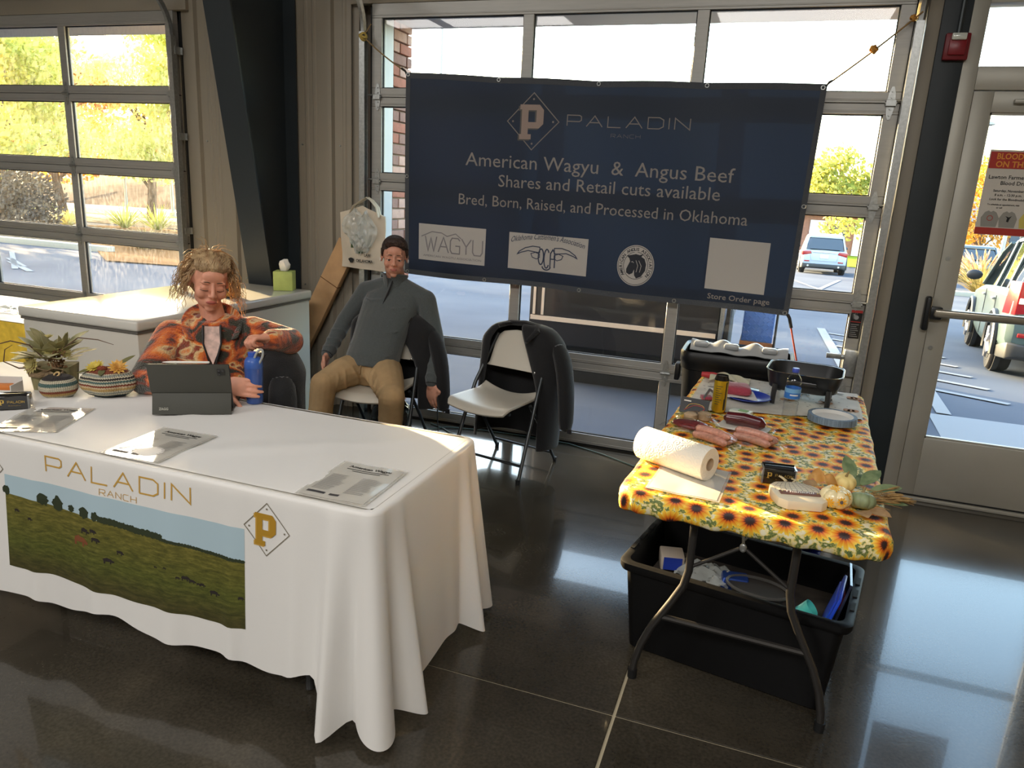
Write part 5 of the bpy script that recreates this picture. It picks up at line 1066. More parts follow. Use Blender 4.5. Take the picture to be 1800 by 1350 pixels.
for (A_, B_) in (((.32, -.85, .55), KL), ((.45, -.85, .55), KR), (KL, AL), (KR, AR)):
    A_ = Vector(A_); B_ = Vector(B_); dd = (B_ - A_).normalized(); o = dd.orthogonal().normalized(); o2 = dd.cross(o)
    for f in (.12, .35, .6, .85):
        c = A_.lerp(B_, f); r = .083 - .014 * f if dd.z > -.5 else .064; b.tube([c + o * (r * cos(a)) + o2 * (r * sin(a)) + dd * (.022 * sin(a * 2 + f * 5)) for a in [2 * pi * q / 16 for q in range(16)]], [.009 + .003 * sin(q) for q in range(16)], 6, closed=True)
fuse(b, 'trousers', [mat('khaki_twill', (176, 148, 108), .85, var=.08, vscale=20, bump=.15, bscale=300)], yt, .0065, 4)
b = B(); b.tube([(.385, -.925, .62), (.387, -.955, .585), (.387, -.965, .55)], .005, 6); b.build('fly_seam', mat('khaki_dark', (140, 116, 84), .9), yt)  # seam drawn in a darker khaki
for A_ in (AL, AR):
    b = B(); c = Vector((A_.x, A_.y - .06, .045)); b.ell(c, (.048, .13, .05)); b.ell(c + Vector((0, .05, .03)), (.042, .06, .05)); fuse(b, 'shoe', [mat('boot_brown', (70, 50, 38), .6)], yt, .008, 2)
chair(.425, -.72, radians(3), 'beige folding chair the young man is sitting on')
coat(.425, -.72, radians(3), 'black coat draped over the chair behind the young man', .30, seed=5, sleeve=1, wide=1.06, ztop=.875)

# ---------------- woman in the orange patterned fleece
wm = root('person', (.36, -2.08, 0), 'woman with curly blonde hair in an orange and dark patterned fleece', 'person')
HW = Head((.312, -2.100, 1.197), -40, 12, 6, 1.04)
b = B(); head(b, HW, True)
limb(b, [HW.p(0, .018, -.05), (.305, -2.075, 1.04)], [.047, .052])
W_SL, W_SR = Vector((.150, -2.165, .955)), Vector((.440, -1.985, .975)); W_EL, W_ER = Vector((.185, -2.37, .800)), Vector((.615, -1.945, .945)); W_WL, W_WR = Vector((.575, -2.335, .825)), Vector((.640, -2.125, .990))
limb(b, [(.30, -2.07, 1.0), (.31, -2.07, .8), (.34, -2.06, .6), (.36, -2.06, .52)], [.07, .09, .09, .10])
limb(b, [W_SL, W_EL, W_WL], [.038, .032, .024]); limb(b, [W_SR, W_ER, W_WR], [.038, .032, .024]); limb(b, [W_SL, (.30, -2.07, .96), W_SR], [.04, .05, .04])
limb(b, [(.30, -2.10, .53), (.50, -2.48, .50), (.52, -2.50, .09)], [.065, .048, .034]); limb(b, [(.40, -2.02, .53), (.66, -2.36, .50), (.68, -2.38, .09)], [.065, .048, .034])
hand(b, W_WL, (.93, .10, -.02), (.25, -.95, .25), .42, side=1, S=.98, spread=.05, curls=[.30, .36, .40, .42], thumb_in=-.2)
hand(b, W_WR, (-.35, -.60, .10), (-.25, -.25, .93), 1.15, side=1, S=.93, thumb_in=.9)
sk = skin('skin_woman', (214, 152, 126), (196, 112, 100)); fuse(b, 'body', sk, wm, .0042, 4, lipfn(HW))
face_parts(HW, wm, 'iris_blue', 'brow_sandy', 'lash_brown', .45, .0032)
b = B(); b.tube([HW.p(-.022, -.0945, -.0545), HW.p(0, -.0985, -.0550), HW.p(.023, -.0935, -.0535)], .0012, 5); b.build('mouth_line', mat('mouth_dark', (130, 66, 56), .6), wm)
# curly hair
m_hair = leafmat('hair_blonde', (214, 186, 142), (168, 134, 96), .35, 30, .5)
b = B(); HW.e(b, (0, .030, .050), (.083, .088, .080)); HW.e(b, (0, .080, .0), (.072, .050, .085)); HW.e(b, (0, -.006, .080), (.066, .070, .052))
fuse(b, 'hair', [mat('hair_base', (170, 138, 100), .6, bump=1., bscale=110, var=.35, vscale=60)], wm, .005, 1)
b = B(); rnd = random.Random(8)
for k in range(1000):
    th = rnd.uniform(0, 2 * pi); ph = rnd.uniform(-.25, 1.35)
    x, y, z = sin(th) * cos(ph) * .084, .030 + cos(th) * cos(ph) * .090, .048 + sin(ph) * .082
    if y < -.022 and z < .100: continue
    st = HW.p(x, y, z); out = (st - HW.p(0, .02, .02)).normalized(); back = HW.M @ Vector((0, 1, 0)); L = rnd.uniform(.06, .17) * (1.15 if z < .09 else .6)
    P = []; p = st.copy(); dn = Vector((0, 0, -1)) + back * .45; v = ((dn - out * dn.dot(out)) * .95 + out * rnd.uniform(.05, .42) * (1 if z < .1 else .6) + (back * 1.3 if y < .0 and z > .07 else Vector((0, 0, 0)))).normalized(); fr = rnd.uniform(90, 170); am = rnd.uniform(.003, .0070); o1 = v.orthogonal().normalized(); o2 = v.cross(o1); phs = rnd.uniform(0, 6)
    for i in range(14):
        s_ = L * i / 13; v = (v + Vector((0, 0, -.13)) + out * .015).normalized(); p = p + v * (L / 13); P.append(p + o1 * am * cos(s_ * fr + phs) * min(1, i / 3) + o2 * am * sin(s_ * fr + phs) * min(1, i / 3))
    b.tube([st] + P, [.0020] + [.0016] * 7 + [.0010] * 6 + [.0005], 4, cap=False)
for k in range(150):
    x = rnd.uniform(-.066, .066); y0 = -.072 + 7 * x * x; zs_ = rnd.uniform(.066, .080); P = [HW.p(x, -.0795 + 7.5 * x * x, zs_), HW.p(x + .004, -.080 + 7 * x * x, zs_ + .010)]; z0 = 0; am = rnd.uniform(.003, .006); ph = rnd.uniform(0, 6)
    for i in range(12):
        f = i / 11; yy = y0 + f * rnd.uniform(.10, .11); q = Vector((x * (1 + .2 * f), yy, 0)); zz = .048 + .086 * sqrt(max(.02, 1 - ((yy - .022) / .112) ** 2 - (q.x / .092) ** 2)); zz = zz + .003 * sin(x * 90 + f * 5)
        P.append(HW.p(q.x + am * sin(f * 16 + ph), q.y, zz + am * .8 * cos(f * 13 + ph) + .002))
    b.tube(P, [.0006, .0022] + [.0028] * 9 + [.0022, .0018, .001], 5, cap=False)
b.build('curls', m_hair, wm, kind='stuff')
# fleece jacket
m, n, bs, out = newmat('patterned_fleece'); bs.inputs['Roughness'].default_value = .95; bs.inputs['Sheen Weight'].default_value = .5
tc = N(n, 'ShaderNodeTexCoord'); mpp = N(n, 'ShaderNodeMapping'); mpp.inputs['Scale'].default_value = (1, 1, 1.5); mpp.inputs['Rotation'].default_value = (.3, .6, .4); n.links.new(tc.outputs['Object'], mpp.inputs[0])
t = N(n, 'ShaderNodeTexNoise'); t.inputs['Scale'].default_value = 6.5; t.inputs['Detail'].default_value = 5; t.inputs['Distortion'].default_value = 1.3; n.links.new(mpp.outputs[0], t.inputs[0])
r = ramp(n, [(.30, lin((36, 34, 26))), (.43, lin((50, 50, 34))), (.47, lin((120, 44, 20))), (.52, lin((196, 88, 26))), (.58, lin((224, 124, 44))), (.63, lin((226, 196, 140))), (.67, lin((150, 60, 24))), (.78, lin((44, 42, 30)))]); n.links.new(t.outputs[0], r.inputs[0]); n.links.new(r.outputs[0], bs.inputs['Base Color'])
t2 = N(n, 'ShaderNodeTexNoise'); t2.inputs['Scale'].default_value = 150; t2.inputs['Detail'].default_value = 3; n.links.new(tc.outputs['Object'], t2.inputs[0]); bp = N(n, 'ShaderNodeBump'); bp.inputs['Strength'].default_value = .9; bp.inputs['Distance'].default_value = .01; n.links.new(t2.outputs[0], bp.inputs['Height']); n.links.new(bp.outputs[0], bs.inputs['Normal']); m_fl = m
b = B()
torso(b, [((.355, -2.07, .50), .165, .13, 33, 0), ((.35, -2.07, .62), .160, .13, 33, 0), ((.325, -2.075, .74), .158, .125, 33, 0), ((.305, -2.08, .86), .168, .122, 33, 0), ((.297, -2.08, .945), .172, .105, 33, 0), ((.300, -2.075, .995), .135, .090, 33, 0), ((.302, -2.075, 1.03), .080, .072, 33, 0)]); limb(b, [W_SL, (.302, -2.075, 1.015), W_SR], [.060, .056, .060])
limb(b, [W_SL, W_SL.lerp(W_EL, .5), W_EL], [.072, .068, .062]); limb(b, [W_EL, W_EL.lerp(W_WL, .5), W_WL - (W_WL - W_EL) * .08], [.062, .056, .044])
limb(b, [W_SR, W_SR.lerp(W_ER, .5), W_ER], [.072, .066, .060]); limb(b, [W_ER, W_WR - (W_WR - W_ER) * .10], [.058, .044])
rnd = random.Random(2)
for A_, B_ in ((W_SL, W_EL), (W_EL, W_WL), (W_SR, W_ER)):
    for f in (.25, .5, .75, .95):
        c = A_.lerp(B_, f); dd = (B_ - A_).normalized(); o = dd.orthogonal().normalized(); o2 = dd.cross(o); r = .060 - .008 * f
        b.tube([c + o * (r * cos(a)) + o2 * (r * sin(a)) + dd * (.014 * sin(a * 2 + f * 7)) for a in [2 * pi * q / 14 for q in range(14)]], .009, 6, closed=True)
fuse(b, 'fleece', [m_fl], wm, .006, 4)
FW = Vector((.62, -.78, 0)).normalized(); SW_ = Vector((.78, .62, 0))
NK = Vector((.302, -2.078, 1.032))
for s_ in (-1, 1):      # open collar flaps and lapels
    b = B(); R_ = []
    for f in [k / 8 for k in range(9)]:
        c = NK - FW * .058 * (1 - f) + FW * (.05 * f + .045 * f) + SW_ * s_ * (.078 * sin(pi * min(1, f * .75)) + .012) + Vector((0, 0, .02 - .10 * f * f))
        up = Vector((0, 0, .045 * (1 - .45 * f))) + SW_ * s_ * .024 * f; ins = (NK - c).normalized() * -.010
        R_.append([c, c + up * .6 + ins, c + up + ins * 2.2])
    b.loft(R_, cap=False, closed=False); b.build('collar', m_fl, wm, solid=.009, ang=70, sub=1)
    b = B(); b.tube([NK + FW * .094 + SW_ * s_ * .036 + Vector((0, 0, -.01)), NK + FW * .132 + SW_ * s_ * .036 + Vector((0, 0, -.085)), NK + FW * .148 + SW_ * s_ * .020 + Vector((0, 0, -.14)), NK + FW * .148 + SW_ * s_ * .006 + Vector((0, 0, -.20))], .0045, 6); b.build('zip_edge', mat('zip_black', (28, 28, 30), .5), wm)
b = B(); b.poly([NK + FW * a + SW_ * c + Vector((0, 0, z)) for a, c, z in [(.092, -.030, -.018), (.092, .030, -.018), (.130, .032, -.085), (.146, .018, -.13), (.150, 0, -.175), (.146, -.018, -.13), (.130, -.032, -.085)]], -FW * .02); b.build('shirt', mat('floral_shirt', (206, 176, 164), .8, var=.25, vscale=40), wm)
b = B(); b.box(NK + FW * .148 + Vector((.0, 0, -.235)), (.008, .004, .03)); b.build('zip_pull', m_galv, wm)
b = B(); limb(b, [(.30, -2.10, .54), (.50, -2.48, .50), (.52, -2.50, .11)], [.09, .066, .05]); limb(b, [(.40, -2.02, .54), (.66, -2.36, .50), (.68, -2.38, .11)], [.09, .066, .05]); torso(b, [((.355, -2.06, .46), .16, .13, 33, 0), ((.355, -2.06, .56), .16, .13, 33, 0)]); fuse(b, 'trousers', [mat('denim_dark', (46, 54, 70), .8)], wm, .009, 3)
for A_ in ((.53, -2.54, .045), (.69, -2.42, .045)): b = B(); b.ell(A_, (.042, .12, .042)); fuse(b, 'shoe', [MATS['boot_brown']], wm, .009, 2)
chair(.385, -1.99, radians(-37), 'folding chair the woman sits on, half hidden by a black coat')
cw = coat(.385, -1.99, radians(-37), 'black coat with small gold emblem hung on the woman\'s chair', .30, opn=0, seed=9, sleeve=1, ztop=.89)
b = B()
for a in (90, 210, 330): b.tube([(.175, -.062, .14), (.175 + .018 * cos(radians(a)), -.066, .14 + .018 * sin(radians(a)))], [.003, .001], 5)
b.build('gold_emblem', mat('emblem_gold', (190, 150, 90), .4, metal=.5), cw, local=True)
# ---------------------------------------------------------------- sunflower table
m, n, bs, out = newmat('sunflower_print'); bs.inputs['Roughness'].default_value = .6
uv = N(n, 'ShaderNodeUVMap'); vo = N(n, 'ShaderNodeTexVoronoi'); vo.voronoi_dimensions = '2D'; vo.inputs['Scale'].default_value = 11.5; vo.inputs['Randomness'].default_value = .55; n.links.new(uv.outputs[0], vo.inputs['Vector'])
sb = N(n, 'ShaderNodeVectorMath', operation='SUBTRACT'); n.links.new(uv.outputs[0], sb.inputs[0]); n.links.new(vo.outputs['Position'], sb.inputs[1])
sp = N(n, 'ShaderNodeSeparateXYZ'); n.links.new(sb.outputs[0], sp.inputs[0])
at = N(n, 'ShaderNodeMath', operation='ARCTAN2'); n.links.new(sp.outputs[1], at.inputs[0]); n.links.new(sp.outputs[0], at.inputs[1])
def math_(op, a, b_=None, v=None):
    q = N(n, 'ShaderNodeMath', operation=op); n.links.new(a, q.inputs[0])
    if b_ is not None: n.links.new(b_, q.inputs[1])
    if v is not None: q.inputs[1].default_value = v
    return q.outputs[0]
w = math_('MULTIPLY', at.outputs[0], v=13.); w = math_('SINE', w); w2 = math_('MULTIPLY', at.outputs[0], v=29.); w2 = math_('SINE', w2)
w = math_('MULTIPLY', w, v=.055); w2 = math_('MULTIPLY', w2, v=.03); w = math_('ADD', w, w2); w = math_('ADD', w, v=.50)
dr = math_('DIVIDE', vo.outputs['Distance'], w)
rf = ramp(n, [(0, lin((40, 26, 26))), (.30, lin((62, 34, 30))), (.36, lin((130, 50, 20))), (.46, lin((226, 104, 24))), (.66, lin((242, 160, 36))), (.92, lin((250, 206, 70))), (1, lin((250, 220, 96)))]); n.links.new(dr, rf.inputs[0])
t = N(n, 'ShaderNodeTexNoise'); t.inputs['Scale'].default_value = 46; t.inputs['Detail'].default_value = 3; n.links.new(uv.outputs[0], t.inputs[0])
rb = ramp(n, [(.38, lin((240, 232, 200))), (.48, lin((236, 214, 130))), (.53, lin((128, 138, 70))), (.58, lin((84, 104, 58))), (.63, lin((160, 160, 96))), (.68, lin((240, 232, 206)))]); n.links.new(t.outputs[0], rb.inputs[0])
ge = math_('GREATER_THAN', dr, v=1.0); mx = N(n, 'ShaderNodeMixRGB'); n.links.new(ge, mx.inputs[0]); n.links.new(rf.outputs[0], mx.inputs[1]); n.links.new(rb.outputs[0], mx.inputs[2]); n.links.new(mx.outputs[0], bs.inputs['Base Color']); m_sun = m
SZ = .748; HX, HY_ = .395, .918
ft = root('folding_table', (2.703, -1.61, 0), 'folding table with bent dark legs under the sunflower cover', 'table', rz=radians(-3))
def L2W(x, y, z): return WM[ft.name] @ Vector((x, y, z))
b = B(); b.bb(-HX + .012, HX - .012, -HY_ + .012, HY_ - .012, .70, .742); b.build('tabletop', MATS['plastic_top'], ft, local=True, bevel=.012)
m_lg = mat('leg_dark', (64, 62, 60), .4, metal=.6)
for yy in (-.80, .74):
    k = -1 if yy < 0 else 1
    for s in (-1, 1):
        b = B(); P = [(s * .160, yy, .70), (s * .160, yy, .46), (s * .172, yy, .40), (s * .205, yy, .33), (s * .262, yy, .22), (s * .292, yy, .14), (s * .308, yy, .07), (s * .312, yy, .02)]
        b.tube(P, .0135, 12); lg = b.build('leg', m_lg, ft, local=True)
        b = B(); b.lathe((s * .312, yy, 0), [(.016, 0), (.017, .035)], 12); b.build('foot_cap', m_seal, lg, local=True)
        b = B(); b.tube([(0, yy - k * .0, .585), (s * .155, yy, .475)], .0065, 8); b.build('brace', m_lg, ft, local=True)
    b = B(); b.tube([(-.235, yy, .265), (.235, yy, .265)], .0105, 8); b.build('crossbar', m_lg, ft, local=True)
    b = B(); b.tube([(0, yy, .585), (-.01, yy - k * .02, .66), (-.03, yy, .70)], .005, 8); b.build('brace_link', m_galv, ft, local=True)
    b = B(); b.ell((0, yy - .008, .585), (.012, .006, .016)); b.build('brace_joint', m_galv, ft, local=True)
b = B(); b.bb(-.09, .02, -.872, -.858, .672, .684); b.build('spring_bar', mat('bar_pale', (200, 192, 180), .5), ft, local=True, bevel=.004)
b = B(); b.tube([(.010, -.86, .675), (.014, -.84, .645), (.004, -.82, .62)], .003, 6); b.build('hook', m_galv, ft, local=True)
S_ = wraprect(-HX, HX, -HY_, HY_, .06, .1, 60, 12); rings = []; uvs = []
prof = [(-.012, 0), (0, -.003), (.007, -.010), (.010, -.02), (.011, -.045), (.007, -.066), (-.004, -.074), (-.02, -.072)]
for o, dz in prof:
    rings.append([s[0] + s[1] * (o + (.004 * sin(k * .9) + .003 * sin(k * .37)) * min(1, -dz / .03)) + Vector((0, 0, SZ + dz + (.004 * sin(k * .53) if dz < -.03 else 0))) for k, s in enumerate(S_)]); uvs += [((s[0] + s[1] * (o - dz)).x, (s[0] + s[1] * (o - dz)).y) for s in S_]
b = B(); b.loft(rings, cap=False)
def stop(u, v): x = (-HX + .0) * (1 - u) + HX * u; y = -HY_ * (1 - v) + HY_ * v; return x, y
nx, ny = 40, 90; base = len(b.v)
gv = []
for j in range(ny + 1):
    for i in range(nx + 1):
        x, y = stop(i / nx, j / ny); x = max(-HX + .008, min(HX - .008, x)); y = max(-HY_ + .008, min(HY_ - .008, y))
        cx = max(0, abs(x) - (HX - .06)); cy = max(0, abs(y) - (HY_ - .06))
        if cx * cx + cy * cy > .048 ** 2: q = .048 / sqrt(cx * cx + cy * cy); x = math.copysign(HX - .06 + cx * q, x); y = math.copysign(HY_ - .06 + cy * q, y)
        e = min(1, (HX - abs(x)) * 14, (HY_ - abs(y)) * 14); gv.append(Vector((x, y, SZ + .0005 + max(0, e) * .0018 * (sin(x * 17 + y * 9) + sin(y * 23)))));  uvs.append((x, y))
b.add(gv, [(j * (nx + 1) + i, j * (nx + 1) + i + 1, (j + 1) * (nx + 1) + i + 1, (j + 1) * (nx + 1) + i) for j in range(ny) for i in range(nx)])
o = b.build('table_cover', m_sun, None, smooth=True, ang=80, label='sunflower print cover stretched over the right hand folding table', cat='tablecloth')
o.matrix_world = WM[ft.name].copy(); uvset(o, uvs)
# runner on the far end
m_run = mat('runner_cloth', (206, 200, 188), .7, var=.10, vscale=14, bump=.1, bscale=300)
rn = root('table_runner', L2W(0, .5, .75), 'pale autumn print cloth covering the far end of the sunflower table', 'cloth', rz=radians(-3)); WM[rn.name] = WM[ft.name].copy(); rn.location = ft.location; rn.rotation_euler = ft.rotation_euler
def rnf(u, v):
    y0 = .10 + .32 * u; y1 = HY_ + .02; x = (-HX - .022) + (2 * HX + .044) * u; y = y0 + (y1 - y0) * v; z = SZ + .007 + .0025 * sin(x * 19 + y * 13)
    ex = max(0, abs(x) - (HX - .015)); ey = max(0, y - (HY_ - .01)); z -= ex * 3.2 + ey * 3.0
    cx = max(0, abs(x) - (HX - .05)); cy = max(0, y - (HY_ - .07))
    if cx > 0 and cy > 0 and cx * cx + cy * cy > .0052: q = .072 / sqrt(cx * cx + cy * cy); x = math.copysign(HX - .05 + cx * q, x); y = HY_ - .07 + cy * q
    return Vector((x, y, z))
b = B(); b.grid(rnf, 50, 40); b.build('cloth', m_run, rn, local=True, ang=80)
def flat_ell(b, x, y, rx, ry, z=SZ + .0095, a=0):
    b.poly([(x + rx * cos(t_) * cos(a) - ry * sin(t_) * sin(a), y + rx * cos(t_) * sin(a) + ry * sin(t_) * cos(a), z + .0012) for t_ in [2 * pi * k / 14 for k in range(14)]])
b = B(); 
for x, y in ((.33, .52), (.22, .60), (.35, .78), (-.30, .36), (-.25, .70), (.05, .55), (.13, .84)):
    for dx in (-.018, 0, .018): flat_ell(b, x + dx, y, .016, .022)
b.build('pumpkin_print', mat('print_orange', (176, 124, 84), .7), rn, local=True, smooth=False, kind='stuff')
b = B(); rnd = random.Random(6)
for k in range(90): flat_ell(b, rnd.uniform(-.36, .36), rnd.uniform(.47, .85), rnd.uniform(.003, .006), .004)
for k in range(16): flat_ell(b, rnd.uniform(-.33, .33), rnd.uniform(.45, .85), rnd.uniform(.02, .045), rnd.uniform(.006, .012), SZ + .0092, rnd.uniform(0, 3))
b.build('grey_print', mat('print_greybrown', (128, 122, 116), .7), rn, local=True, smooth=False, kind='stuff')
TT = SZ + .004; TR = SZ + .012
# paper towel roll
pt = root('paper_towel_roll', (2.40, -2.245, TT), 'roll of quilted paper towel lying in the sun', 'paper towel')
A_ = Vector((2.275, -2.185, TT + .058)); B_ = Vector((2.522, -2.312, TT + .058)); dd = (B_ - A_).normalized(); Rr = rot_to(dd); Lr = (B_ - A_).length
m_pt = mat('quilted_paper', (238, 230, 214), .85)
n = m_pt.node_tree; tc = N(n, 'ShaderNodeTexCoord'); vo = N(n, 'ShaderNodeTexVoronoi'); vo.inputs['Scale'].default_value = 38; vo.feature = 'F1'; n.links.new(tc.outputs['Object'], vo.inputs['Vector'])
q = N(n, 'ShaderNodeMath', operation='MULTIPLY'); q.inputs[1].default_value = 22; n.links.new(vo.outputs['Distance'], q.inputs[0]); q2 = N(n, 'ShaderNodeMath', operation='SINE'); n.links.new(q.outputs[0], q2.inputs[0]); bp = N(n, 'ShaderNodeBump'); bp.inputs['Strength'].default_value = .25; bp.inputs['Distance'].default_value = .003; n.links.new(q2.outputs[0], bp.inputs['Height']); n.links.new(bp.outputs[0], n.nodes['Principled BSDF'].inputs['Normal'])
b = B(); b.lathe(A_, [(.022, .001), (.055, .001), (.058, .005), (.058, Lr - .005), (.055, Lr - .001), (.022, Lr - .001)], 40, Rr, cap=False); b.build('paper', m_pt, pt)
b = B(); b.lathe(A_, [(.022, 0), (.022, Lr), (.0205, Lr), (.0205, 0), (.022, 0)], 24, Rr, cap=False); b.build('cardboard_core', mat('core_brown', (180, 156, 126), .8), pt)
# laminated sheets
m_lam = mat('laminated_sheet', (216, 212, 202), .10, alpha=.86, coat=1, bump=.25, bscale=7, spec=.7)
m_lamc = mat('laminate_clear', (226, 222, 212), .07, alpha=.42, coat=1, bump=.25, bscale=9, spec=.8)
def sheet(cx, cy, rz, z, w, h, label, printed=True, seed=0, blank=False):
    t = root('laminated_sheet', (cx, cy, z), label, 'sheet', rz=rz)
    f = lambda u, v: Vector(((u - .5) * (w + .018), (v - .5) * (h + .018), .0015 + .0025 * abs(sin(u * 5 + seed)) * sin(v * 4 + seed) ** 2 + .003 * abs(u - .5) * abs(v - .5)))
    b = B(); b.grid(f, 14, 16); b.build('laminate', m_lamc, t, local=True, solid=.0006)
    b = B(); b.grid(lambda u, v: f(.5 + (u - .5) * w / (w + .018), .5 + (v - .5) * h / (h + .018)) - Vector((0, 0, -.0007)), 14, 16); p = b.build('paper', m_lam, t, local=True)
    mp = lambda x, y, hh=0: f(.5 + x / (w + .018), .5 + y / (h + .018)) + Vector((0, 0, .0015))
    if printed:
        b = B(); addtext(b, 'American Wagyu', mp, .022, -.075, h / 2 - .035, bold=.0006, width=.15); [b.grid(lambda u, v: mp(x0 + (x1 - x0) * u, h / 2 - yy + .004 * v), 8, 1) for x0, x1, yy in ((-.075, .075, .050), (-.05, .05, .062))]; b.build('heading', MATS['ink_black'], t, local=True, smooth=False)
        b = B(); rnd = random.Random(seed)
        for c in (-1, 1):
            for k in range(14): x0 = -.095 if c < 0 else .012; b.poly([mp(x0, .035 - k * .0095), mp(x0 + rnd.uniform(.04, .08), .035 - k * .0095), mp(x0 + .06, .038 - k * .0095), mp(x0, .038 - k * .0095)])
        b.build('printed_lines', mat('ink_grey', (120, 118, 114), .7), t, local=True, smooth=False, kind='stuff')
        b = B()
        for x0, x1, y0, y1 in ((-.095, -.035, -.118, -.105), (-.02, .012, -.118, -.105)): b.grid(lambda u, v: mp(x0 + (x1 - x0) * u, y0 + (y1 - y0) * v), 4, 1)
        b.build('printed_logos', mat('ink_dark', (60, 58, 60), .7), t, local=True, smooth=False, kind='stuff')
    return t
sheet(2.465, -2.335, radians(-4), TT, .216, .279, 'clear laminated sheet lying under the paper towel roll', False, 1)
sheet(.165, -2.825, radians(24), TZ + .003, .216, .279, 'laminated price sheet left of the tablet, beside the card holder', True, 2)
sheet(.725, -2.84, radians(3), TZ + .003, .216, .279, 'laminated price sheet in front of the tablet, gleaming on its left', True, 3)
sheet(1.487, -2.842, radians(2), TZ + .003, .216, .279, 'laminated price sheet at the right corner of the white table', True, 4)
# card holders
def holder(x, y, rz, z, label, w=.105):
    t = root('card_holder', (x, y, z), label, 'card holder', rz=rz)
    b = B(); b.bb(-w / 2, w / 2, -.012, -.009, 0, .052); b.bb(-w / 2, w / 2, -.012, .035, 0, .003); b.poly([(-w / 2, .012, 0), (w / 2, .012, 0), (w / 2, .034, .058), (-w / 2, .034, .058)], (0, .003, 0)); b.build('acrylic', mat('holder_black', (24, 24, 24), .15, coat=1), t, local=True, bevel=.001, bseg=1)
    for k in range(3): b = B(); b.bb(-w / 2 + .006, w / 2 - .006, -.007 + k * .005, -.004 + k * .005, .004, .056 + .002 * k); b.build('business_card', mat('card_black', (30, 29, 28), .3), t, local=True)
    mp = lambda a, c, h=0: Vector((a, -.0128 - h, c))
    b = B(); wide_word(b, mp, 'PALADIN', -.012, .044, .026, .009, .0012, hh=.0004); wide_word(b, mp, 'RANCH', -.010, .03, .014, .003, .0004, hh=.0004); b1, b2 = B(), B(); emblem(b1, b2, None, mp, -.030, .030, .017, .0004); b.build('gold_name', mat('foil_gold', (206, 176, 96), .3, metal=.6), t, local=True, smooth=False); b2.build('gold_emblem', MATS['foil_gold'], t, local=True, smooth=False)
    b = B()
    for s in (-1, 1): b.bb(s * w / 2 - .003, s * w / 2 + .003, -.014, .034, .0, .054)
    b.build('acrylic_edge', mat('clear_acrylic', (160, 160, 155), .08, alpha=.5, coat=1), t, local=True)
    return t
holder(2.742, -2.222, radians(8), TT, 'black card holder with gold name beside the pumpkin block')
holder(-.045, -2.785, radians(38), TZ + .003, 'black card holder with gold letter at the left edge of the white table', .115)
# pumpkin block
pk = root('pumpkin_block', (2.80, -2.35, TT), 'cream wooden pumpkin block with a brown plaque reading Thankful', 'ornament', rz=radians(14))
O_ = [(-.052, -.085), (.052, -.085), (.075, -.062), (.082, -.01), (.078, .045), (.052, .075), (.02, .083), (-.02, .083), (-.052, .075), (-.078, .045), (-.082, -.01), (-.075, -.062)]
b = B(); b.poly([(x, y, 0) for x, y in O_], (0, 0, .030)); b.build('block', mat('cream_paint', (232, 220, 192), .6), pk, local=True, bevel=.004)
mp = lambda a, c, h=0: Vector((a, c, .0312 + h))
b = B(); b.bb(-.062, .062, -.035, -.008, .030, .035); b.build('plaque', mat('plaque_brown', (120, 84, 72), .6), pk, local=True, bevel=.003)
b = B(); addtext(b, 'Thankful', lambda a, c, h=0: Vector((a, c, .0362)), .022, -.046, -.027, width=.092, shear=.25, bold=.0004); b.build('white_script', mat('script_white', (232, 226, 216), .6), pk, local=True, smooth=False)
b = B()
for k in range(9): x0 = -.07 + k * .0175; stroke(b, mp, [(x0, -.004), (x0 * .92, .03), (x0 * .6, .066), (x0 * .25, .078)], .0014, h=.0)
for y in (.015, .032, .048, .062): stroke(b, mp, [(-.078 + abs(y - .01) * .3, y), (0, y + .006), (.078 - abs(y - .01) * .3, y)], .0014, h=.0002)
for k in range(9): stroke(b, mp, [(-.07 + k * .0165, .0), (-.064 + k * .0165, .012)], .0012, h=.0002)
b.build('carved_lines', mat('carve_grey', (150, 142, 126), .7), pk, local=True, smooth=False, kind='stuff')
for s in (-1, 1): b = B(); b.cyl((s * .054, -.0215, .034), (s * .054, -.0215, .0375), .0025, seg=8); b.build('brass_pin', MATS['foil_gold'], pk, local=True)
b = B(); b.tube([(-.01, .083, .02), (-.018, .10, .03), (-.03, .112, .035), (-.02, .12, .03), (-.008, .10, .025)], .003, 6); b.tube([(.0, .083, .02), (.02, .10, .03), (.012, .115, .028)], .003, 6); b.build('raffia_bow', mat('raffia', (206, 190, 150), .8), pk, local=True)
# gourds and autumn spray
def pumpkin(name, c, r, h, ribs, m, label, cat='pumpkin', stem=True, tilt=0., seed=0):
    t = root(name, c, label, cat, rz=seed); b = B(); seg = ribs * 8; rings = []
    M_ = Matrix.Rotation(tilt, 3, 'X')
    for i in range(15):
        th = pi * (.02 + .96 * i / 14); rr = sin(th); z = -cos(th)
        rings.append([M_ @ Vector((r * rr * (1 - .10 * (1 - abs(cos(ribs * a / 2)))) * cos(a), r * rr * (1 - .10 * (1 - abs(cos(ribs * a / 2)))) * sin(a), h / 2 * z * (1 - .25 * max(0, 1 - rr * 1.4)))) + Vector((0, 0, h * .40)) for a in [2 * pi * k / seg for k in range(seg)]])
    b.loft(rings); b.build('flesh', m, t, local=True, ang=70)
    if stem: b = B(); b.tube([M_ @ Vector(p) + Vector((0, 0, h * .40)) for p in [(0, 0, h * .36), (.002, 0, h * .55), (.006, .002, h * .72)]], [r * .14, r * .09, r * .07], 7); b.build('stem', mat('stem_tan', (150, 130, 86), .8), t, local=True)
    return t
pumpkin('gourd', (2.952, -2.175, TT), .036, .062, 8, mat('gourd_cream', (238, 214, 140), .5), 'cream yellow mini pumpkin behind the floral bundle', tilt=.3)
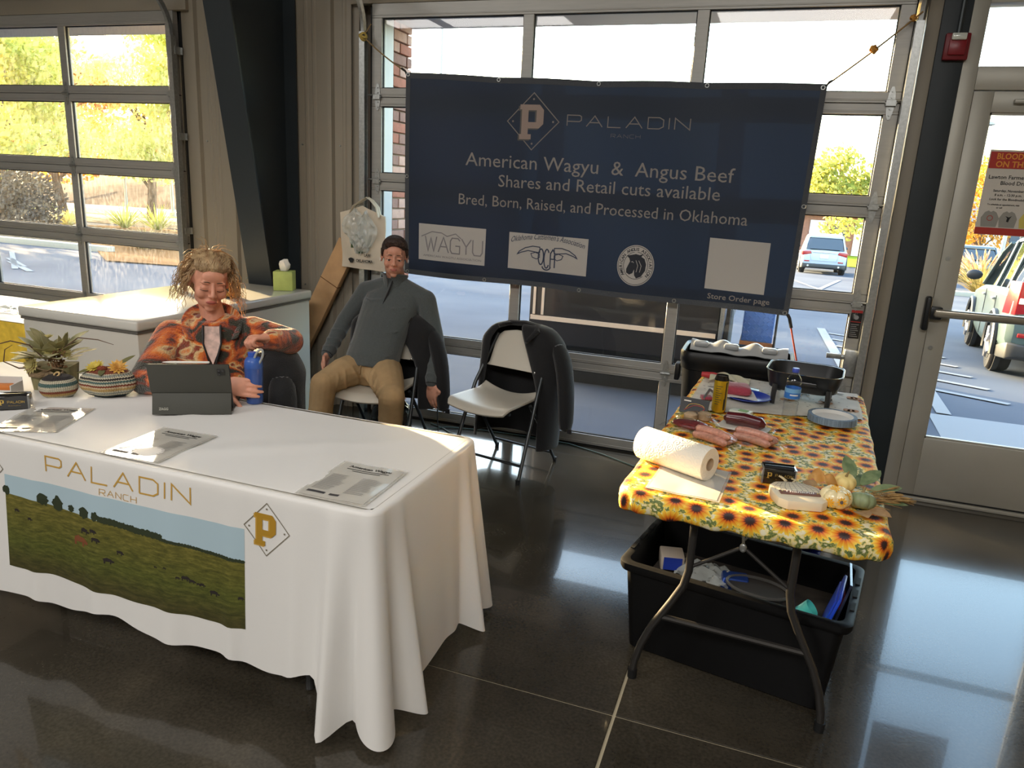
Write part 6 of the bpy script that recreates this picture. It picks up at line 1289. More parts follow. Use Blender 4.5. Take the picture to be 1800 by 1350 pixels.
pumpkin('gourd', (2.990, -2.325, TT), .042, .062, 9, mat('gourd_green', (134, 146, 108), .5, var=.15, vscale=40), 'pale green mini pumpkin beside the wheat', tilt=-.4)
fp = root('fabric_pumpkin', (2.912, -2.345, TT), 'glossy floral print fabric pumpkin at the front right corner', 'ornament')
b = B(); 
for k in range(6): a = k * pi / 3; b.ell((2.912 + .024 * cos(a), -2.345 + .024 * sin(a), TT + .030), (.026, .024, .030))
b.build('stuffed_body', mat('floral_fabric', (240, 224, 176), .3, coat=.6), fp)
b = B(); rnd = random.Random(3)
for cx_, cy_, cz_ in ((2.925, -2.393, TT + .035), (2.893, -2.392, TT + .028), (2.905, -2.36, TT + .0605), (2.94, -2.372, TT + .045)):
    nn = (Vector((cx_, cy_, cz_)) - Vector((2.912, -2.345, TT + .03))).normalized(); o1 = nn.orthogonal().normalized(); o2 = nn.cross(o1); c = Vector((cx_, cy_, cz_)) + nn * .003
    for q in range(9): a = q * 2 * pi / 9; b.add([c, c + (o1 * cos(a - .25) + o2 * sin(a - .25)) * .011, c + (o1 * cos(a) + o2 * sin(a)) * .017, c + (o1 * cos(a + .25) + o2 * sin(a + .25)) * .011], [(0, 1, 2, 3)])
b.build('printed_petals', mat('petal_gold', (240, 176, 40), .4), fp, smooth=False, kind='stuff')
b = B(); b.lathe((2.925, -2.397, TT + .035), [(.005, -.003), (.005, .003)], 10, Matrix.Rotation(pi / 2, 3, 'X')); b.build('button', mat('button_grey', (90, 84, 90), .5), fp)
def leaf(b, c, d, up, L, w, curl=.2):
    d = Vector(d).normalized(); up = Vector(up); up = (up - d * up.dot(d)).normalized(); s = d.cross(up); c = Vector(c); n_ = 7; V = []
    for i in range(n_ + 1):
        f = i / n_; ww = w * sin(pi * min(1, f * .96 + .04)) ** .8; p = c + d * L * f - up * (curl * L * f * f); V += [p + s * ww - up * ww * -.15, p, p - s * ww + up * ww * .15]
    b.add(V, [(3 * i + k, 3 * i + k + 1, 3 * i + 4 + k, 3 * i + 3 + k) for i in range(n_) for k in (0, 1)])
sp_ = root('autumn_spray', (3.0, -2.25, TT), 'autumn spray of sage leaves, ribbon and wheat at the table corner', 'ornament')
m_sage = leafmat('sage_leaf', (150, 166, 120), (110, 132, 92), .25, 30)
for c, d, L, w in (((2.975, -2.165, TT + .03), (-.25, .55, .75), .095, .024), ((3.0, -2.19, TT + .03), (.55, .6, .45), .10, .024), ((3.02, -2.24, TT + .03), (.9, .35, .25), .11, .020), ((2.985, -2.18, TT + .02), (.35, .7, .3), .085, .02), ((3.03, -2.29, TT + .02), (1, .1, .1), .10, .014)):
    b = B(); leaf(b, c, d, (0, -.4, 1), L, w, .15); b.build('leaf', m_sage, sp_, solid=.001)
for c, d, L, w in (((2.975, -2.385, TT + .012), (.3, -.8, .35), .06, .026), ((3.005, -2.375, TT + .015), (.9, -.5, .35), .065, .024), ((2.86, -2.27, TT + .03), (-.9, .5, .25), .05, .02)):
    b = B(); leaf(b, c, d, (0, -.2, 1), L, w, .3); b.build('leaf', leafmat('tan_leaf', (196, 160, 110), (168, 130, 86), .25, 30), sp_, solid=.001)
b = B(); b.grid(lambda u, v: Vector((2.835 + .105 * u, -2.235 + .05 * v + .018 * sin(u * 9), TT + .010 + .052 * sin(pi * min(1, u * .75 + .2)) * sin(pi * (.15 + .7 * v)) + .008 * sin(u * 17 + v * 6))), 22, 10); b.build('organza_ribbon', leafmat('organza', (244, 206, 140), (232, 180, 100), .5, 20), sp_)
b = B(); rnd = random.Random(9)
for k in range(44):
    s0 = Vector((3.015 + rnd.uniform(-.01, .01), -2.30 + rnd.uniform(-.022, .03), TT + rnd.uniform(.008, .045))); d = Vector((1, .42 + rnd.uniform(-.22, .22), rnd.uniform(-.12, .20))).normalized(); L = rnd.uniform(.07, .135)
    b.tube([s0, s0 + d * L * .6, s0 + d * L + Vector((0, 0, -.006))], [.0012, .001, .0008], 4)
    if k % 2: b.tube([s0 + d * L * .62, s0 + d * L * .8, s0 + d * L], [.0015, .004, .001], 5)
b.build('wheat', leafmat('wheat_straw', (196, 160, 104), (150, 116, 70), .2, 60), sp_, kind='stuff')
# can, bottle, plates
cn = root('drink_can', (2.487, -1.423, TT), 'tall yellow drink can with black top', 'can')
b = B(); b.lathe((2.487, -1.423, TT), [(.024, 0), (.028, .004), (.0315, .012), (.0315, .146)], 28); b.build('can_body', mat('can_yellow', (206, 170, 40), .25, metal=.5, var=.12, vscale=30), cn)
b = B(); b.lathe((2.487, -1.423, TT), [(.0316, .146), (.0316, .150), (.0265, .163), (.0265, .168), (.024, .168), (.024, .164)], 28); b.build('can_top', mat('can_black', (40, 38, 36), .25, metal=.7), cn)
b = B(); cm = lambda a, z, h=0: Vector((2.487 + (.0318 + h) * cos(a), -1.423 + (.0318 + h) * sin(a), TT + z))
for k in range(9): b.grid(lambda u, v: cm(-2.2 + .9 * u * (.6 + .4 * ((k * 7) % 3) / 2), .04 + .010 * k + .003 * v), 6, 1)
b.grid(lambda u, v: cm(-.95 + .35 * u, .015 + .05 * v), 4, 2); b.grid(lambda u, v: cm(-.80 + .22 * u, .055 + .085 * v), 4, 1); b.build('can_print', mat('can_ink', (50, 44, 30), .5), cn, smooth=False, kind='stuff')
wb_ = root('water_bottle', (2.785, -1.392, TR), 'clear plastic water bottle with blue label and cap', 'bottle')
m_pet = glass('pet_plastic', (.985, .99, .99), refl=.9)
b = B(); b.lathe((2.785, -1.392, TR), [(.026, 0), (.031, .004), (.0325, .014), (.0290, .028), (.0325, .040), (.0290, .054), (.0325, .066), (.0300, .078), (.0325, .088), (.0325, .140), (.0300, .152), (.0325, .160), (.029, .178), (.016, .198), (.0125, .205), (.0125, .214)], 28, cap=False); b.build('shell', m_pet, wb_, ang=25)
b = B(); b.lathe((2.785, -1.392, TR), [(.029, .003), (.030, .03), (.030, .075), (.0, .076)], 24); b.build('water', m_pet, wb_)
b = B(); b.lathe((2.785, -1.392, TR), [(.0332, .092), (.0332, .138)], 28, cap=False); lb = b.build('label', mat('label_blue', (56, 118, 200), .3), wb_)
b = B(); b.lathe((2.785, -1.392, TR), [(.0334, .118), (.0334, .136)], 28, cap=False); b.build('label_stripe', mat('label_light', (120, 176, 226), .3), lb)
b = B(); bm2 = lambda a, z, h=0: Vector((2.785 + (.0337) * cos(-1.9 + a / .0337), -1.392 + .0337 * sin(-1.9 + a / .0337), TR + z)); vs, fs = text2d('WATER', .016, .0004); b.add([bm2(v.x - .008, .102 + v.y) for v in vs], fs) if False else b.grid(lambda u, v: bm2(.0 + .035 * u, .106 + .006 * v), 5, 1); b.build('label_print', mat('label_white', (220, 228, 236), .4), lb)
b = B(); b.lathe((2.785, -1.392, TR), [(.0145, .205), (.0150, .207), (.0150, .220), (.0135, .223)], 20); b.build('cap', mat('cap_blue', (70, 90, 190), .4), wb_)
m_pl = mat('plate_white', (222, 220, 214), .6); m_plr = mat('plate_rim', (112, 132, 150), .5, var=.5, vscale=160)
pl0 = None
for k in range(8):
    z = TT + .0035 * k
    if pl0 is None:
        p = root('paper_plate', (2.962, -1.355, z), 'lowest paper plate of the stack, lying on the sunflower cover', 'plate', group='paper plates in the stack')
        b = B(); b.lathe((2.962, -1.355, z), [(.07, .001), (.072, .002), (.078, .008), (.0845, .0145)], 40, cap=False); b.poly([(2.962 + .071 * cos(a), -1.355 + .071 * sin(a), z + .0015) for a in [2 * pi * q / 40 for q in range(40)]]); b.build('base', m_pl, p)
        b = B(); b.lathe((2.962, -1.355, z), [(.0845, .0145), (.094, .0165), (.100, .0145), (.101, .011)], 40, cap=False); b.build('rim', m_plr, p); pl0 = p
    else:
        c = copy_tree(pl0); c['label'] = 'topmost paper plate of the stack, its white face showing' if k == 7 else 'paper plate in the middle of the stack, only its rim showing'; c.location = (2.962 + random.uniform(-.001, .001), -1.355 + random.uniform(-.001, .001), z)
# skillet
sk_ = root('electric_skillet', (2.845, -1.035, TR), 'black rectangular electric skillet on legs at the far end of the table', 'skillet', rz=radians(-6))
m_sk = mat('skillet_black', (34, 36, 38), .35, coat=.3); m_ski = mat('nonstick', (26, 27, 29), .4)
def rr(hx, hy, r, z, n_=6):
    P = []
    for k, (sx_, sy_) in enumerate(((1, 1), (-1, 1), (-1, -1), (1, -1))):
        for i in range(n_): a = pi / 2 * k + pi / 2 * i / (n_ - 1); P.append(Vector((sx_ * (hx - r) + r * cos(a), sy_ * (hy - r) + r * sin(a), z)))
    return P
b = B(); b.loft([rr(.135, .125, .07, .062), rr(.150, .14, .075, .070), rr(.160, .150, .08, .11), rr(.166, .156, .08, .148), rr(.170, .160, .08, .153), rr(.162, .152, .08, .152), rr(.155, .145, .08, .11), rr(.145, .135, .07, .076), rr(.01, .01, .005, .074)]); b.build('pan', m_sk, sk_, local=True, ang=50)
b = B(); b.tube(rr(.1695, .1595, .08, .153), .0016, 6, closed=True); b.build('rim_edge', mat('steel_edge', (190, 192, 190), .2, metal=1), sk_, local=True)
for s in (-1, 1):
    for q in (-1, 1): b = B(); b.tube([(s * .115, q * .13, .088), (s * .118, q * .140, .05), (s * .118, q * .142, 0)], [.013, .012, .011], 8); b.build('leg', m_sk, sk_, local=True)
for q in (-1, 1): b = B(); b.box((0, q * .165, .115), (.13, .022, .02)); b.build('handle', m_sk, sk_, local=True, bevel=.006)
# blue plate, red cloth, napkin, trays
bp_ = root('blue_plate', (2.60, -1.150, TR), 'deep blue plastic plate under the folded red cloth', 'plate')
b = B(); b.lathe((2.60, -1.150, TR), [(.0, .002), (.068, .002), (.085, .010), (.108, .018), (.110, .016), (.088, .006), (.07, 0), (.0, 0)], 40, cap=False); b.build('dish', mat('plate_blue', (40, 66, 176), .3), bp_)
nk = root('napkin', (2.56, -1.15, TR + .012), 'white napkin between the blue plate and red cloth', 'napkin', rz=radians(12)); b = B(); b.grid(lambda u, v: Vector((-.075 + .15 * u, -.07 + .13 * v, .004 + .004 * sin(u * 5 + v * 3))), 10, 10); b.build('sheet', mat('napkin_white', (224, 220, 212), .8), nk, local=True, solid=.003)
rc = root('red_cloth', (2.545, -1.125, TR + .02), 'folded dusty red cloth on the blue plate', 'cloth', rz=radians(8))
b = B(); b.loft([rr(.060, .062, .015, .0), rr(.066, .068, .018, .012), rr(.064, .066, .018, .026), rr(.055, .058, .018, .034), rr(.01, .01, .004, .036)]); b.build('folded_fabric', mat('dusty_red', (164, 62, 78), .85, sheen=.3, bump=.4, bscale=120), rc, local=True, ang=60)
gl_ = root('oven_glove', (2.415, -.83, TR), 'red handled utensil lying at the far left of the table', 'utensil', rz=radians(-12)); b = B(); b.tube([(-.06, 0, .016), (0, .004, .018), (.06, 0, .016)], [.014, .018, .014], 12); b.build('handle', mat('handle_red', (178, 52, 56), .5), gl_, local=True); b = B(); b.tube([(.06, 0, .014), (.14, -.01, .008)], [.008, .012], 8, flat=.4); b.build('blade', mat('blade_grey', (70, 72, 74), .4, metal=.4), gl_, local=True)
cl2 = root('kitchen_towel', (2.475, -.825, TR), 'crumpled cream kitchen towel behind the yellow can', 'cloth'); b = B(); b.grid(lambda u, v: Vector((2.40 + .20 * u, -.90 + .13 * v + .02 * sin(u * 6), TR + .006 + .022 * abs(sin(u * 8 + v * 3)) * sin(pi * (.1 + .8 * v)) + .012 * sin(pi * u))), 26, 16); b.build('fabric', mat('cream_towel', (196, 190, 164), .85), cl2, solid=.004)
dk = root('lid', (2.60, -1.005, TR), 'black round lid lying behind the red cloth', 'lid'); b = B(); b.lathe((2.60, -1.005, TR), [(.052, 0), (.054, .004), (.05, .012), (.012, .016)], 30); b.build('disc', m_sk, dk)
sc2 = root('steel_tongs', (2.435, -1.235, TR), 'small steel and red tongs left of the yellow can', 'tongs'); b = B(); b.tube([(2.41, -1.29, TR + .008), (2.43, -1.23, TR + .04), (2.445, -1.17, TR + .012)], .006, 8); b.build('arm', m_galv, sc2); b = B(); b.box((2.42, -1.26, TR + .008), (.05, .05, .014), .3); b.build('grip', MATS['dusty_red'], sc2, bevel=.004)
# business card box
bc = root('card_display', (2.385, -1.52, TT), 'black card with a rainbow swirl leaning beside the meat packs', 'card', rz=radians(-12))
b = B(); b.poly([(-.062, 0, 0), (.062, 0, 0), (.062, .03, .062), (-.062, .03, .062)], (0, .004, 0)); cd_ = b.build('card', mat('card_black2', (26, 25, 28), .35), bc, local=True)
mp = lambda a, c, h=0: Vector((a, c * .436 - .001 - h, c * .9))
b = B(); stroke(b, mp, [(-.035, .02)] + arcpts(.01, .035, .035, .012, 160, 0, 10), .002); b.build('gold_swirl', mat('swirl_gold', (206, 160, 60), .5), cd_, local=True, smooth=False)
b = B(); stroke(b, mp, [(-.04, .012)] + arcpts(.018, .030, .03, .010, 160, -40, 10), .002); b.build('red_swirl', MATS['warning_red'], cd_, local=True, smooth=False)
b = B(); b.poly([mp(-.05, .052), mp(-.018, .052), mp(-.018, .057), mp(-.05, .057)]); b.build('white_print', MATS['script_white'], cd_, local=True, smooth=False)
# vacuum packed meats
m_vac = glass('vacuum_film', (.92, .91, .88), dirt=.05, dscale=80, refl=.8)
def pack(name, x, y, rz, w, h, label, z=TT):
    t = root(name, (x, y, z), label, 'meat pack', rz=rz); rnd = random.Random(x)
    ph = rnd.uniform(0, 9); b = B(); b.grid(lambda u, v: Vector(((u - .5) * w, (v - .5) * h, .004 + .036 * (sin(pi * u) * sin(pi * v)) ** .7 + .004 * noise.noise(Vector((u * 9 + ph, v * 9, 0))))), 26, 22); b.build('film', m_vac, t, local=True)
    return t
p = pack('steak_pack', 2.395, -1.745, radians(-20), .21, .14, 'vacuum packed marbled steak beside the paper towel roll')
b = B(); b.ell((0, 0, .016), (.075, .048, .016)); b.ell((.03, .01, .018), (.05, .035, .018)); fuse_m = mat('raw_beef', (122, 44, 48), .35, var=.5, vscale=60, stretch=(1, 3, 1), coat=.5); b.build('steak', fuse_m, p, local=True)
p = pack('salami_pack', 2.605, -1.625, radians(-14), .25, .16, 'clear pack holding a thick dark red beef log')
b = B(); b.tube([(-.085, 0, .028), (-.07, 0, .030), (0, .004, .033), (.07, 0, .030), (.088, 0, .028)], [.008, .027, .031, .027, .008], 16); b.build('beef_log', mat('beef_log', (84, 22, 30), .25, coat=1, var=.2, vscale=25), p, local=True)
b = B(); b.bb(-.10, .10, -.06, .06, .0, .005); b.build('tray', m_pl, p, local=True, bevel=.002)
m_saus = mat('sausage', (196, 142, 124), .4, var=.22, vscale=90, coat=.4)
for (x, y, rz, lab) in ((2.505, -1.865, -28, 'pack of four pale sausages nearest the paper towel roll'), (2.655, -1.80, -24, 'pack of four pale sausages in front of the dark beef log')):
    p = pack('sausage_pack', x, y, radians(rz), .24, .16, lab)
    for k, (yy, zz) in enumerate(((-.035, .017), (.0, .017), (.034, .017), (-.016, .038))):
        b = B(); b.tube([(-.078, yy, zz), (-.068, yy, zz), (-.03, yy + .005, zz + .002), (.03, yy + .005, zz + .002), (.068, yy - .003, zz), (.08, yy - .003, zz)], [.004, .0145, .0165, .0165, .0145, .004], 12); b.build('sausage', m_saus, p, local=True)
p = pack('bone_pack', 2.415, -1.62, radians(15), .17, .15, 'crinkled clear pack of pale round cuts behind the steak')
for dx, dy in ((-.03, -.01), (.03, .01)): b = B(); b.lathe((dx, dy, .002), [(.02, 0), (.029, .006), (.029, .030), (.02, .036)], 16); b.build('cut', mat('pale_cut', (186, 160, 128), .5, var=.2, vscale=40), p, local=True)
st_ = root('card_stack', (2.585, -1.425, TT), 'small clear box of pale green cards near the runner edge', 'card stack', rz=radians(-18)); b = B(); b.box((0, 0, .010), (.09, .055, .020)); b.build('cards', mat('cards_pale', (206, 214, 200), .4), st_, local=True, bevel=.002); b = B(); b.box((.01, .0, .0212), (.04, .03, .002)); b.build('green_print', mat('print_lime', (120, 160, 90), .5), st_, local=True)
# ---------------------------------------------------------------- bins, cooler, tote
tc_ = root('storage_tote', (2.672, -2.088, 0), 'open black storage tote full of supplies under the sunflower table', 'tote', rz=radians(-9.9))
m_tt = mat('tote_black', (12, 12, 13), .5, spec=.3, bump=.05, bscale=60)
b = B(); b.loft([rr(.335, .185, .03, .004), rr(.345, .195, .03, .012), rr(.375, .225, .035, .335), rr(.392, .242, .04, .338), rr(.397, .247, .042, .350), rr(.397, .247, .042, .368), rr(.388, .238, .04, .373), rr(.368, .218, .035, .370), rr(.366, .216, .035, .33), rr(.332, .182, .03, .022), rr(.01, .01, .004, .02)]); b.build('shell', m_tt, tc_, local=True, ang=35)
for s in (-1, 1):
    for q in (-.10, 0, .10): b = B(); b.box((s * .384, q, .374), (.014, .055, .004)); b.build('rim_slot', m_seal, tc_, local=True)
tw = lambda x, y, z: WM[tc_.name] @ Vector((x, y, z))
def inbox(name, lab, cat, x, y, z, rz): return root(name, tw(x, y, z), lab, cat, rz=radians(-9.9) + rz)
o_ = inbox('tub_cover', 'bright blue plastic tub cover leaning inside the right end of the tote', 'cover', .315, -.07, .23, 0); b = B(); b.box((0, 0, .075), (.012, .20, .24), R=Matrix.Rotation(.25, 3, 'Y')); b.build('panel', mat('lid_blue', (36, 76, 206), .35), o_, local=True, bevel=.006); b = B(); b.box((-.007, 0, .075), (.008, .16, .20), R=Matrix.Rotation(.25, 3, 'Y')); b.build('raised_rim', MATS['lid_blue'], o_, local=True, bevel=.004)
o_ = inbox('magazine', 'glossy dark magazine standing beside the blue lid', 'magazine', .335, .06, .21, .1); b = B(); b.box((0, 0, .09), (.008, .18, .23), R=Matrix.Rotation(.2, 3, 'Y')); b.build('cover', mat('mag_dark', (60, 66, 90), .25, var=.7, vscale=14, coat=.6), o_, local=True); b = B(); b.box((-.006, -.02, .11), (.003, .05, .06), R=Matrix.Rotation(.2, 3, 'Y')); b.build('red_photo', MATS['warning_red'], o_, local=True)
o_ = inbox('carton', 'white and blue carton lying in the left end of the tote', 'box', -.27, .02, .27, .4); b = B(); b.box((0, 0, .03), (.09, .09, .06)); b.build('white_part', mat('carton_white', (190, 176, 160), .6), o_, local=True, bevel=.006); b = B(); b.box((.0, -.046, .03), (.07, .004, .05)); b.build('blue_part', mat('carton_blue', (36, 60, 160), .5), o_, local=True)
o_ = inbox('clear_bag', 'crumpled clear plastic bag inside the tote', 'bag', -.13, .0, .29, 0); b = B(); b.grid(lambda u, v: Vector(((u - .5) * .2, (v - .5) * .16, .03 * sin(pi * u) * sin(pi * v) + .03 * noise.noise(Vector((u * 6, v * 6, 3))))), 18, 16); b.build('film', m_pb, o_, local=True)
o_ = inbox('blue_packet', 'blue and silver packet in the middle of the tote', 'packet', -.02, -.0, .27, .3); b = B(); b.loft([rr(.05, .035, .01, 0), rr(.055, .04, .012, .02), rr(.045, .03, .01, .045)]); b.build('wrapper', mat('packet_blue', (44, 74, 150), .3, metal=.4), o_, local=True); b = B(); b.box((0, -.036, .022), (.06, .004, .018)); b.build('silver_print', m_galv, o_, local=True)
o_ = inbox('wire_basket', 'dark rounded container lying across the tote', 'container', .07, -.04, .265, 0); b = B(); b.tube([(.11 * cos(a), .07 * sin(a), .05) for a in [2 * pi * k / 24 for k in range(24)]], .006, 6, closed=True); b.build('rim', mat('container_grey', (90, 88, 84), .4), o_, local=True); b = B(); b.lathe((0, 0, 0), [(.06, 0), (.085, .004), (.1, .045)], 24, sy=.65); b.build('bowl', mat('container_dark', (64, 60, 56), .5), o_, local=True)
o_ = inbox('teal_cup', 'small teal cup at the right of the tote contents', 'cup', .21, -.08, .27, 0); b = B(); b.lathe((0, 0, 0), [(.022, 0), (.03, .07), (.028, .07), (.02, .004)], 18, Matrix.Rotation(.8, 3, 'Y'), cap=False); b.build('cup', mat('teal', (80, 190, 180), .4), o_, local=True)
b = B(); b.box(tw(0, 0, .16), (.66, .36, .20), radians(-9.9)); o_ = b.build('packed_supplies', mat('supplies', (60, 54, 48), .8, var=.5, vscale=12), None, label='jumble of packed supplies filling the bottom of the tote', cat='supplies', kind='stuff')
co = root('cooler', (2.74, -1.58, 0), 'blue cooler with white handle behind the black tote', 'cooler', rz=radians(-6))
b = B(); b.box((0, 0, .16), (.48, .30, .31)); b.build('cooler_body', mat('cooler_blue', (34, 48, 150), .4), co, local=True, bevel=.02); b = B(); b.box((0, 0, .345), (.50, .32, .05)); b.build('cooler_lid', mat('cooler_blue2', (40, 56, 170), .4), co, local=True, bevel=.016)
b = B(); b.tube([(-.13, -.165, .30), (-.12, -.180, .335), (.12, -.180, .335), (.13, -.165, .30)], .011, 8); b.build('handle', mat('handle_white', (190, 186, 178), .5), co, local=True)
tbn = root('waste_bin', (2.51, -.40, 0), 'tall black bin with moulded grey lid behind the sunflower table', 'bin')
m_bn = mat('bin_black', (18, 19, 21), .4, spec=.5)
def r2(hx, hy, r, z): return [Vector((2.51 + p.x, -.40 + p.y, p.z)) for p in rr(hx, hy, r, z)]
b = B(); b.loft([r2(.235, .15, .06, .004), r2(.245, .16, .07, .03), r2(.290, .20, .09, .74), r2(.298, .208, .09, .745), r2(.300, .210, .09, .775), r2(.305, .215, .095, .785), r2(.305, .215, .095, .835), r2(.298, .208, .09, .845), r2(.282, .192, .085, .835), r2(.275, .185, .08, .74), r2(.01, .01, .005, .70)]); b.build('body', m_bn, tbn, ang=40)
b = B(); b.grid(lambda u, v: Vector((2.51 - .27 + .54 * u, -.40 + .02 + .165 * v, .805 + .075 * sin(pi * min(1, max(0, .06 + .9 * v))) * (.75 + .25 * cos(u * 6 * pi) * (1 if .2 < u < .8 else .4)))), 40, 16); b.build('grey_lid', mat('lid_grey', (176, 178, 178), .35, coat=.4, bump=.1, bscale=20), tbn, solid=.006, ang=60)
for x in (2.30, 2.47, 2.68): b = B(); b.box((x, -.40 + .05, .852), (.085, .05, .035)); b.build('lid_lug', MATS['lid_grey'], tbn, bevel=.014)
b = B(); b.box((2.193, -.46, .70), (.03, .08, .10)); b.build('side_handle', m_bn, tbn, bevel=.008)
# ---------------------------------------------------------------- white table things
tb_ = root('tablet_case', (.451, -2.602, TZ + .004), 'dark grey tablet in a folding keyboard case seen from behind', 'tablet', rz=radians(30.3))
m_cs = mat('case_grey', (70, 70, 64), .6, bump=.08, bscale=500); m_csd = mat('case_edge', (44, 44, 42), .5)
def slab(b, x0, x1, y0, z0, y1, z1, th): b.poly([(x0, y0, z0), (x1, y0, z0), (x1, y1, z1), (x0, y1, z1)], (0, th, 0))
b = B(); b.bb(.0, .288, .04, .24, .0, .009); b.build('keyboard_base', m_csd, tb_, local=True, bevel=.003)
b = B(); slab(b, 0, .290, 0, .0, .022, .082, .006); b.build('stand_flap', m_cs, tb_, local=True, bevel=.002)
b = B(); slab(b, -.004, .292, .020, .082, -.022, .205, .007); b.build('back_cover', m_cs, tb_, local=True, bevel=.003)
b = B(); slab(b, -.004, .292, .050, .012, -.014, .205, .009); b.build('tablet_body', m_csd, tb_, local=True, bevel=.003)
mp = lambda a, c, h=0: Vector((a, .022 * c / .082 - .001 - h, c))
b = B(); addtext(b, 'ZAGG', mp, .013, .025, .018, width=.034, bold=.0004); b.build('brand_lettering', mat('case_print', (170, 168, 156), .5), tb_, local=True, smooth=False)
b = B(); b.box((.262, -.013, .175), (.030, .004, .030), R=Matrix.Rotation(.33, 3, 'X')); cmr = b.build('camera_bump', m_csd, tb_, local=True, bevel=.004)
for dx, dz in ((-.007, .006), (.007, .006), (-.007, -.007)): b = B(); b.lathe((.262 + dx, -.016, .175 + dz), [(.0048, 0), (.0048, .002)], 12, Matrix.Rotation(pi / 2 + .33, 3, 'X')); b.build('lens', mat('lens_black', (12, 12, 16), .05, coat=1), cmr, local=True)
sy = root('stylus', (.58, -2.55, .955), 'white stylus resting on the top edge of the tablet', 'stylus', rz=radians(30.3)); sy.location = WM[tb_.name] @ Vector((.055, -.016, .2095)); WM[sy.name] = Matrix.Translation(sy.location) @ Matrix.Rotation(radians(30.3), 4, 'Z')
b = B(); b.tube([(0, 0, .004), (.012, 0, .004), (.03, 0, .004), (.165, 0, .004), (.168, 0, .004)], [.0008, .003, .0045, .0045, .003], 10); b.build('barrel', mat('stylus_white', (232, 228, 218), .3), sy, local=True)
fb = root('flip_bottle', (.672, -2.275, TZ + .003), 'blue water bottle with grey flip loop held by the woman', 'bottle'); fx, fy, fz = .672, -2.275, TZ + .003
b = B(); b.lathe((fx, fy, fz), [(.031, 0), (.034, .006), (.034, .07), (.035, .075), (.037, .145), (.036, .150)], 28); b.build('bottle_body', mat('bottle_blue', (52, 82, 150), .35, coat=.5), fb)
b = B(); b.lathe((fx, fy, fz), [(.0365, .150), (.0375, .153), (.036, .178), (.028, .192), (.018, .196)], 28); b.build('bottle_lid', mat('bottle_blue2', (60, 96, 172), .35), fb); b = B(); b.lathe((fx - .004, fy, fz), [(.018, .192), (.018, .213), (.016, .215)], 20); b.build('spout_cap', mat('cap_blue3', (56, 90, 180), .3), fb)
b = B(); c = Vector((fx + .030, fy - .006, fz + .185)); e1 = Vector((.94, .33, 0)); P = [c + e1 * (.015 * cos(a) * 1.0 + .012 * sin(a)) + Vector((0, 0, .034 * sin(a) + .012)) for a in [2 * pi * k / 20 for k in range(20)]]; b.tube(P, .0048, 8, closed=True); b.build('carry_loop', mat('loop_grey', (160, 162, 160), .4), fb)
# crocheted pumpkins
def crochet(name, stops):
    m, n, bs, out = newmat(name); bs.inputs['Roughness'].default_value = .9
    tc = N(n, 'ShaderNodeTexCoord'); sx = N(n, 'ShaderNodeSeparateXYZ'); n.links.new(tc.outputs['Object'], sx.inputs[0])
    at = N(n, 'ShaderNodeMath', operation='ARCTAN2'); n.links.new(sx.outputs[1], at.inputs[0]); n.links.new(sx.outputs[0], at.inputs[1])
    ml = N(n, 'ShaderNodeMath', operation='MULTIPLY'); ml.inputs[1].default_value = 56; n.links.new(at.outputs[0], ml.inputs[0]); sn = N(n, 'ShaderNodeMath', operation='SINE'); n.links.new(ml.outputs[0], sn.inputs[0])
    sc = N(n, 'ShaderNodeMath', operation='MULTIPLY'); sc.inputs[1].default_value = .0011; n.links.new(sn.outputs[0], sc.inputs[0]); ad = N(n, 'ShaderNodeMath', operation='ADD'); n.links.new(sx.outputs[2], ad.inputs[0]); n.links.new(sc.outputs[0], ad.inputs[1])
    dv = N(n, 'ShaderNodeMath', operation='MULTIPLY'); dv.inputs[1].default_value = 1 / .13; n.links.new(ad.outputs[0], dv.inputs[0])
    r = ramp(n, [(p, lin(c)) for p, c in stops], 'CONSTANT'); n.links.new(dv.outputs[0], r.inputs[0]); n.links.new(r.outputs[0], bs.inputs['Base Color'])
    z2 = N(n, 'ShaderNodeMath', operation='MULTIPLY'); z2.inputs[1].default_value = 950; n.links.new(ad.outputs[0], z2.inputs[0]); s2 = N(n, 'ShaderNodeMath', operation='SINE'); n.links.new(z2.outputs[0], s2.inputs[0]); mu = N(n, 'ShaderNodeMath', operation='ADD'); n.links.new(s2.outputs[0], mu.inputs[0]); n.links.new(sn.outputs[0], mu.inputs[1])
    bp = N(n, 'ShaderNodeBump'); bp.inputs['Strength'].default_value = .8; bp.inputs['Distance'].default_value = .003; n.links.new(mu.outputs[0], bp.inputs['Height']); n.links.new(bp.outputs[0], bs.inputs['Normal']); return m
CR, TE, BK, RU, MU_, GR = (206, 196, 170), (84, 110, 104), (54, 48, 46), (140, 74, 50), (196, 162, 100), (150, 154, 144)
k1 = crochet('crochet_small', [(0, TE), (.05, CR), (.12, MU_), (.20, RU), (.28, CR), (.36, CR), (.42, TE), (.52, CR), (.60, BK), (.70, CR), (.78, GR), (.88, CR), (.94, MU_)])
pumpkin('crochet_pumpkin', (-.045, -2.585, TZ + .003), .073, .112, 3, k1, 'small round striped crochet pumpkin beside the card holder', stem=False, seed=.4)
b = B(); q = Vector((-.045, -2.585, TZ + .003)); b.tube([q + Vector((.012 * cos(a) - .003, .008 * sin(a), .092 + .008 * sin(a))) for a in [2 * pi * k / 12 for k in range(12)]], .004, 6, closed=True); b.build('stem_loop', mat('yarn_tan', (190, 160, 110), .9), bpy.data.objects['crochet_pumpkin'])
k2 = crochet('crochet_large', [(0, (50, 64, 66)), (.12, CR), (.17, GR), (.22, CR), (.27, MU_), (.34, (220, 190, 150)), (.40, RU), (.46, CR), (.52, TE), (.58, CR), (.62, BK), (.67, CR), (.72, GR), (.77, CR), (.80, RU)])
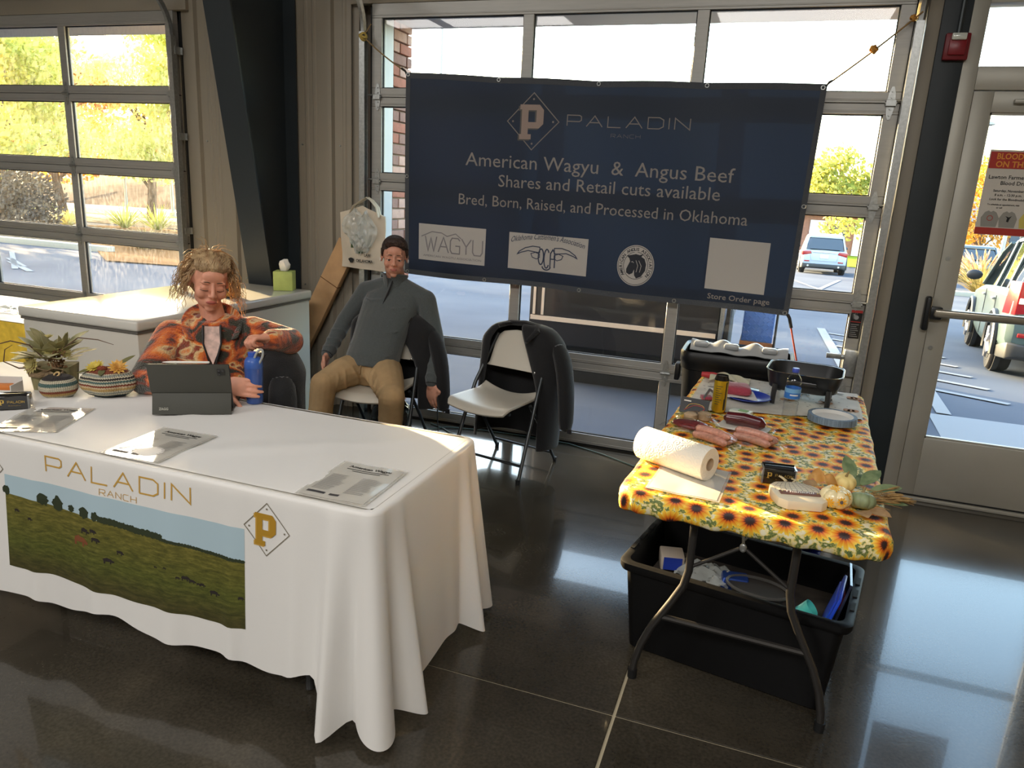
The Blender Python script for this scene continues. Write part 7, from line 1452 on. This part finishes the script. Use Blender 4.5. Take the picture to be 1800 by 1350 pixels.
lp = root('lobed_pumpkin', (.105, -2.475, TZ + .003), 'large lobed striped crochet pumpkin topped with yellow flowers', 'pumpkin', rz=radians(30))
b = B(); rings = []
for i in range(17):
    th = pi * (.02 + .96 * i / 16); z = -cos(th)
    rings.append([Vector((.112 * sin(th) * (1 - .13 * (1 - abs(cos(2.5 * a + .8))) ** .8) * cos(a), .085 * sin(th) * (1 - .13 * (1 - abs(cos(2.5 * a + .8))) ** .8) * sin(a), .0585 + .070 * z * (1 - .18 * max(0, 1 - sin(th) * 1.3)))) for a in [2 * pi * k / 60 for k in range(60)]])
b.loft(rings); b.build('knitted_body', k2, lp, local=True, ang=80)
def flower(b, c, nrm, r, n_, lay=2):
    nrm = Vector(nrm).normalized(); o1 = nrm.orthogonal().normalized(); o2 = nrm.cross(o1); c = Vector(c)
    for l in range(lay):
        rl = r * (1 - .28 * l)
        for q in range(n_):
            a = 2 * pi * (q + .5 * l) / n_; d = o1 * cos(a) + o2 * sin(a); s = -o1 * sin(a) + o2 * cos(a); up = nrm * (.25 + .3 * l) * rl
            b.add([c, c + d * rl * .5 + s * rl * .22 + up * .5, c + d * rl + up, c + d * rl * .5 - s * rl * .22 + up * .5], [(0, 1, 2, 3)])
b = B(); flower(b, (.045, -.02, .122), (.2, -.6, .8), .040, 12, 5); b.build('peach_flower', leafmat('petal_peach', (232, 190, 96), (214, 160, 80), .3, 60), lp, local=True, smooth=False)
b = B(); flower(b, (-.045, -.005, .120), (-.2, -.4, .9), .040, 14, 2); b.build('yellow_flower', leafmat('petal_yellow', (226, 206, 96), (206, 180, 70), .3, 60), lp, local=True, smooth=False)
b = B(); b.ell((-.012, -.03, .121), (.020, .014, .012)); b.build('rust_centre', mat('rust', (130, 62, 40), .9, bump=.8, bscale=200), lp, local=True)
for c, d, L in (((.03, .01, .122), (.75, .45, .55), .085), ((-.01, -.03, .119), (.1, -1, -.25), .05), ((-.03, .0, .119), (-1, -.5, -.1), .085)): b = B(); leaf(b, c, d, (0, -.3, 1), L, .013, .1); b.build('leaf', leafmat('olive_leaf', (124, 120, 76), (96, 96, 60), .2, 30), lp, local=True, solid=.001)
# basket arrangement
ba = root('flower_basket', (-.175, -2.49, TZ + .003), 'basket of dried leaves, twigs and pale flowers with a striped bow', 'flower arrangement', rz=radians(28))
b = B(); b.loft([rr(.072, .05, .012, 0), rr(.080, .058, .012, .10)]); b.build('wooden_box', mat('moss_wood', (130, 124, 88), .85, var=.35, vscale=40, stretch=(1, 1, .2)), ba, local=True)
m_dl = leafmat('dried_leaf', (204, 198, 156), (168, 164, 120), .35, 20); rnd = random.Random(12)
for k in range(56):
    a = rnd.uniform(0, 2 * pi); e = rnd.uniform(.05, 1.2); d = Vector((cos(a) * cos(e), sin(a) * cos(e), sin(e))); c = Vector((d.x * .03, d.y * .025, .11 + rnd.uniform(0, .03))); b = B(); leaf(b, c + d * rnd.uniform(.02, .06), d, (0, 0, 1) if e < 1 else (1, 0, 0), rnd.uniform(.07, .105), rnd.uniform(.018, .030), rnd.uniform(-.1, .3)); b.build('leaf', m_dl, ba, local=True, solid=.0008)
for c, r in (((-.05, -.075, .115), .042), ((.02, -.06, .17), .034), ((-.02, .0, .21), .034), ((.06, -.03, .155), .030)): b = B(); flower(b, c, Vector(c) - Vector((0, .02, .08)), r, 14, 3); b.build('flower', leafmat('petal_cream', (206, 196, 130), (186, 172, 110), .35, 60), ba, local=True, smooth=False)
b = B()
for k in range(150): a = rnd.uniform(0, 2 * pi); p = Vector((.035 + .035 * cos(a) * rnd.random(), -.055 + .02 * sin(a), .13 + rnd.uniform(-.035, .045))); b.ell(p, rnd.uniform(.003, .006), seg=6, ring=4)
b.build('dried_berries', mat('dried_brown', (128, 96, 66), .9), ba, local=True, kind='stuff')
for P in ([(.02, -.02, .12), (.06, -.03, .18), (.12, -.04, .225), (.20, -.05, .22), (.26, -.05, .20)], [(-.02, -.02, .12), (-.07, -.04, .19), (-.13, -.06, .21), (-.20, -.08, .19), (-.25, -.09, .17)], [(-.03, -.05, .10), (-.10, -.08, .10), (-.15, -.09, .13), (-.14, -.09, .18), (-.11, -.09, .20)]): b = B(); b.tube(P, [.003, .003, .0025, .002, .001], 6); b.build('twig', mat('twig_brown', (96, 72, 54), .9), ba, local=True)
b = B()
for s in (-1, 1): b.tube([(0, -.066, .085), (s * .035, -.085, .105), (s * .065, -.080, .095), (s * .062, -.078, .072), (s * .030, -.080, .070), (0, -.066, .082)], .012, 8, flat=.25)
b.tube([(0, -.068, .08), (.012, -.085, .05), (.05, -.09, .02)], .010, 8, flat=.25); b.tube([(0, -.068, .08), (-.012, -.085, .05), (-.01, -.09, .01)], .010, 8, flat=.25)
b.build('striped_bow', mat('bow_stripe', (150, 128, 98), .8, var=.5, vscale=60, stretch=(1, 1, 4)), ba, local=True)
wbx = root('white_box', (-.235, -2.70, TZ + .003), 'open white box with orange packets at the far left of the table', 'box', rz=radians(25))
b = B(); b.bb(-.075, .075, -.045, .045, 0, .004); b.bb(-.075, .075, .041, .045, 0, .075); b.bb(.071, .075, -.045, .045, 0, .06); b.bb(-.075, -.071, -.045, .045, 0, .06); b.bb(-.075, .075, -.045, -.041, 0, .04); b.build('carton', mat('box_white', (214, 210, 204), .6), wbx, local=True, bevel=.001, bseg=1)
b = B(); b.box((0, -.01, .03), (.12, .05, .05), .1); b.build('orange_packet', mat('packet_orange', (206, 120, 50), .5), wbx, local=True, bevel=.006)
# yellow clothed table at left
yt_ = root('yellow_table', (-2.3, -1.2, 0), 'table at the far left with a yellow cloth and pale top', 'table')
b = B(); b.bb(-3.1, -1.30, -1.56, -.95, .70, .735); b.build('tabletop', MATS['plastic_top'], yt_, bevel=.01)
for x in (-3.0, -1.40):
    for y in (-1.48, -1.03): b = B(); b.tube([(x, y, 0), (x, y, .70)], .014, 8); b.build('leg', m_lg, yt_)
b = B(); b.grid(lambda u, v: Vector((-3.12 + 1.83 * u, -1.575 - .01 * sin(u * 30) * (1 - v), .10 + .635 * v)), 40, 8); b.build('yellow_skirt', mat('yellow_cloth', (240, 200, 70), .7, var=.18, vscale=22), yt_, solid=.002)
b = B(); b.grid(lambda u, v: Vector((-3.12 + 1.83 * u, -1.575 + .64 * v, .739 + .003 * sin(u * 20) * sin(v * 9))), 40, 10); b.build('top_cloth', mat('pale_cloth', (214, 218, 224), .6), yt_)
wr = root('plastic_wrap', (-2.0, -1.32, .742), 'crumpled clear wrap lying on the yellow table', 'wrap'); b = B(); b.grid(lambda u, v: Vector((-2.12 + .3 * u, -1.42 + .2 * v, .746 + .03 * abs(noise.noise(Vector((u * 5, v * 5, 1)))))), 18, 14); b.build('film', m_pb, wr)
# cable on the floor by the door
cbk = root('extension_cable', (1.2, -.2, 0), 'thin green cable snaking along the foot of the big door', 'cable')
b = B(); b.tube([(.46, -.10, .006), (.58, -.16, .006), (.70, -.25, .006), (.66, -.33, .006), (.50, -.24, .006), (.60, -.13, .008), (.85, -.07, .006), (1.2, -.05, .006), (1.48, -.06, .006), (1.74, -.16, .006), (1.96, -.28, .006), (2.2, -.34, .006), (2.6, -.20, .006)], .0045, 6); b.build('cable', mat('cable_green', (52, 76, 62), .5), cbk)
bk = root('strap', (.73, -.66, .3), 'dark strap hanging from the chair under the young man\'s hand', 'strap'); b = B(); b.tube([(.735, -.60, .36), (.74, -.60, .22), (.745, -.58, .05), (.75, -.57, .008)], .006, 6, flat=.4); b.build('webbing', m_seal, bk)
gb = root('black_bag', (.42, -.62, 0), 'crumpled shiny black bag under the young man\'s chair', 'bag'); b = B(); b.grid(lambda u, v: Vector((.42 + .14 * sin(pi * v) ** .5 * cos(2 * pi * u), -.62 + .11 * sin(pi * v) ** .5 * sin(2 * pi * u), .16 - .155 * cos(pi * v) + .03 * noise.noise(Vector((cos(2 * pi * u) * 3, sin(2 * pi * u) * 3, v * 4))))), 24, 14); b.build('sack', mat('bag_black', (20, 20, 24), .25, bump=.8, bscale=30), gb)
